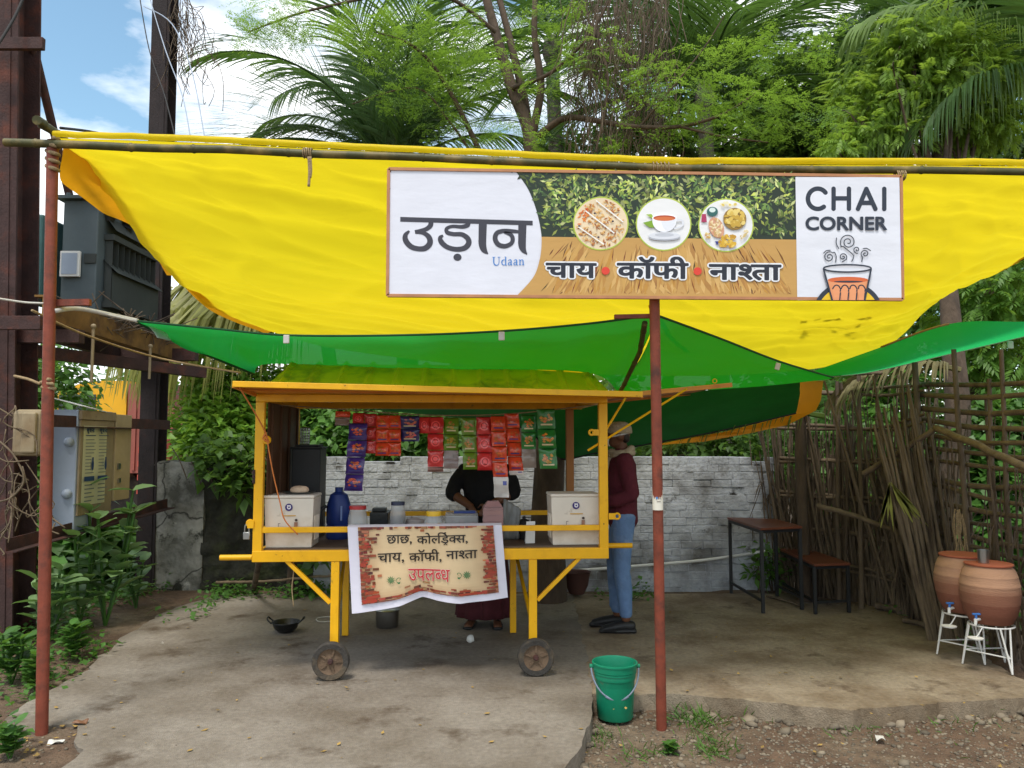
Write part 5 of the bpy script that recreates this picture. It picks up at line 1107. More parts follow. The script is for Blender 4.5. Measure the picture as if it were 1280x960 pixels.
def pot(px0, px1, pyl, pyb, base_px, label, cup=False, n=0):
    g = G(*base_px); d = g.y; a, b = P(px0, pyl, d), P(px1, pyl, d); w = b.x - a.x; r = w / 2; cx = (a.x + b.x) / 2; zt = P(640, pyl, d).z; zb = P(640, pyb, d).z; h = zt - zb
    st = root('pot_stand', (cx, d, 0), ['white wire stand under the front clay pot', 'white wire stand under the rear clay pot'][n], 'stand', 'wire stands for water pots')
    q = MB()
    q.ring((cx, d, zb - .012), r * .74, .006, 28, 6)
    for k in range(3):
        an = R(-100 + k * 120 + 15); p = V((cx + r * .74 * math.cos(an), d + r * .74 * math.sin(an), zb - .012))
        for e in (-.16, .16): q.tube([V((cx + r * .74 * math.cos(an + e * 1.6), d + r * .74 * math.sin(an + e * 1.6), zb - .012)), V((cx + r * .98 * math.cos(an), d + r * .98 * math.sin(an), .004))], .006, 7)
    st_ = q.build('legs', M_white, st, smooth=50)
    q = MB(); q.add([], []); pts = [V((cx + r * .9 * math.cos(R(-85 + k * 120)), d + r * .9 * math.sin(R(-85 + k * 120)), .1)) for k in range(3)]
    for k in range(3): q.tube([pts[k], pts[(k + 1) % 3]], .005, 6)
    q.build('brace', M_white, st, smooth=50)
    q = MB(); q.lathe([(0, 0), (.045, 0), (.048, .008), (.03, .012), (0, .01)], (cx - r * .95, d - r * .6, zb - .08), 18); q.tube([(cx - r * .6, d - r * .45, zb - .014), (cx - r * .8, d - r * .5, zb - .06), (cx - r * .95, d - r * .58, zb - .074)], .004, 6); q.build('tumbler_holder', M_white, st, smooth=50)
    po = root('clay_pot', (cx, d, zb), label, 'water pot', 'terracotta water pots')
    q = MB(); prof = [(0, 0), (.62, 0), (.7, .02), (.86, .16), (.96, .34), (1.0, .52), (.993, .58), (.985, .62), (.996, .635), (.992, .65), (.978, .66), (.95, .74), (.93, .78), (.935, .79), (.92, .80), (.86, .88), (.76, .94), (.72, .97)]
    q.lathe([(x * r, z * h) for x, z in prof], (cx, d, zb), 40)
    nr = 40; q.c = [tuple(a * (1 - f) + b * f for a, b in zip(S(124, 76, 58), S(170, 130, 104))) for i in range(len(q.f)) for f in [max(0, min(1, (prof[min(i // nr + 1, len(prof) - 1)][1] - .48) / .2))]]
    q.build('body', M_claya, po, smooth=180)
    q = MB(); q.lathe([(r * .66, h * .955), (r * .76, h * .955), (r * .81, h * .97), (r * .81, h * .99), (r * .76, h * 1.0), (r * .72, h * .995), (r * .3, h * 1.0), (0, h * 1.0)], (cx, d, zb), 40); q.build('lid', mat('lid_clay', S(164, 90, 64), .75, var=.1), po, smooth=50)
    q = MB(); tx = V((-.85, -.53, 0)); p0 = V((cx, d, zb + h * .1)) + tx * r * .75; q.tube([p0, p0 + tx * .06], .01, 8); q.tube([p0 + tx * .055, p0 + tx * .06 - V((0, 0, .03))], .01, 8); tp = q.build('tap', M_white, po, smooth=50)
    q = MB(); q.tube([p0 + tx * .05, p0 + tx * .05 + V((0, 0, .03))], .008, 8); q.box(p0 + tx * .045 + V((0, 0, .036)), (.05, .018, .012)); q.build('tap_handle', M_bluet, tp, bevel=.003)
    if cup:
        z = zb + h * 1.0; t = root('steel_tumbler', (cx - r * .25, d - .02, z), 'steel tumbler standing on the lid of the front clay pot', 'tumbler')
        q = MB(); q.lathe([(0, 0), (.033, 0), (.037, .085), (.034, .085), (.031, .01), (0, .008)], (cx - r * .25, d - .02, z + .001), 24); q.build('cup', M_tin, t, smooth=50)
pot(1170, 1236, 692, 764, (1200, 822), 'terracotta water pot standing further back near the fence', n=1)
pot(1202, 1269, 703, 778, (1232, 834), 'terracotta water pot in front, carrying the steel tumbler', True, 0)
# bucket
g = G(769, 897, -.09); bc = V((g.x, g.y, -.085)); rt = .125
bk = root('bucket', bc, 'green plastic bucket standing on the soil beside the slab edge', 'bucket')
q = MB(); q.lathe([(0, 0), (.098, 0), (.102, .006), (.113, .22), (.117, .222), (.119, .235), (.117, .25), (.122, .252), (.122, .262), (.119, .264), (.1245, .266), (.127, .30), (.131, .302), (.131, .31), (.124, .312), (.119, .30), (.1, .02), (0, .015)], bc, 44); q.build('body', M_bucket, bk, smooth=40)
q = MB(); hp = [bc + V((.137 * math.cos(t), -.137 * math.sin(t) * .72, .285 - .16 * math.sin(t))) for t in np.linspace(0, math.pi, 24)]; q.tube(hp, .005, 7); hd = q.build('handle', M_grey, bk, smooth=180)
q = MB(); q.tube(hp[8:16], .009, 8); q.build('grip', M_grey, hd, smooth=180)
for e in (-1, 1): q = MB(); q.tube([bc + V((e * .124, 0, .285)), bc + V((e * .145, 0, .285))], .012, 10); q.build('lug', M_bucket, bk)
# wok, steel pot, stone, rings
g = G(357, 790); wk = root('wok', g, 'black iron wok standing on the slab left of the cart leg', 'wok')
q = MB(); r = .105; q.lathe([(0, 0), (.05, 0), (.085, .03), (r, .075), (r + .006, .078), (r + .003, .082), (r - .006, .078), (.08, .036), (.045, .008), (0, .006)], g, 36); q.build('bowl', M_iron, wk, smooth=60)
for e in (-1, 1):
    q = MB(); q.tube(catmull([g + V((e * .1, -.035, .07)), g + V((e * .135, -.03, .10)), g + V((e * .14, .0, .115)), g + V((e * .135, .03, .10)), g + V((e * .1, .035, .07))], 6), .006, 7); q.build('handle', M_iron, wk, smooth=180)
g = G(484, 783); sp_ = root('steel_pot', g, 'round steel cooking pot under the cloth sign', 'pot')
q = MB(); q.lathe([(0, 0), (.085, 0), (.09, .008), (.092, .125), (.1, .13), (.1, .134), (.088, .132), (.086, .01), (0, .008)], g, 36); q.build('bowl', mat('dull_steel', S(120, 116, 112), .4, metal=.9, var=.2), sp_, smooth=50)
q = MB(); q.lathe([(0, .15), (.04, .148), (.1, .138), (.102, .135), (.1, .134)], g, 36); q.build('lid', M_tin, sp_, smooth=50)
g = G(588, 803); q = MB(); q.ball(g + V((0, 0, .025)), (.03, .028, .03), 9, 6); o = q.build('stone', M_white, smooth=180, base=g); tag(o, 'small pale stone lying on the slab beneath the cart', 'stone')
for v in o.data.vertices: v.co += V((mnoise.noise(v.co * 50 + V((1, 0, 0))), mnoise.noise(v.co * 50), mnoise.noise(v.co * 50 + V((0, 4, 0))))) * .008
q = MB(); g = G(408, 775); q.tube([g + V((.085 * math.cos(t) * (1 + .1 * math.sin(3 * t)), .09 * math.sin(t), .006)) for t in np.linspace(0, 6.9, 40)], .004, 6); tag(q.build('wire_loop', M_cord, smooth=180, base=g), 'loop of pale wire on the slab right of the wok', 'wire')
# pipe along the wall, hanging tub, poles near the wall
q = MB(); q.tube(catmull([P(672, 716, 7.7), P(735, 712, 7.7), P(800, 707, 7.72), P(880, 700, 7.75), P(965, 688, 7.78)], 6), .014, 8); tag(q.build('water_pipe', M_white, smooth=180, base=P(735, 712, 7.7)), 'white water pipe running along the foot of the brick wall', 'pipe')
g = P(721, 741, 7.55); g.z = .0; q = MB(); q.lathe([(0, .0), (.07, 0), (.11, .08), (.13, .2), (.14, .21), (.12, .2), (.1, .08), (0, .02)], g + V((0, 0, .02)), 28); tag(q.build('clay_tub', mat('brown_tub', S(74, 46, 40), .7), smooth=50, base=g), 'dark brown tub at the wall behind the cart', 'tub')
bamboo('wooden_prop', [G(317, 738), P(326, 690, 6.4)], .028, 'short leaning timber prop under the left end of the cart', 'prop', 2, .003, 9, M_stick)
bamboo('wooden_pole', [P(270, 728, 7.5), P(330, 727, 7.5), P(430, 718, 7.4)], .014, 'thin pole lying low along the mossy wall behind the cart', 'pole', 4, .01, 10, M_stick2)

# ------------------------------------------------------------------ transformer structure on the left
def ibeam(name, base, top, w, label, cat='post', m=None):
    o = root(name, base, label, cat); b, t = V(base), V(top); t_ = .018
    q = MB()
    for dx in (-w / 2, w / 2): q.bar(b + V((0, dx, 0)), t + V((0, dx, 0)), t_, w * .98, up=(1, 0, 0)) if False else q.bar(b + V((0, dx, 0)), t + V((0, dx, 0)), w, t_, up=(0, 1, 0))
    q.bar(b, t, t_, w * .94, up=(0, 1, 0)); q.bar(b + V((w * .22, -w / 2 - .012, 0)), t + V((w * .22, -w / 2 - .012, 0)), .05, .01, up=(0, 1, 0))
    q.build('beam', m or M_beam, o); return o
pA = ibeam('steel_post', G(8, 806, -.06), P(18, -190, 5.7), .27, 'massive rusted steel post at the left edge of the photo')
q = MB(); z0 = P(30, 405, 5.55); q.span((z0.x - .22, 5.48, z0.z - .05), (z0.x + .16, 5.52, z0.z + .05)); q.build('clamp', M_beam, pA, bevel=.004); q = MB(); z0 = P(30, 60, 5.55); q.span((z0.x - .22, 5.48, z0.z - .04), (z0.x + .18, 5.52, z0.z + .05)); q.build('clamp', M_beam, pA, bevel=.004)
gB = G(182, 745, -.06); pB = ibeam('steel_post', V((gB.x, 7.9, -.06)), P(209, -60, 8.0), .19, 'second rusted steel post behind the meter cabinet', m=mat('blackened_beam', S(40, 32, 33), .85, var=.35, scale=9, bump=.25, bscale=60, col2=S(62, 40, 34), c2lo=.55, c2hi=.75, c2scale=5))
pf = root('platform_beam', P(120, 420, 6.8), 'rusty channel platform carrying the transformer between two steel posts', 'platform')
zP = P(60, 400, 5.8).z
for i, (x, m) in enumerate(((-3.42, mat('ochre_rust', S(118, 86, 40), .85, var=.4, scale=8, col2=S(70, 48, 34), c2scale=5)), (-3.95, M_beam))):
    q = MB(); a, b = V((x, 5.55, zP + .06)), V((x - .02, 8.1, zP - .02)); q.bar(a, b, .02, .16); q.bar(a + V((-.03, 0, .08)), b + V((-.03, 0, .08)), .08, .015); q.bar(a + V((-.03, 0, -.08)), b + V((-.03, 0, -.08)), .08, .015); q.build('channel', m, pf)
q = MB(); q.bar((-4.1, 7.75, zP - .05), (-3.2, 7.75, zP - .05), .1, .12); q.bar((-4.1, 5.85, zP - .12), (-3.3, 5.85, zP - .12), .08, .1); q.bar((-3.9, 6.2, zP - .19), (-3.1, 7.7, zP - .24), .08, .1); q.build('cross_beam', M_beam, pf)
q = MB(); rd = random.Random(4)
for k in range(90):
    c = V((rd.uniform(-3.7, -3.2), rd.uniform(6.4, 7.6), zP + rd.uniform(.05, .16))); d = V((rd.uniform(-1, 1), rd.uniform(-1, 1), rd.uniform(-.7, .5))) * rd.uniform(.1, .3); q.tube([c - d, c + V((0, 0, rd.uniform(-.05, .05))), c + d], .005, 4)
tag(q.build('twig_nest', M_stick, smooth=180, base=(-3.45, 7.0, zP + .1)), 'tangle of dry twigs lying on the transformer platform', 'nest')
for px, d in ((117, 6.1), (188, 7.0)):
    q = MB(); a = P(px, 408 + (px - 117) * .35, d); q.tube([a, a - V((0, 0, .45 if px < 150 else .3))], .012, 7); q.ball(a, .022, 8, 5); tag(q.build('hanging_bolt', M_tanm, smooth=50, base=a), 'long rusty bolt hanging from the platform, ' + ('nearer the front pipe' if px < 150 else 'nearer the rear steel post'), 'bolt')
zT0 = zP + .16; tr = root('transformer', (-3.45, 6.9, zT0), 'dark blue-grey electric transformer on a platform behind the tarp corner', 'transformer')
x0, x1, y0, y1 = -3.84, -3.54, 6.45, 7.42; zt = P(100, 250, y0).z
q = MB(); q.span((x0, y0, zT0), (x1, y1, zt)); q.build('tank', M_trans, tr, bevel=.01)
q = MB(); q.span((x0 - .05, y0 - .05, zt + .002), (x1 + .05, y1 + .05, zt + .03))
for k in range(4): q.tube([(x0 + .05 + k * .17, y0 - .02, zt + .03), (x0 + .05 + k * .17, y0 - .02, zt + .055)], .018, 6)
q.build('lid', M_trans, tr)
zm = (zT0 + zt) / 2
q = MB()
for k in range(9): q.span((x1 + .005, y0 + .12 + k * .1, zT0 + .12), (x1 + .07, y0 + .125 + k * .1, zt - .32))
q.span((x1 + .002, y0 + .1, zt - .32), (x1 + .09, y1 - .05, zt - .27)); q.span((x1 + .002, y0 + .1, zT0 + .07), (x1 + .09, y1 - .05, zT0 + .12)); q.add([(x1 + .003, y0 + .1, zt - .1), (x1 + .11, y0 + .1, zt - .24), (x1 + .11, y1, zt - .24), (x1 + .003, y1, zt - .1)], [(0, 1, 2, 3)]); q.add([(x1 + .003, y0 + .1, zm - .0), (x1 + .13, y0 + .1, zm - .12), (x1 + .13, y1, zm - .12), (x1 + .003, y1, zm - .0)], [(0, 1, 2, 3)]); q.add([(x1 + .085, y0 + .1, zT0 + .1), (x1 + .085, y0 + .1, zm - .1), (x1 + .085, y1, zm - .1), (x1 + .085, y1, zT0 + .1)], [(0, 1, 2, 3)]); q.build('radiator', M_tfin, tr)
q = MB(); q.span((x0 + .2, y0 - .016, zm - .06), (x1 - .0, y0 - .002, zm + .02)); q.build('bracket', M_tfin, tr)
q = MB(); a = P(88, 330, y0 - .03); q.box(a, (.165, .03, .22)); pl_ = q.build('rating_plate', M_white, tr, bevel=.004); q = MB(); q.box(a + V((0, -.018, 0)), (.13, .004, .18)); q.build('plate_face', M_lgrey, pl_)
for k in range(3):
    q = MB(); c = V((x1 + .0, y0 + .16 + k * .3, zt - .13 - k * .02)); ax = V((.45, -.15, .9)).normalized()
    q.lathe([(0, 0), (.05, 0), (.05, .04), (.075, .05), (.045, .07), (.075, .09), (.045, .11), (.075, .13), (.045, .15), (.03, .16), (.03, .2), (0, .2)], c, 16, ax); q.build('bushing', M_blk, tr, smooth=40)
# green side drum at left of pipe
q = MB(); a = P(48, 320, 6.5); q.span((a.x - .12, 6.35, zT0 + .1), (a.x + .12, 6.75, zt - .15)); q.build('conservator', mat('teal_metal', S(60, 96, 96), .6), tr, bevel=.02)
# meter cabinet
mc = root('meter_cabinet', (-3.55, 6.6, .6), 'grey and tan meter cabinet with a paper notice between the steel posts', 'cabinet')
za, zb = P(100, 655, 6.2).z - .06, P(100, 512, 6.2).z
q = MB(); q.span((-3.72, 6.2, za), (-3.502, 6.74, zb)); q.build('body', M_lgrey, mc, bevel=.008)
q = MB(); q.span((-3.5, 6.215, za + .12), (-3.482, 6.73, zb - .08)); q.span((-3.5, 6.205, zb - .08), (-3.47, 6.74, zb - .005)); q.build('door', M_tanm, mc, bevel=.004)
q = MB(); q.span((-3.7, 6.745, za + .2), (-3.47, 7.02, zb - .02)); q.build('side_compartment', mat('cream_metal', S(170, 150, 116), .6, var=.15), mc, bevel=.006)
q = MB(); q.ball((-3.56, 6.19, zb - .26), (.04, .04, .04)); q.build('vent_knob', M_lgrey, mc, smooth=180); q = MB(); q.ball((-3.56, 6.19, za + .3), (.04, .04, .04)); q.build('vent_knob', M_lgrey, mc, smooth=180)
q = MB(); q.span((-3.469, 6.78, zb - .5), (-3.455, 6.82, zb - .45)); q.span((-3.469, 6.8, zb - .62), (-3.455, 6.83, zb - .58)); q.build('latch', M_tin, mc)
ny0, ny1 = 6.25, 6.61; nz0, nz1 = za + .2, zb - .13; AT = lambda x, y, h: V((-3.4805 + h + .001, ny0 + (ny1 - ny0) * x, nz1 + (nz0 - nz1) * y))
A = Art(AT, .0003); A.put(poly((0, 0), (1, 0), (1, 1), (0, 1)), S(204, 200, 168)); A.h = .001; INK = S(40, 62, 110)
for c0 in (.05, .53):
    A.put(fit(word(['सू', 'च', 'ना'], .03), c0 + .06, c0 + .36, .03, .10), INK); A.put(poly((c0, .115), (c0 + .42, .115), (c0 + .42, .125), (c0, .125)), INK)
    A.put(poly((c0, .64), (c0 + .42, .64), (c0 + .42, .70), (c0, .70)), INK); A.put(disc2(c0 + .33, .50, .05, .07, 12), INK); A.put(poly((c0 + .3, .4), (c0 + .36, .4), (c0 + .36, .5), (c0 + .3, .5)), INK)
    for k in range(11): A.put(poly((c0, .17 + k * .042), (c0 + (.24 if 5 <= k <= 9 else .36 + .06 * (k % 2)), .17 + k * .042), (c0 + (.24 if 5 <= k <= 9 else .36 + .06 * (k % 2)), .18 + k * .042), (c0, .18 + k * .042)), S(110, 116, 120))
    for k in range(5): A.put(poly((c0, .74 + k * .05), (c0 + .3 + .1 * (k % 2), .74 + k * .05), (c0 + .3 + .1 * (k % 2), .755 + k * .05), (c0, .755 + k * .05)), S(110, 116, 120))
A.build('paper_notice', mc)
q = MB(); c = V((-3.6, 6.36, zb + .05)); q.box(c, (.3, .4, .006), Matrix.Rotation(R(15), 3, 'Y') @ Matrix.Rotation(R(-5), 3, 'X')); tag(q.build('sheet_panel', M_white, base=c), 'loose pale metal sheet resting on the meter cabinet', 'sheet')
mb_ = root('meter_box', P(42, 540, 5.35), 'tan plastic meter box fixed beside the front pipe', 'meter box'); c = P(41, 541, 5.35)
q = MB(); q.box(c, (.2, .16, .32)); q.build('body', M_tanm, mb_, bevel=.03); q = MB(); q.box(c + V((.03, -.09, .0)), (.1, .03, .28)); q.build('cover', M_tanm, mb_, bevel=.012)
for py0, py1, lab in ((524, 531, 'upper rusty angle bar linking the two steel posts'), (682, 629, 'lower rusty angle bar linking the two steel posts')):
    q = MB(); a, b = P(0, py0, 5.45), P(200, py1, 7.75); b.x = -3.45; a.x = -3.55; q.bar(a, b, .008, .09); q.bar(a + V((.04, 0, -.045)), b + V((.04, 0, -.045)), .08, .008); tag(q.build('cross_bar', M_beam, base=a), lab, 'bar')
# sloping brace and cables
q = MB(); q.tube([P(42, 60, 5.9), P(88, 250, 6.6)], .035, 8); tag(q.build('post_brace', M_beam, smooth=50, base=P(88, 250, 6.6)), 'slanting rusty brace from the massive post down to the transformer', 'brace')
for k, (pts, lab) in enumerate(((((172, -20, 8), (186, 60, 7.6), (206, 120, 7.2), (222, 185, 6.6)), 'leftmost of three loose cables near the rear steel post'), (((182, -20, 8), (206, 60, 7.6), (228, 120, 7.2), (240, 185, 6.6)), 'middle of three loose cables near the rear steel post'), (((180, 8, 8), (215, 30, 7.6), (240, 90, 7.2), (258, 185, 6.6)), 'rightmost of three loose cables near the rear steel post'))):
    q = MB(); q.tube(catmull([P(*p) for p in pts], 6), .006, 6); tag(q.build('cable', M_lgrey if k else M_cable, smooth=180, base=P(*pts[-1])), lab, 'cable')
q = MB(); q.tube(catmull([P(76, 160, 5.5), P(110, 164, 6.2), P(150, 172, 6.8)], 5), .012, 6); q.tube(catmull([P(-5, 60, 5.3), P(20, 18, 5.4), P(40, -30, 5.5)], 5), .01, 6); tag(q.build('cable', M_cable, smooth=180, base=P(110, 164, 6.2)), 'dark cables curving along the top of the massive post', 'cable')
rd = random.Random(14)
q = MB()
for k in range(46):
    a = P(rd.uniform(216, 238), rd.uniform(-10, 30), 7.9); pts = [a]
    for i in range(5): a = a + V((rd.uniform(-.1, .13), rd.uniform(-.1, .1), rd.uniform(-.28, .02))); pts.append(a)
    q.tube(catmull(pts, 3), .0035, 4)
tag(q.build('dry_creeper', M_stick, smooth=180, base=P(226, 30, 7.9)), 'dry creeper stems hanging off the rear steel post', 'creeper')
q = MB()
for k in range(26):
    a = P(rd.uniform(-10, 40), rd.uniform(480, 640), 5.3); pts = [a]
    for i in range(4): a = a + V((rd.uniform(-.14, .14), rd.uniform(-.06, .06), rd.uniform(-.2, .1))); pts.append(a)
    q.tube(catmull(pts, 3), .005, 4)
q.tube(catmull([P(0, 552, 5.3), P(18, 570, 5.25), P(30, 600, 5.25), P(14, 622, 5.25), P(-6, 628, 5.3)], 6), .007, 5)
tag(q.build('dry_creeper', M_stick2, smooth=180, base=P(15, 560, 5.3)), 'pale dry vine tangled round the massive left post', 'creeper')
# truck behind
tk = root('truck', V((-7.2, 15, 0)), 'yellow and red truck partly hidden behind the meter cabinet', 'truck')
xl = lambda px, d=14: P(px, 500, d).x
za, zb = P(0, 476, 14).z, .55
q = MB(); n = 10
prof = [(xl(66), zb), (xl(66), za - .25)] + [(xl(66) + (xl(158) - xl(66)) * t, za - .25 + .25 * math.sin(min(1, t * 1.6) * 1.57)) for t in np.linspace(.1, 1, 8)] + [(xl(158), zb)]
q.add([(x, 14, z) for x, z in prof] + [(x, 16.2, z) for x, z in prof], [tuple(range(len(prof)))[::-1], tuple(range(len(prof), 2 * len(prof)))] + [(i, (i + 1) % len(prof), (i + 1) % len(prof) + len(prof), i + len(prof)) for i in range(len(prof))]); cab = q.build('cab', M_truck, tk)
q = MB(); q.span((xl(74), 13.985, za - .75), (xl(120), 13.995, za - .25)); q.build('window', M_glass, cab)
q = MB(); c = V((xl(118), 13.97, za - 1.0)); q.add([c + V((-.2, 0, -.17)), c + V((.2, 0, -.17)), c + V((0, 0, .18))], [(0, 1, 2)], S(190, 40, 40)); q.add([c + V((-.11, -.006, -.12)), c + V((.11, -.006, -.12)), c + V((0, -.006, .08))], [(0, 1, 2)], S(214, 160, 60)); q.build('warning_triangle', M_ink, cab)
q = MB(); q.span((xl(160), 14.0, .9), (xl(212), 19, za - .05))
for k in range(5): q.span((xl(160) + .12 + k * .17, 13.97, .95), (xl(160) + .17 + k * .17, 13.998, za - .1))
q.build('cargo_box', M_truckr, tk)
q = MB(); q.span((xl(188), 13.7, .5), (xl(216), 13.96, 1.5))
for k in range(4): q.span((xl(186), 13.66, .55 + k * .24), (xl(217), 13.7, .65 + k * .24))
q.build('bumper', mat('faded_red', S(190, 84, 70), .6, var=.2), tk)
q = MB(); q.span((xl(205), 13.6, 1.35), (xl(214), 13.68, 1.62)); q.build('lamp', M_glass, tk)
for x in (xl(80), xl(140), xl(200)): q = MB(); q.lathe([(0, -.15), (.3, -.15), (.5, -.1), (.5, .1), (0, .12)], (x, 14.3, .5), 24, (0, 1, 0)); q.build('wheel', M_tire, tk, smooth=50)
# ------------------------------------------------------------------ people
def limb(q, pts, rads, n=12, side=(0, 1, 0)):
    """elliptical tube with rounded ends; rads = (across, along side)"""
    pts = [V(p) for p in pts]; rads = [(r, r) if isinstance(r, (int, float)) else r for r in rads]
    ext = []; 
    d0 = (pts[0] - pts[1]).normalized(); d1 = (pts[-1] - pts[-2]).normalized()
    ring_ = []
    for e in (.95, .6): ring_.append((pts[0] + d0 * rads[0][0] * e * .6, tuple(r * math.sqrt(1 - e * e) for r in rads[0])))
    ps = [(p, r) for p, r in ring_]
    for i in range(len(pts) - 1):
        for k in range(4): t = k / 4; ps.append((pts[i].lerp(pts[i + 1], t), tuple(a + (b - a) * t for a, b in zip(rads[i], rads[i + 1]))))
    ps.append((pts[-1], rads[-1]))
    for e in (.6, .95): ps.append((pts[-1] + d1 * rads[-1][0] * e * .6, tuple(r * math.sqrt(1 - e * e) for r in rads[-1])))
    vs = []
    for i, (p, r) in enumerate(ps):
        t = (ps[min(i + 1, len(ps) - 1)][0] - ps[max(i - 1, 0)][0]).normalized(); b = V(side) - t * V(side).dot(t)
        b = b.normalized() if b.length > .05 else t.orthogonal().normalized(); a = b.cross(t)
        for k in range(n): an = 6.28319 * k / n; vs.append(p + a * math.cos(an) * r[0] + b * math.sin(an) * r[1])
    m = len(ps); q.add(vs, [(i * n + k, i * n + (k + 1) % n, (i + 1) * n + (k + 1) % n, (i + 1) * n + k) for i in range(m - 1) for k in range(n)] + [tuple(range(n - 1, -1, -1)), tuple((m - 1) * n + k for k in range(n))])
def fuse(q, name, m, parent, voxel=.012, smooth=6):
    o = q.build(name, m, parent); md = o.modifiers.new('r', 'REMESH'); md.mode = 'VOXEL'; md.voxel_size = voxel
    s_ = o.modifiers.new('s', 'SMOOTH'); s_.iterations = smooth; s_.factor = .5
    dg = bpy.context.evaluated_depsgraph_get(); dg.update(); me = bpy.data.meshes.new_from_object(o.evaluated_get(dg)); o.modifiers.clear(); old = o.data; o.data = me; bpy.data.meshes.remove(old)
    if not me.materials: me.materials.append(m)
    me.polygons.foreach_set('use_smooth', [True] * len(me.polygons)); return o
def hand(q, wrist, dirv, palm_n, s=1.):
    w, d, nrm = V(wrist), V(dirv).normalized(), V(palm_n).normalized(); sd = d.cross(nrm).normalized()
    limb(q, [w, w + d * .045 * s, w + d * .085 * s], [(.016 * s, .024 * s), (.015 * s, .038 * s), (.013 * s, .038 * s)], 10, sd)
    for i, (l, k) in enumerate(((.062, -.029), (.072, -.010), (.068, .010), (.052, .028))):
        a = w + d * .085 * s + sd * k * s; b = a + (d * .9 + nrm * .35).normalized() * l * .5 * s; c = b + (d * .45 + nrm * .9).normalized() * l * .5 * s; limb(q, [a - d * .02, a, b, c], [.009 * s] * 3 + [.007 * s], 7, sd)
    a = w + d * .03 * s - sd * .03 * s; limb(q, [a, a - sd * .028 * s + d * .02 * s, a - sd * .03 * s + d * .055 * s + nrm * .02], [.012 * s, .011 * s, .009 * s], 7, nrm)
def head(q, c, s=1.):
    c = V(c)
    limb(q, [c + V((-.012, 0, -.01)), c + V((.0, 0, .03)), c + V((0, 0, .065))], [(.085, .068), (.094, .076), (.075, .06)], 14); limb(q, [c + V((.02, 0, -.02)), c + V((.045, 0, -.075))], [(.062, .058), (.036, .036)], 12)
    limb(q, [c + V((.085, 0, .02)), c + V((.108, 0, -.018))], [(.010, .010), (.016, .015)], 8)
    for e in (-1, 1): q.ball(c + V((-.005, e * .077, -.005)), (.02, .01, .032), 8, 6)
    limb(q, [c + V((.078, -.022, -.055)), c + V((.082, 0, -.055)), c + V((.078, .022, -.055))], [.008, .010, .008], 8, (0, 0, 1))
def frame_at(base, fwd):
    f = V(fwd); f.z = 0; f.normalize(); l = V((0, 0, 1)).cross(f); b = V(base)
    return Matrix(((f.x, l.x, 0, b.x), (f.y, l.y, 0, b.y), (f.z, l.z, 1, b.z), (0, 0, 0, 1)))
def eyes(M, c, parent):
    q = MB(M)
    for e in (-1, 1): q.ball(V(c) + V((.083, e * .031, .022)), (.012, .014, .009), 10, 7)
    q.build('eyes', mat('eye', S(40, 34, 32), .3), parent, smooth=180)
g = G(776, 789); mb0 = V((g.x + .03, g.y + .05, 0)); MM = frame_at(mb0, (-1, .10, 0))
man = root('person', mb0, 'person in maroon sweater, jeans and black shoes standing beside the cart', 'person')
def man_shape(q, grow=0., part='body'):
    e = grow
    if part in ('body', 'torso'):
        limb(q, [(0, 0, .90), (-.005, 0, 1.02), (.01, 0, 1.18), (.0, 0, 1.32), (-.012, 0, 1.385)], [(.105 + e, .15 + e), (.10 + e, .145 + e), (.115 + e, .165 + e), (.10 + e, .175 + e), (.06 + e, .10 + e)], 18)
        for s_ in (-1, 1):
            limb(q, [(-.01, s_ * .155, 1.355), (-.045, s_ * .20, 1.2), (-.07, s_ * .215, 1.075)], [.058 + e, .050 + e, .043 + e], 12)
            limb(q, [(-.07, s_ * .215, 1.075), (.06, s_ * .20, 1.03), (.17, s_ * .13, 1.02)], [.043 + e, .039 + e, .030 + e], 12)
    if part == 'body':
        limb(q, [(-.01, 0, 1.36), (.005, 0, 1.46)], [.052, .05], 12); head(q, (.022, 0, 1.535))
        for s_ in (-1, 1): hand(q, (.17, s_ * .13, 1.02), (.9, -s_ * .5, -.1), (0, -s_ * .3, -1), .95)
    if part in ('body', 'legs'):
        for s_, fx in ((1, .0), (-1, .06)):
            limb(q, [(-.005, s_ * .075, .90), (.01 + fx * .4, s_ * .085, .70), (.015 + fx * .8, s_ * .09, .47)], [(.086 + e, .085 + e), (.07 + e, .074 + e), (.052 + e, .052 + e)], 14)
            limb(q, [(.015 + fx * .8, s_ * .09, .47), (-.005 + fx, s_ * .09, .33), (-.015 + fx, s_ * .09, .10 if part == 'body' else .135)], [(.052 + e, .052 + e), (.05 + e, .048 + e), (.036 + e, .036 + e)], 14)
            if part == 'body': limb(q, [(-.04 + fx, s_ * .09, .04), (.05 + fx, s_ * .095, .035), (.14 + fx, s_ * .10, .025)], [(.032, .034), (.03, .038), (.02, .034)], 10)
q = MB(MM); man_shape(q, 0); fuse(q, 'body', M_skin, man, .009, 4)
q = MB(MM); man_shape(q, .014, 'torso'); limb(q, [(0, 0, .85), (0, 0, .95)], [(.125, .168), (.12, .163)], 18); limb(q, [(0, 0, 1.38), (0, 0, 1.41)], [(.07, .075), (.065, .065)], 14); fuse(q, 'sweater', M_maroon, man, .011, 5)
q = MB(MM); limb(q, [(0, 0, .84), (0, 0, .93)], [(.10, .14), (.10, .14)], 16); man_shape(q, .014, 'legs')
rd = random.Random(2)
for s_, fx in ((1, .0), (-1, .075)):
    for z in (.16, .2, .25, .42, .5): limb(q, [(-.05 + fx * .9, s_ * .09 - .02, z), (.03 + fx * .9, s_ * .09, z + rd.uniform(-.02, .03))], [.022, .024], 8)
fuse(q, 'jeans', M_jean, man, .010, 4)
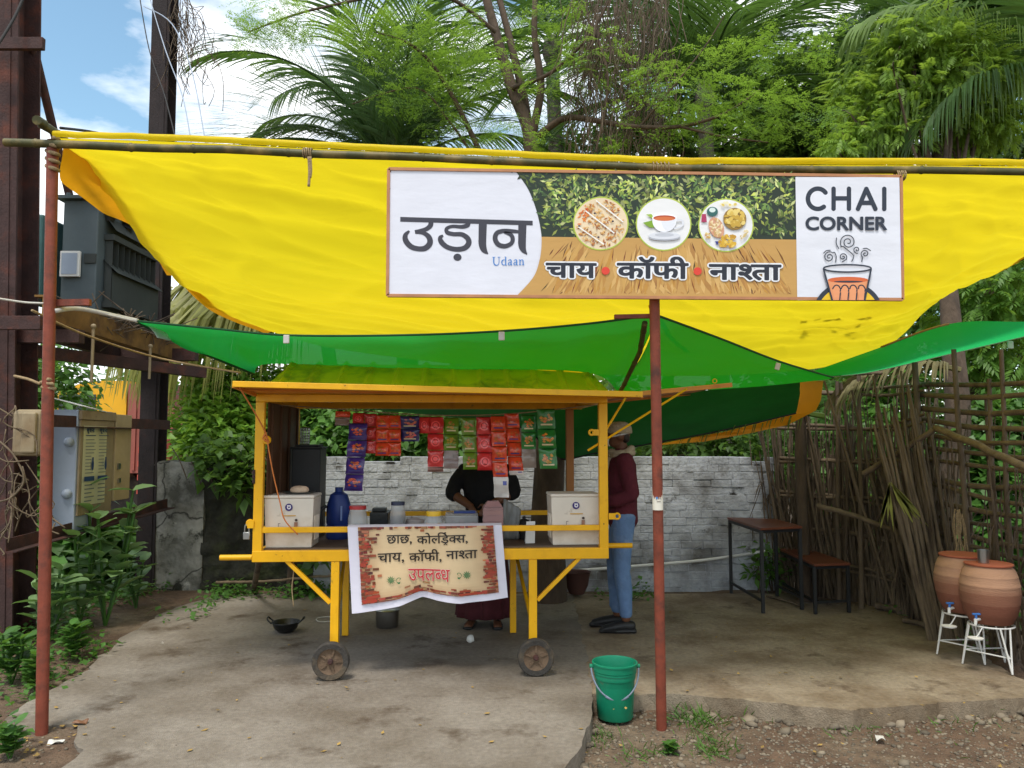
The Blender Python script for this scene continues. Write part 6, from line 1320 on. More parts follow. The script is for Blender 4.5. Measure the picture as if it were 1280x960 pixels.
for s_, fx in ((1, .0), (-1, .075)):
    q = MB(MM); limb(q, [(-.065 + fx, s_ * .09, .05), (0 + fx, s_ * .092, .052), (.08 + fx, s_ * .098, .042), (.165 + fx, s_ * .103, .028)], [(.042, .04), (.045, .044), (.038, .047), (.024, .04)], 14); limb(q, [(-.09 + fx, s_ * .09, .014), (.05 + fx, s_ * .095, .012), (.19 + fx, s_ * .103, .012)], [(.014, .036), (.014, .046), (.014, .038)], 14, (0, 1, 0)); fuse(q, 'shoe', M_shoe, man, .007, 3)
q = MB(MM); hc = V((.022, 0, 1.535)); q.lathe([(.098, .018), (.1, .03), (.098, .06), (.085, .09), (.05, .108), (0, .112)], hc + V((-.004, 0, 0)), 22); o = q.build('cap', M_scarf, man, smooth=180, solid=.006)
q = MB(MM); limb(q, [hc + V((-.055, 0, -.04)), hc + V((-.035, 0, .02))], [(.035, .058), (.05, .066)], 14); fuse(q, 'hair', M_hair, man, .01, 3)
q = MB(MM); q.tube([hc + V((.09 * math.cos(t), .079 * math.sin(t), .005 - .02 * math.cos(t))) for t in np.linspace(.9, 5.4, 24)], .006, 6); q.grid(lambda u, v: hc + V((.105 * math.cos((u - .5) * 1.6) + .012 * math.sin(v * 3.1), .082 * math.sin((u - .5) * 1.9), -.015 - .07 * v)), 10, 6); q.build('face_mask', mat('mask_cloth', S(206, 204, 200), .8), man, smooth=180, solid=.003)
eyes(MM, hc, man)
q = MB(MM); q.tube([V((.005 + .085 * math.cos(t), .095 * math.sin(t), 1.405 + .012 * math.sin(3 * t) - .015 * math.cos(t))) for t in np.linspace(0, 6.283, 26)], [.026 + .006 * math.sin(i * 1.3) for i in range(26)], 10); q.tube([V((.002 + .088 * math.cos(t), .1 * math.sin(t), 1.378 - .02 * math.cos(t + .5))) for t in np.linspace(0, 6.283, 26)], [.024 + .006 * math.sin(i * 1.9) for i in range(26)], 10); limb(q, [(.1, .05, 1.36), (.125, .06, 1.26), (.12, .055, 1.16)], [(.018, .035), (.014, .045), (.010, .04)], 10); q.build('scarf', M_scarf, man, smooth=180)
# vendor behind the cart
vb = cw(onplane(606, 640, CW + .2)[0], CW + .24, 0); vb.z = 0; MV = frame_at(vb, (-.05, -1, 0))
ven = root('person', vb, 'person in black top and maroon lower garment working behind the counter', 'person')
def ven_shape(q, e=0., part='body'):
    k = .93
    limb(q, [(0, 0, .86 * k), (0, 0, 1.0 * k), (.03, 0, 1.18 * k), (.03, 0, 1.32 * k), (.015, 0, 1.385 * k)], [(.12 + e, .16 + e), (.105 + e, .145 + e), (.115 + e, .16 + e), (.10 + e, .165 + e), (.06 + e, .10 + e)], 18)
    for s_, el, wr in ((-1, (.05, -.27, 1.07), (.21, -.09, .97)), (1, (.06, .25, 1.08), (.24, .05, .98))):
        limb(q, [(.02, s_ * .15, 1.35 * k), tuple(a * .5 + b * .5 for a, b in zip((.02, s_ * .19, 1.34 * k), el)), el], [.056 + e, .05 + e, .042 + e], 12)
        if part == 'body': limb(q, [el, tuple(a * .5 + b * .5 for a, b in zip(el, wr)), wr], [.042, .037, .028], 12); hand(q, wr, (.8, -s_ * .3, -.4), (0, -s_ * .6, -.6), .9)
        else: limb(q, [el, tuple(a * .8 + b * .2 for a, b in zip(el, wr))], [.045 + e, .044 + e], 12)
q = MB(MV); ven_shape(q); limb(q, [(.015, 0, 1.27), (.03, 0, 1.38)], [.05, .048], 12); head(q, (.05, 0, 1.445))
for s_ in (-1, 1):
    limb(q, [(0, s_ * .08, .82), (.01, s_ * .085, .45), (0, s_ * .09, .08)], [.085, .058, .036], 12); limb(q, [(-.04, s_ * .1, .03), (.06, s_ * .11, .03), (.15, s_ * .12, .02)], [(.03, .032), (.028, .036), (.018, .036)], 10)
fuse(q, 'body', M_skin, ven, .009, 4)
q = MB(MV); ven_shape(q, .014, 'top'); fuse(q, 'shirt', M_bshirt, ven, .011, 5)
q = MB(MV); q.grid(lambda u, v: V(((.12 + .06 * v + .012 * math.sin(u * 6.283 * 11) * v) * math.cos(u * 6.2832), (.15 + .08 * v + .012 * math.sin(u * 6.283 * 11 + 1) * v) * math.sin(u * 6.2832), .86 - .78 * v)), 88, 14); q.build('skirt', M_mskirt, ven, smooth=180, solid=.006)
q = MB(MV); hc = V((.05, 0, 1.445)); limb(q, [hc + V((-.05, 0, -.04)), hc + V((-.02, 0, .04)), hc + V((-.005, 0, .075))], [(.07, .074), (.085, .082), (.07, .062)], 14); q.ball(hc + V((-.11, 0, -.03)), (.04, .045, .045)); fuse(q, 'hair', M_hair, ven, .01, 3)
eyes(MV, hc, ven)
for s_ in (-1, 1): q = MB(MV); limb(q, [(-.06, s_ * .1, .012), (.06, s_ * .11, .012), (.17, s_ * .12, .012)], [(.012, .04), (.012, .045), (.012, .04)], 12, (0, 1, 0)); q.tube([(.08, s_ * .08, .02), (.07, s_ * .115, .06), (.08, s_ * .15, .02)], .008, 6); q.build('sandal', M_shoe, ven, smooth=60)

# ------------------------------------------------------------------ stick fence
fence = root('stick_fence', (3.3, 7.2, -.03), 'tall wattle fence of dry upright sticks along the right side', 'fence')
rd = random.Random(33)
FP = [V((2.66, 7.78, 0)), V((3.28, 7.25, 0)), V((3.46, 6.35, 0))]
def fpt(t, P_=FP):
    L = [(b - a).length for a, b in zip(P_, P_[1:])]; d = t * sum(L)
    for a, b, l in zip(P_, P_[1:], L):
        if d <= l: return a.lerp(b, d / l)
        d -= l
    return P_[-1].copy()
def stick(pts, r0, r1, name, parent, m, n=7, wob=.02):
    pts = [V(p) for p in pts]; N = 8; sd = rd.uniform(0, 99); path = []
    for i in range(N + 1):
        t = i / N * (len(pts) - 1); k = min(int(t), len(pts) - 2); p = pts[k].lerp(pts[k + 1], t - k); e = math.sin(math.pi * min(1, i / N * .9 + .1))
        path.append(p + V((mnoise.noise(V((i * .7, sd, 0))), mnoise.noise(V((i * .7, sd, 3))), mnoise.noise(V((i * .7, sd, 6))) * .5)) * wob * e)
    q = MB(); q.tube(path, [r0 + (r1 - r0) * i / N for i in range(N + 1)], n); return q.build(name, m, parent, smooth=60)
for k in range(66):
    t = (k + rd.uniform(-.4, .4)) / 66; t = min(1, max(0, t)); b = fpt(t) + V((rd.uniform(-.03, .03), rd.uniform(-.03, .03), -.05)); h = rd.uniform(1.45, 2.15) * (1 if rd.random() < .75 else .75)
    lean = V((rd.gauss(-.02, .11), rd.gauss(0, .06), 0)) * h; stick([b, b + lean * .5 + V((0, 0, h * .5)), b + lean + V((0, 0, h))], rd.uniform(.012, .024), rd.uniform(.006, .014), 'stake', fence, rd.choice([M_stick, M_stick, M_stick2]))
for z in (.3, .62, .95, 1.28, 1.62, 1.95):
    for dz in (0, .04):
        stick([fpt(0) + V((.0, -.05, z + dz)), fpt(.35) + V((0, -.04, z + rd.uniform(-.05, .05))), fpt(.7) + V((-.04, 0, z + rd.uniform(-.06, .06))), fpt(1) + V((-.05, 0, z + rd.uniform(-.1, .1)))], .019, .012, 'rail', fence, rd.choice([M_stick, M_stick2]), 7, .03)
stick([P(1022, 632, 7.15), P(1070, 645, 6.9), P(1128, 667, 6.6)], .026, .02, 'rail', fence, M_stick2); stick([P(1080, 592, 6.6), P(1130, 562, 6.3), P(1172, 534, 6.1)], .026, .022, 'rail', fence, M_stick)
for px, d, h in ((1000, 7.4, 2.2), (1048, 7.2, 2.1), (1076, 7.0, 2.3)): b = G(px, 740); b = P(px, 740, d); b.z = -.05; stick([b, b + V((.05, 0, h))], .024, .017, 'post', fence, M_stick, 9)
for k in range(120 - 96):                                          # bundle of sticks leaning to the left at the pots
    a = P(1172 + k * 1.6 - rd.uniform(0, 20), 742 + k * .6, 5.9); a.z = -.04; b = P(1096 + k * 2.6 + rd.uniform(-9, 9), 560 - k * 2.2 + rd.uniform(-40, 40), 6.3); stick([a, b], rd.uniform(.013, .02), .010, 'stake', fence, M_stick2 if k % 5 == 0 else M_stick)
f2 = root('stick_fence', (3.6, 5.6, -.03), 'open fence of horizontal sticks behind the clay pots', 'fence')
def gpt(t): return V((3.46 + .18 * t, 6.45 - 2.3 * t, 0))
for k in range(19):
    z = .05 + k * .102; a, b = gpt(0), gpt(1); j = lambda s_=.03: rd.uniform(-s_, s_)
    stick([a + V((j(), .1, z + j(.06) + .05)), gpt(.3) + V((j(), 0, z + j())), gpt(.65) + V((j(), 0, z + j())), b + V((j(), -.1, z + j(.07) - .06))], rd.uniform(.016, .026), rd.uniform(.01, .018), 'rail', f2, rd.choice([M_stick2, M_stick2, M_stick]), 7, .03)
for t, h, r in ((.02, 2.2, .032), (.24, 2.25, .025), (.36, 2.0, .02), (.42, 2.2, .02), (.62, 2.1, .026), (.9, 2.1, .03)): b = gpt(t) + V((-.03, 0, -.05)); stick([b, b + V((-.05 if t < .3 else .02, .02, h))], r, r * .75, 'post', f2, M_stick, 9)
for k in range(9): t = .1 + k * .1 + rd.uniform(-.03, .03); b = gpt(t) + V((.02, 0, -.05)); stick([b, b + V((rd.uniform(-.1, .1), rd.uniform(-.15, .15), rd.uniform(1.3, 2.0)))], .014, .01, 'stake', f2, M_stick)
stick([P(1170, 535, 6.0), P(1225, 558, 5.4), P(1290, 588, 4.8)], .028, .026, 'rail', f2, M_stick2)
q = MB()
for k in range(14): a = P(1198 + rd.uniform(-6, 6), 640 + rd.uniform(-4, 4), 5.75); q.tube(catmull([a, a + V((rd.uniform(-.03, .03), 0, -.15)), a + V((rd.uniform(-.07, .05), rd.uniform(-.02, .02), -.33 - .1 * rd.random()))], 4), .004, 4)
tag(q.build('fibre_tuft', M_rope, smooth=180, base=P(1198, 640, 5.75)), 'tuft of pale fibre tied on the fence above the rear clay pot', 'fibre')
for n_, (pts, r, lab) in enumerate((([G(1095, 762), G(1130, 768), G(1172, 782)], .03, 'longest loose log lying at the foot of the stick fence'), ([G(1090, 752), G(1120, 757), G(1150, 768)], .024, 'upper short log lying at the foot of the stick fence'), ([G(1128, 779), G(1150, 783), G(1172, 795)], .02, 'thin lower stick lying nearest the clay pots'), ([G(958, 747), G(980, 752), G(1000, 759)], .01, 'thin stick on the slab under the narrow table'), ([G(985, 738), G(1010, 745), G(1037, 757)], .012, 'thin stick on the slab under the bench'))):
    q = MB(); q.tube([V(p) + V((0, 0, r + .004)) for p in catmull(pts, 4)], r, 8); tag(q.build('loose_stick', M_stick, smooth=60, base=pts[0]), lab, 'stick', None)

# ------------------------------------------------------------------ palms
def frond(q, base, az, el, L, curl, n=62, ll=.75, hang=.55, w=.017, seed=0, tw=0., bend=0.):
    rd = random.Random(seed); pts = []; p = V(base); N = 22; e = el; a = az
    for i in range(N + 1):
        pts.append(p.copy()); d = V((math.cos(a) * math.cos(e), math.sin(a) * math.cos(e), math.sin(e))); p = p + d * L / N; e -= curl / N * (.4 + 1.2 * i / N); a += bend / N
    q.tube(pts, [.026 * (1 - .85 * i / N) + .003 for i in range(N + 1)], 5)
    for k in range(n):
        t = .1 + .9 * k / (n - 1); x = t * N; i = min(int(x), N - 1); c = pts[i].lerp(pts[i + 1], x - i); d = (pts[i + 1] - pts[i]).normalized()
        sd = d.cross(V((0, 0, 1))); sd = sd.normalized() if sd.length > .1 else V((1, 0, 0)); upv = sd.cross(d)
        l = ll * (.45 + .9 * math.sin(math.pi * min(1, .12 + t * .82)) ** .8) * rd.uniform(.88, 1.08)
        for s_ in (-1, 1):
            dv = (sd * s_ * (1 - .35 * t) + d * (.55 + .7 * t) + upv * (.22 + tw * s_)).normalized(); dv = (dv + V((rd.uniform(-.06, .06), rd.uniform(-.06, .06), rd.uniform(-.06, .06)))).normalized()
            g_ = hang * rd.uniform(.75, 1.25); wd = w * rd.uniform(.8, 1.2); wv = d * wd + upv * wd * .3
            cs = [c]; dd = dv.copy()
            for m in range(4): cs.append(cs[-1] + dd * l / 4); dd = (dd - V((0, 0, g_ * .42))).normalized()
            vs = []
            for m, cc_ in enumerate(cs): f_ = (.6, 1, .9, .6, .08)[m]; vs += [cc_ - wv * f_, cc_ + wv * f_]
            q.add(vs, [(2 * m, 2 * m + 1, 2 * m + 3, 2 * m + 2) for m in range(4)])
def palm(center, fr, label, m=None, trunk_r=.14, base=None, name='coconut_palm'):
    c = V(center); b = V(base) if base else V((c.x + .3, c.y + .4, -.06)); o = root(name, b, label, 'palm tree')
    q = MB(); q.tube(catmull([b, b.lerp(c, .4) + V((.05, 0, 0)), b.lerp(c, .8), c - V((0, 0, .05))], 8), [trunk_r * (1.25 - .45 * i / 24) for i in range(25)], 12); q.ball(c - V((0, 0, .05)), (trunk_r * 1.3, trunk_r * 1.3, .3), 10, 7); q.build('trunk', M_pbark, o, smooth=60)
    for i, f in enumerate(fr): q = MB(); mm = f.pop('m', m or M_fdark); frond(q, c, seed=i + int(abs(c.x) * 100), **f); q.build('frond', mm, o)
    return o
D = lambda deg, el, L, curl, **k: dict(az=R(deg), el=R(el), L=L, curl=R(curl), **k)
rd = random.Random(77)
pc = P(492, 214, 10.6)
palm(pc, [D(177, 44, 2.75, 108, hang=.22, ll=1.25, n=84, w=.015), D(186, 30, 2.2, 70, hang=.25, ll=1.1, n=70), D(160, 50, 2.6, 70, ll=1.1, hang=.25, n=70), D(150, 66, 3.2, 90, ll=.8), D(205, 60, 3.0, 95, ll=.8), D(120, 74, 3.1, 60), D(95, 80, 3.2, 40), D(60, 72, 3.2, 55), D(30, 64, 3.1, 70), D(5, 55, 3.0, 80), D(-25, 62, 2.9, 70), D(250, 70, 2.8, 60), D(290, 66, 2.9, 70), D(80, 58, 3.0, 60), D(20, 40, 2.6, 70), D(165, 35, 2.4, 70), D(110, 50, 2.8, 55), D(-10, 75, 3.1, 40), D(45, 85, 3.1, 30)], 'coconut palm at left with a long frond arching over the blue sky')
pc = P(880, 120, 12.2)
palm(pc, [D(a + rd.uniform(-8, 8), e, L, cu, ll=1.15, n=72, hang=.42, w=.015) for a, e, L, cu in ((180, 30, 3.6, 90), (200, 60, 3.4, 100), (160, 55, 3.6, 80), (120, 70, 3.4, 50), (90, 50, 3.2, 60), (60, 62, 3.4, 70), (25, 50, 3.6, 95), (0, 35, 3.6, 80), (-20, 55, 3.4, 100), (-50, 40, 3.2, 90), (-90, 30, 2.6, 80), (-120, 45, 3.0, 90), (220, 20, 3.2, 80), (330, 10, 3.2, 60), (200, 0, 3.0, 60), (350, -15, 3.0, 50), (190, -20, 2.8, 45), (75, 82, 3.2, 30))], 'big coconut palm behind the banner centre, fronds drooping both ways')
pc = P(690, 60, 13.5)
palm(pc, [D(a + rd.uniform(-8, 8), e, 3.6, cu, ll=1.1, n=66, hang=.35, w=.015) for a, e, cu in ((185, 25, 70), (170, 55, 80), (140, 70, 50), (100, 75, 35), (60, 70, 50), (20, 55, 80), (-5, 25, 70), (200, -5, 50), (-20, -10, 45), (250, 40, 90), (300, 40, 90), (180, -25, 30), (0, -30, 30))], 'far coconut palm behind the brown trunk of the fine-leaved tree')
pc = P(1330, 96, 9.2)
palm(pc, [D(180, 6, 2.75, 66, ll=1.0, n=84, hang=3.2, w=.018, m=M_comb), D(172, 45, 2.6, 70, ll=.9, hang=1.6, m=M_comb), D(150, 20, 2.6, 60, ll=.8, hang=1.2), D(196, 0, 2.4, 60, ll=.8, hang=1.3), D(120, 50, 2.6, 60), D(60, 40, 2.6, 60), D(0, 30, 2.6, 60), D(230, 35, 2.4, 80), D(205, 60, 2.5, 70)], 'coconut palm at the right edge with one frond hanging like a comb', base=(6.9, 9.8, -.06))
pc = P(404, 372, 9.4)
palm(pc, [D(180, 6, 2.05, 26, ll=1.55, n=90, hang=3.4, w=.019, m=M_fpale), D(166, 2, 1.9, 20, ll=1.1, n=60, hang=3, m=M_fpale), D(192, -4, 1.7, 24, ll=1.45, n=70, hang=3, m=M_fpale), D(150, 50, 1.6, 60), D(100, 60, 1.6, 50), D(60, 50, 1.6, 50), D(20, 40, 1.5, 50), D(200, 48, 1.6, 60, hang=1.2)], 'young palm with yellowing fronds hanging behind the left tarp edge', trunk_r=.09)
def brush(o, path, n, hmax, zlo=0.):
    q = MB(); rb = random.Random(n)
    for k in range(n):
        b = path(rb.random()) + V((rb.uniform(-.07, .07), rb.uniform(-.02, .12), zlo - .04)); h = rb.uniform(.8, hmax); l = V((rb.gauss(0, .09), rb.gauss(0, .06), 0)) * h; m_ = b + l * .6 + V((rb.uniform(-.03, .03), rb.uniform(-.03, .03), h * .55))
        q.tube([b, m_, b + l + V((0, 0, h))], [.009, .007, .004], 5)
        if rb.random() < .45:
            for j in range(4): a = m_ + V((rb.uniform(-.1, .1), rb.uniform(-.05, .05), rb.uniform(-.3, .5))); d = V((rb.uniform(-.16, .16), rb.uniform(-.05, .05), -rb.uniform(.12, .4))); q.add([a, a + d * .5 + V((.007, 0, .003)), a + d, a + d * .5 - V((.007, 0, .003))], [(0, 1, 2, 3)])
    tag(q.build('brushwood', M_stick, o, smooth=60), kind='stuff')
brush(fence, fpt, 300, 2.0); brush(f2, gpt, 120, 1.75)
fz = root('fallen_frond', P(1000, 520, 7.4), 'cut palm frond hanging over the corner of brick wall and fence', 'frond')
q = MB(); frond(q, P(1030, 520, 7.3), R(178), R(10), 1.35, R(42), 46, .5, 1.1, .011, 5); q.build('leaf_blade', M_frond, fz)
q = MB(); frond(q, P(1200, 462, 7.1), R(178), R(12), 1.1, R(60), 50, .5, 1.3, .012, 6); tag(q.build('dry_frond', M_fdry, base=P(1200, 462, 7.1)), 'dry brown palm frond draped on top of the stick fence', 'frond')
q = MB()
for k in range(14): a = P(1112 + rd.uniform(-2, 2), 602, 6.1); d = V((rd.uniform(-.12, .3), 0, -rd.uniform(.25, .4))); sd = V((.012, 0, .004)); q.add([a, a + d * .5 + sd, a + d, a + d * .5 - sd], [(0, 1, 2, 3)])
tag(q.build('bent_leaf', M_fpale, base=P(1112, 602, 6.1)), 'pale bent palm leaf stuck between the fence sticks', 'leaf')

# ------------------------------------------------------------------ broadleaf trees and bushes
T_neem = [pinnate(7, .26, .085, .014, 65, .55, s) for s in range(4)]
T_mor = [tripinnate(s) for s in range(3)]
T_brd = [sprig(7, .13, .034, s, .16) for s in range(5)]
T_big = [sprig(6, .22, .07, s, .2) for s in range(4)]
T_pin = [pinnate(6, .2, .06, .017, 60, .3, 20 + s) for s in range(3)]
def crown(name, parent, m, temps, clumps, n, s0=.8, s1=1.25, droop=.5, seed=0, shell=.35, tilt=(-.9, .3)):
    rd = random.Random(seed); T = []; vol = [c[1] * (c[2] if len(c) > 2 else c[1]) for c in clumps]
    for k in range(n):
        c = rd.choices(clumps, vol)[0]; r = c[1]; rz_ = c[2] if len(c) > 2 else r
        d = V((rd.gauss(0, 1), rd.gauss(0, 1), rd.gauss(0, 1))).normalized(); u = (shell + (1 - shell) * rd.random()) ** .6 * rd.uniform(.85, 1.1)
        p = V(c[0]) + V((d.x * r, d.y * r, d.z * rz_)) * u
        if mnoise.noise(p * 2.1) < -.28: continue
        az = math.atan2(d.y, d.x) - math.pi / 2 + rd.uniform(-1, 1); T.append((rd.randrange(len(temps)), eul(az, rd.uniform(*tilt), rd.uniform(-.5, .5), rd.uniform(s0, s1)), np.array(p)))
    return scatter(name, temps, T, m, parent)
def tree(base, limbs, clumps, n, m, temps, label, r0=.12, name='broadleaf_tree', cat='tree', seed=0, bark=None, twigs=1, **k):
    b = V(base); o = root(name, b, label, cat); rd = random.Random(seed); q = MB(); top = V(limbs[-1] if limbs else clumps[0][0]); path = catmull([b] + [V(p) for p in limbs], 5); q.tube(path, [r0 * (1 - .65 * i / len(path)) for i in range(len(path))], 10)
    for c in clumps:
        j = min(len(path) - 1, int(len(path) * rd.uniform(.5, .95))); a = V(path[j]); e = V(c[0]); mid = a.lerp(e, .5) + V((rd.uniform(-.15, .15), rd.uniform(-.15, .15), -.1)); q.tube(catmull([a, mid, e], 4), [r0 * .35, r0 * .3, r0 * .26, r0 * .22, r0 * .18, r0 * .14, r0 * .1, r0 * .08, r0 * .05], 6)
        for t in range(4 * twigs):
            f = e + V((rd.gauss(0, .5), rd.gauss(0, .5), rd.gauss(0, .5))) * c[1]; q.tube(catmull([mid.lerp(e, .5), e.lerp(f, .5) + V((0, 0, .05)), f], 3), [r0 * .1] * 3 + [r0 * .06] * 4, 5)
    q.build('trunk', bark or M_bark, o, smooth=60); crown('crown', o, m, temps, clumps, n, seed=seed, **k); return o
# fine-leaved tree in front of the palms
mo = root('moringa_tree', P(668, 560, 9.0) * 1, 'fine-leaved tree with brown forked trunk behind the banner', 'tree'); 
q = MB(); D9 = 9.0
L_ = lambda pts, r0, r1: q.tube(catmull([P(x, y, D9 + dd) for x, y, dd in pts], 6), list(np.linspace(r0 * .72, r1 * .72, (len(pts) - 1) * 6 + 1)), 10)
b0 = P(668, 640, 9.0); b0.z = -.06; q.tube([b0, P(666, 400, 9.0), P(664, 200, 9.0)], [.17, .15, .125], 12)
L_([(664, 210, 0), (660, 160, 0), (640, 110, .1), (622, 50, .2), (604, -20, .3), (596, -80, .4)], .125, .06); L_([(664, 200, 0), (656, 130, .1), (640, 60, .2), (622, -10, .3)], .09, .05); L_([(662, 180, 0), (676, 110, -.1), (668, 40, -.1), (672, -60, 0)], .08, .04)
L_([(672, 170, 0), (705, 148, -.1), (740, 150, -.3), (790, 158, -.5), (850, 158, -.6), (905, 142, -.8), (950, 112, -.9)], .06, .014); L_([(850, 158, -.6), (900, 170, -.8), (960, 178, -1)], .025, .008); L_([(800, 158, -.5), (840, 110, -.6), (880, 60, -.7), (905, 20, -.8)], .022, .008); L_([(600, 190, 0), (560, 110, -.2), (520, 60, -.4), (470, 40, -.6)], .05, .012); L_([(586, 186, 0), (560, 150, -.2), (520, 110, -.4), (440, 130, -.5)], .025, .008); L_([(640, 110, 0), (690, 90, -.2), (740, 40, -.4), (770, -20, -.5)], .04, .012); L_([(620, 40, 0), (540, -10, -.3), (400, 10, -.8), (310, 40, -1)], .04, .01); L_([(740, 30, -.3), (760, 100, -.5), (745, 190, -.5)], .03, .014)
q.build('trunk', M_bark, mo, smooth=60)
mp = lambda x, y, dd=0: P(x, y, 9.0 + dd)
mcl = [(mp(850, 90, -.7), .55, .4), (mp(880, 130, -.8), .5, .35), (mp(830, 140, -.6), .45, .3), (mp(950, 130, -.9), .5, .35), (mp(915, 175, -.8), .45, .25), (mp(990, 60, -.9), .45, .35), (mp(1000, 150, -1), .4, .3), (mp(940, 60, -.8), .4, .35), (mp(790, 175, -.5), .4, .25), (mp(560, 60, -.4), .6, .6), (mp(510, 40, -.5), .45, .4), (mp(555, 120, -.3), .5, .4), (mp(590, 170, -.2), .45, .3), (mp(640, 170, -.3), .35, .3), (mp(620, 90, 0), .4, .4), (mp(450, 30, -.6), .5, .3), (mp(400, 30, -.8), .5, .28), (mp(340, 20, -1), .4, .25), (mp(320, 40, -1), .3, .2), (mp(700, 30, 0), .5, .4), (mp(740, 90, -.3), .4, .5), (mp(680, 120, -.1), .3, .3), (mp(500, 110, -.5), .35, .3)]
crown('crown', mo, M_mor, T_mor, mcl, 1400, .3, .62, seed=6, shell=.1, tilt=(-.7, .25))
q = MB(); rd = random.Random(9)
for k in range(430):                                               # dead hanging twigs
    a = P(rd.uniform(722, 838), rd.uniform(-60, 150), 8.8 + rd.uniform(-.3, .3)); pts = [a]
    for i in range(4): a = a + V((rd.uniform(-.13, .10), rd.uniform(-.08, .08), -rd.uniform(.05, .42))); pts.append(a)
    q.tube(catmull(pts, 3), rd.uniform(.0025, .006), 4)
tag(q.build('dry_twigs', M_stick, smooth=180, base=P(780, 100, 8.8)), 'brown mass of dead twigs hanging from the fine-leaved tree', 'twigs')
# neem and darker trees on the right
np_ = lambda x, y, d=9.2: P(x, y, d)
tree((4.05, 7.6, -.06), [P(1196, 560, 7.7), P(1190, 420, 7.9), P(1180, 300, 8.4), np_(1170, 180)], [(np_(1090, 110, 9.6), .55, .45), (np_(1130, 70, 9.5), .5, .4), (np_(1170, 60), .6, .4), (np_(1230, 150), .45, .4), (np_(1165, 80), .62, .48), (np_(1120, 120), .5, .4), (np_(1190, 110), .6, .45), (np_(1080, 160), .42, .3), (np_(1120, 175), .45, .25), (np_(1225, 95), .4, .4), (np_(1140, 45), .4, .3), (np_(1200, 160), .45, .3), (np_(1055, 190), .3, .2)], 4600, M_neem, T_neem, 'bright yellow-green tree crowning above the right half of the tarp', .15, 'neem_tree', seed=3, shell=.02, s0=.45, s1=.95, tilt=(-1.3, .6))
mk = lambda pts, r: [(P(x, y, d), r_ * 1.0, r_ * .8) for x, y, d, r_ in pts]
tree((7.6, 12.6, -.06), [(7.4, 12.6, 3), P(1230, 40, 12.5)], mk([(1250, 40, 12.3, 1.0), (1200, 10, 12.5, .9), (1280, 110, 12, 1.0), (1130, 10, 12.8, .9), (1290, 190, 11.8, .9), (1220, 200, 12.5, .8), (1090, 50, 13, .7), (1265, -40, 12, 1), (1160, -40, 12.8, 1)], 0), 2700, M_dleaf, T_neem, 'tall dark green tree filling the upper right corner', .2, seed=8, s0=1., s1=1.6)
tree((5.2, 13.2, -.06), [(5.1, 13.2, 3), P(1010, 120, 13)], mk([(1010, 100, 13.2, .75), (1050, 140, 13, .8), (1000, 170, 13, .7), (1075, 70, 13.4, .7), (960, 190, 13, .7), (1040, 200, 13, .8)], 0), 1500, M_dleaf, T_brd, 'mid-green leafy tree between the big palm and the bright tree', .15, seed=9, s0=1., s1=1.5)
tree((2.9, 14.2, -.06), [(2.9, 14.2, 3), P(840, 190, 14)], mk([(800, 180, 14, .7), (860, 160, 14, .8), (920, 180, 14, .8), (760, 190, 14, .6), (900, 120, 14.2, .7), (700, 195, 14, .6), (960, 120, 14.2, .7)], 0), 1300, M_dleaf, T_brd, 'dim leafy tree low behind the big palm and the dead twigs', .14, seed=14, s0=.9, s1=1.5)
tree((5.3, 9.0, -.06), [(5.2, 9.0, 1.2), P(1240, 420, 8.8)], mk([(1230, 400, 8.9, .5), (1270, 360, 8.8, .55), (1215, 450, 9, .42), (1275, 440, 8.8, .5), (1290, 500, 8.6, .45), (1240, 340, 9, .5), (1190, 380, 9.2, .4), (1280, 300, 9, .5)], 0), 1000, M_mor, T_neem, 'light leafy tree behind the right-hand net', .1, seed=12)
# bushes beyond the walls
bush = lambda pts, n, m, t, lab, seed, base=None, **k: tree(base or (V(pts[0][0]) * 1 if False else V((P(pts[0][0], pts[0][1], pts[0][2]).x, pts[0][2], -.06))), [P(pts[0][0], pts[0][1] + 30, pts[0][2])], mk(pts, 0), n, m, t, lab, .05, 'bush', 'bush', seed, **k)
bush([(270, 520, 9.4, .45), (262, 550, 9.3, .4), (290, 510, 9.6, .5), (320, 545, 9.2, .45), (270, 560, 9.0, .45), (268, 490, 9.8, .4), (325, 490, 9.8, .45)], 1100, M_lime, T_brd, 'bright bush rising behind the grey plaster panel', 31)
bush([(360, 520, 10, .5), (400, 530, 9.6, .45), (380, 560, 9.4, .4), (340, 555, 9.6, .4)], 800, M_weed, T_brd, 'bush seen through the cart behind the black cabinet', 32)
bush([(440, 530, 9.6, .5), (480, 545, 9.2, .4), (425, 560, 9.0, .4), (520, 540, 9.4, .5), (550, 560, 9.2, .35)], 900, M_bleaf, T_brd, 'bush above the whitewashed bricks behind the packet strips', 33)
bush([(600, 540, 9.8, .6), (680, 540, 9.8, .6), (760, 560, 9.6, .5), (850, 560, 9.4, .5), (920, 560, 9.2, .4)], 800, M_dleaf, T_brd, 'shaded shrubs behind the brick wall below the dark net', 34)
bush([(1010, 540, 9.3, .55), (1060, 500, 9.6, .6), (1040, 590, 9, .5), (1110, 560, 8.9, .5), (1100, 640, 8.6, .5), (1130, 480, 9.4, .6)], 1000, M_bleaf, T_brd, 'pale green bush glimpsed through the upright stick fence', 35)
bush([(1230, 560, 7.9, .45), (1260, 620, 7.6, .45), (1215, 650, 7.7, .4), (1275, 540, 7.8, .45), (1285, 680, 7.2, .4), (1225, 720, 7.3, .35)], 900, M_weed, T_big, 'large-leaved bush behind the horizontal fence sticks', 36, s0=.45, s1=.75)
bush([(60, 480, 9.4, .6), (20, 560, 8.6, .5), (25, 470, 10, .5), (-10, 480, 9, .6)], 500, M_bleaf, T_brd, 'bush behind the two rusted posts beyond the meter cabinet', 37)
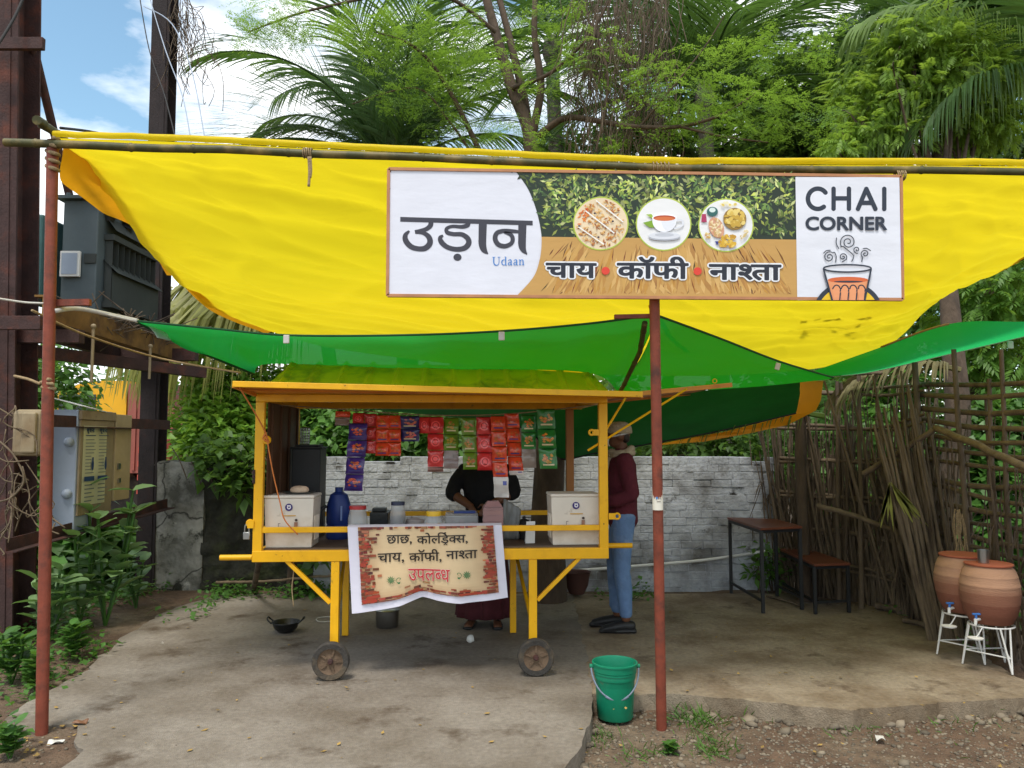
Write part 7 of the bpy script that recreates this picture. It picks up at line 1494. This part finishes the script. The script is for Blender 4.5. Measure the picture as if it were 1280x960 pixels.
bush([(70, 600, 8.4, .35), (30, 680, 7.4, .35), (80, 690, 7.6, .35), (150, 700, 8.3, .3)], 650, M_weed, T_big, 'leafy undershrub below the meter cabinet', 38)
# climber hanging on the dark wall
cr = root('wall_climber', P(265, 590, 7.7), 'dark big-leaved climber hanging over the mossy wall', 'climber')
q = MB()
for k in range(7): a = P(215 + k * 18, 560 + (k % 3) * 8, 7.75); q.tube(catmull([a, a + V((.1, -.05, -.12)), a + V((.18, -.06, -.3))], 4), .006, 5)
q.build('stem', M_stick, cr, smooth=180); crown('leaves', cr, M_dleaf, T_big, [(P(262, 566, 7.75), .2, .06), (P(290, 568, 7.75), .25, .08), (P(262, 590, 7.68), .1, .12), (P(300, 600, 7.68), .16, .16), (P(325, 580, 7.75), .18, .14)], 95, .4, .65, seed=5, shell=.05)
bush([(365, 650, 7.62, .16), (395, 700, 7.6, .12)], 40, M_dleaf, T_big, 'small dark weed against the mossy wall behind the cart', 39, s0=.5, s1=.8)
wl_ = [((948, 705, 7.72, .1), 16, 'low leafy weed at the wall behind the narrow table'), ((972, 712, 7.72, .1), 16, 'low leafy weed behind the bench legs')]
for i, (a, n_, lab) in enumerate(wl_): tree((P(a[0], a[1], a[2]).x, a[2], -.03), [P(a[0], a[1], a[2])], [(P(a[0], a[1], a[2]), .1, .14)], n_, M_bleaf, T_brd, lab, .015, 'weed_plant', 'plant', 50 + i, s0=.5, s1=.8)
# distant treeline and hedge closing the view
rd = random.Random(61); cl_ = []
for k in range(46): x = -19 + k * .9; cl_.append((V((x, 21 + rd.uniform(-1, 2), rd.uniform(.6, 2.4))), rd.uniform(1.0, 1.7), rd.uniform(.9, 1.5)))
for k in range(12): cl_.append((V((7 + k * 1.1, 19 + rd.uniform(-1, 1), rd.uniform(3, 5.5))), 1.4, 1.3))
T = []; tmp = [sprig(8, .3, .11, s, .4) for s in range(4)]
o = bpy.data.objects.new('x', None); COL.objects.link(o); ORG['x'] = V((0, 21, 0)); tl = crown('far_treeline', o, M_dleaf, tmp, cl_, 5200, .8, 1.4, seed=70, shell=.2); tl.parent = None; tl.location = (0, 21, 0); bpy.data.objects.remove(o)
tag(tl, 'far mass of dark green foliage closing off the view', kind='stuff')
# tree trunk behind the cart
q = MB(); b = P(684, 640, 7.35); b.z = -.05; q.tube([b, P(684, 640, 7.3), P(688, 560, 7.3), P(690, 470, 7.4)], [.19, .15, .14, .13], 16)
tag(q.build('tree_trunk', M_bark, smooth=60, base=b), 'dark rough tree trunk behind the cart between the packets and right ice box', 'tree')
q = MB(); b = P(1004, 640, 7.3); b.z = -.04; q.tube([b, P(1000, 560, 7.3), P(1003, 470, 7.3)], [.055, .05, .045], 9); tag(q.build('fence_post', M_bark, smooth=60, base=b), 'thick dark corner post where the stick fence starts', 'post')

# ------------------------------------------------------------------ weeds, grass, pebbles
def milkweed(px, py, d, h, n, label, lean=0., seed=0, s=1., m=M_calo, name='milkweed'):
    rd = random.Random(seed); b = P(px, py, d); b.z = soil_z(b.x, b.y) - .01; o = root(name, b, label, 'plant'); st = MB(); lf = MB()
    for k in range(n):
        a = rd.uniform(0, 6.28); tip = b + V((lean + .16 * math.cos(a) * h, .16 * math.sin(a) * h, h * rd.uniform(.7, 1.0))); st.tube(catmull([b, b.lerp(tip, .5) + V((.03 * math.cos(a), 0, .03)), tip], 5), .009 * s, 6)
        for j in range(5):
            t = .3 + .7 * j / 4; c = b.lerp(tip, t)
            for s_ in (-1, 1):
                an = a + 1.57 * (j % 2) + (0 if s_ > 0 else 3.14) + rd.uniform(-.3, .3); dv = V((math.cos(an), math.sin(an), rd.uniform(.1, .7))); L = rd.uniform(.15, .21) * s * (1 - .2 * t); sd = V((-math.sin(an), math.cos(an), rd.uniform(-.2, .2))); wv = L * .34
                up_ = sd.cross(dv); up_ = up_ if up_.z > 0 else -up_
                rows = [(0, .15, 0), (.25, .85, .01), (.55, 1, .0), (.85, .55, -.02), (1, .02, -.05)]
                vs = []
                for tt, ww, dz in rows: q0 = c + dv * L * tt + V((0, 0, dz * L * 2)); vs += [q0 - sd * wv * ww + up_ * wv * .22 * ww, q0, q0 + sd * wv * ww + up_ * wv * .22 * ww]
                lf.add(vs, [f for i in range(4) for f in ((i * 3, i * 3 + 1, i * 3 + 4, i * 3 + 3), (i * 3 + 1, i * 3 + 2, i * 3 + 5, i * 3 + 4))])
    st.build('stem', M_weed, o, smooth=60); lf.build('leaves', m, o, smooth=180)
milkweed(132, 770, 6.4, 1.15, 5, 'tall broad-leaved milkweed in front of the meter cabinet', seed=1, s=1.25)
milkweed(98, 790, 6.3, .8, 4, 'shorter milkweed just right of the front pipe', seed=2, s=1.2)
milkweed(60, 830, 5.9, .6, 4, 'milkweed between the massive post and the front pipe', seed=3, s=1.1)
milkweed(170, 760, 7.0, .55, 3, 'small milkweed at the foot of the rear steel post', seed=4, s=1.0)
milkweed(14, 850, 5.0, .35, 5, 'bright low weed at the left edge of the photo', seed=5, s=.75, m=M_weed, name='weed_plant')
milkweed(45, 872, 4.9, .25, 5, 'small bright weed touching the slab corner near the pipe', seed=6, s=.6, m=M_weed, name='weed_plant')
milkweed(90, 828, 5.5, .28, 5, 'fresh weed clump right of the front pipe by the slab edge', seed=7, s=.65, m=M_weed, name='weed_plant')
milkweed(12, 955, 3.8, .16, 5, 'low weed in the bottom left corner', seed=8, s=.45, m=M_weed, name='weed_plant')
milkweed(838, 908, 4.05, .07, 3, 'tiny seedling at the foot of the red pipe', seed=9, s=.3, m=M_weed, name='weed_plant')
rd = random.Random(91)
blade = [(np.array([(-.004, 0, 0), (.004, 0, 0), (.002, .02, .5), (0, .06, 1.0)]) * np.array([1, 1, .07 + .02 * k]), np.array([(0, 1, 2, 3)])) for k in range(3)]
Tg = []
def tuft(px, py, rpx, n, s=1.):
    for k in range(n):
        g = G(px + rd.gauss(0, rpx), py + rd.gauss(0, rpx * .45), -.1); g.z = soil_z(g.x, g.y) - .003; Tg.append((rd.randrange(3), eul(rd.uniform(0, 6.28), rd.uniform(-.9, .2), 0, s * rd.uniform(.5, 1.3)), np.array(g)))
tuft(872, 895, 18, 240, .75); tuft(880, 925, 18, 90, .55); tuft(800, 945, 16, 70, .6); tuft(745, 925, 14, 90, .6); tuft(1070, 905, 20, 70, .6); tuft(960, 890, 12, 70, .6); tuft(1200, 895, 30, 90, .6); tuft(895, 940, 14, 90, .7); tuft(700, 958, 20, 60, .5); tuft(1010, 885, 12, 40, .5)
scatter('grass_tufts', blade, Tg, M_grass, None, (0, 4, 0)); tag(bpy.data.objects['grass_tufts'], 'sparse grass tufts along the slab edge', kind='stuff')
Tw = []; tw_ = [sprig(5, .05, .016, s, .05) for s in range(4)]
for k in range(4200):
    u = rd.random()
    if u < .5: x, y = rd.uniform(-5.5, -2.2), rd.uniform(3.6, 8.2)
    elif u < .72: x, y = rd.uniform(-4.6, 2.6), rd.uniform(7.15, 7.75)
    elif u < .86: x, y = rd.uniform(3.3, 5), rd.uniform(4.5, 8)
    else: x, y = rd.uniform(-6, -2.6), rd.uniform(5, 9)
    pxl = 640 + 960 * x / y
    if u < .5:
        e = G(0, 0, 0) if False else None
        ex = np.interp(y, [3.3, 4.0, 4.6, 5.1, 6.0, 7.1, 7.6], [-2.15, -2.4, -2.62, -2.72, -3.0, -2.95, -2.7])
        if x > ex - .02 or (y < 4.5 and x > -2.75 and rd.random() < .85): continue
    if -2.7 < x < 2.7 and y < 7.35 and u >= .5 and u < .72: continue
    if mnoise.noise(V((x * 1.4, y * 1.4, 5))) < -.12: continue
    Tw.append((rd.randrange(4), eul(rd.uniform(0, 6.28), rd.uniform(-.3, .3), rd.uniform(-.3, .3), rd.uniform(.6, 1.5)), np.array((x, y, soil_z(x, y) + rd.uniform(.0, .06)))))
tag(scatter('ground_cover', tw_, Tw, M_weed, None, (0, 6, 0)), 'low weeds covering the soil round the slab', kind='stuff')
def rock(seed):
    bm = bmesh.new(); bmesh.ops.create_icosphere(bm, subdivisions=1, radius=1); rr = random.Random(seed)
    for v in bm.verts: v.co *= rr.uniform(.7, 1.15); v.co.z *= .6
    bmesh.ops.triangulate(bm, faces=bm.faces[:]); bm.verts.index_update(); r = (np.array([tuple(v.co) for v in bm.verts]), np.array([[v.index for v in f.verts] for f in bm.faces])); bm.free(); return r
rocks = [rock(s) for s in range(5)]; Tp = []
for k in range(5200):
    px, py = rd.uniform(640, 1340), rd.uniform(878, 1010); g = G(px, py, -.1)
    if py < 896 + 4 * math.sin(px * .05) and rd.random() < .3: continue
    if px < 745 and px < 690 + (985 - py) * .55: continue
    s = .003 + abs(rd.gauss(0, .0052)) * (2.2 if rd.random() < .04 else 1); Tp.append((rd.randrange(5), eul(rd.uniform(0, 6), rd.uniform(-.5, .5), 0, s), np.array((g.x, g.y, soil_z(g.x, g.y) + s * .15))))
for k in range(420):                                              # crumbled edge of the slab
    px = rd.uniform(745, 1290); g = G(px, np.interp(px, [745, 800, 960, 1060, 1290], [893, 893, 899, 905, 893]) + rd.gauss(2, 6), -.1); s = min(.04, .004 + rd.expovariate(140)); Tp.append((rd.randrange(5), eul(rd.uniform(0, 6), rd.uniform(-.7, .7), 0, s), np.array((g.x, g.y, soil_z(g.x, g.y) + s * .2))))
for k in range(46): px = rd.uniform(840, 1290); g = G(px, np.interp(px, [745, 800, 960, 1060, 1290], [890, 890, 896, 902, 890]) + rd.gauss(0, 4), -.1); s = rd.uniform(.02, .05); Tp.append((rd.randrange(5), eul(rd.uniform(0, 6), rd.uniform(-.7, .7), 0, s), np.array((g.x, g.y, soil_z(g.x, g.y) + s * .15))))
for k in range(150):
    py = rd.uniform(905, 985); px = np.interp(py, [880, 905, 958, 985], [744, 742, 716, 692]) + rd.gauss(2, 9); g = G(px, py, -.1); s = min(.035, .004 + rd.expovariate(130)); Tp.append((rd.randrange(5), eul(rd.uniform(0, 6), rd.uniform(-.7, .7), 0, s), np.array((g.x, g.y, soil_z(g.x, g.y) + s * .25))))
for k in range(300):
    x, y = rd.uniform(-2.9, -2.0), rd.uniform(3.3, 4.5); s = rd.uniform(.003, .013); Tp.append((rd.randrange(5), eul(rd.uniform(0, 6), 0, 0, s), np.array((x, y, soil_z(x, y) + s * .2))))
for k in range(60): g = G(rd.uniform(100, 1200), rd.uniform(760, 950), 0.); s = rd.uniform(.002, .005); Tp.append((rd.randrange(5), eul(rd.uniform(0, 6), 0, 0, s), np.array((g.x, g.y, s * .3))))
tag(scatter('gravel', rocks, Tp, M_peb, None, (1, 4, 0)), 'loose gravel and crumbled concrete on the soil', kind='stuff')
lv = [broad(.05, .014, .1), broad(.035, .012, -.1)]; Tl = []
for k in range(150):
    g = G(rd.uniform(60, 1260), rd.uniform(750, 950), 0.)
    z = .004 if not (g.y < 4.2 and g.x > .35) else soil_z(g.x, g.y) + .012; Tl.append((rd.randrange(2), eul(rd.uniform(0, 6.28), rd.uniform(-.1, .25), 0, rd.uniform(.3, .9)), np.array((g.x, g.y, z + .004))))
for k in range(60): x, y = rd.uniform(-2.75, -2.2), rd.uniform(3.6, 4.4); Tl.append((rd.randrange(2), eul(rd.uniform(0, 6.28), 0.1, 0, rd.uniform(.4, 1.2)), np.array((x, y, soil_z(x, y) + .015))))
tag(scatter('leaf_litter', lv, Tl, M_dry, None, (0, 5, 0)), 'small fallen leaves scattered over slab and soil', kind='stuff')
for px, py, z, c, lab in ((70, 930, -.02, S(206, 204, 198), 'small white paper scrap on the soil beside the left pipe'), (100, 905, 0., S(120, 84, 60), 'dry brown leaf at the slab corner by the left pipe'), (205, 806, -.02, S(214, 212, 206), 'white paper scrap at the weedy edge of the slab'), (935, 889, -.09, S(190, 120, 110), 'faded pink wrapper on the soil under the slab edge'), (1100, 925, -.1, S(196, 192, 184), 'torn pale wrapper lying on the gravel at right')):
    g = G(px, py, z); a = rd.uniform(0, 6); q = MB(); q.grid(lambda u, v: g + V(((u - .5) * .07 * math.cos(a) - (v - .5) * .045 * math.sin(a), (u - .5) * .07 * math.sin(a) + (v - .5) * .045 * math.cos(a), .012 + .012 * math.sin(u * 5 + a) * math.sin(v * 4))), 6, 6, c); tag(q.build('litter_scrap', M_ply, smooth=180, solid=.001, base=g), lab, 'litter')
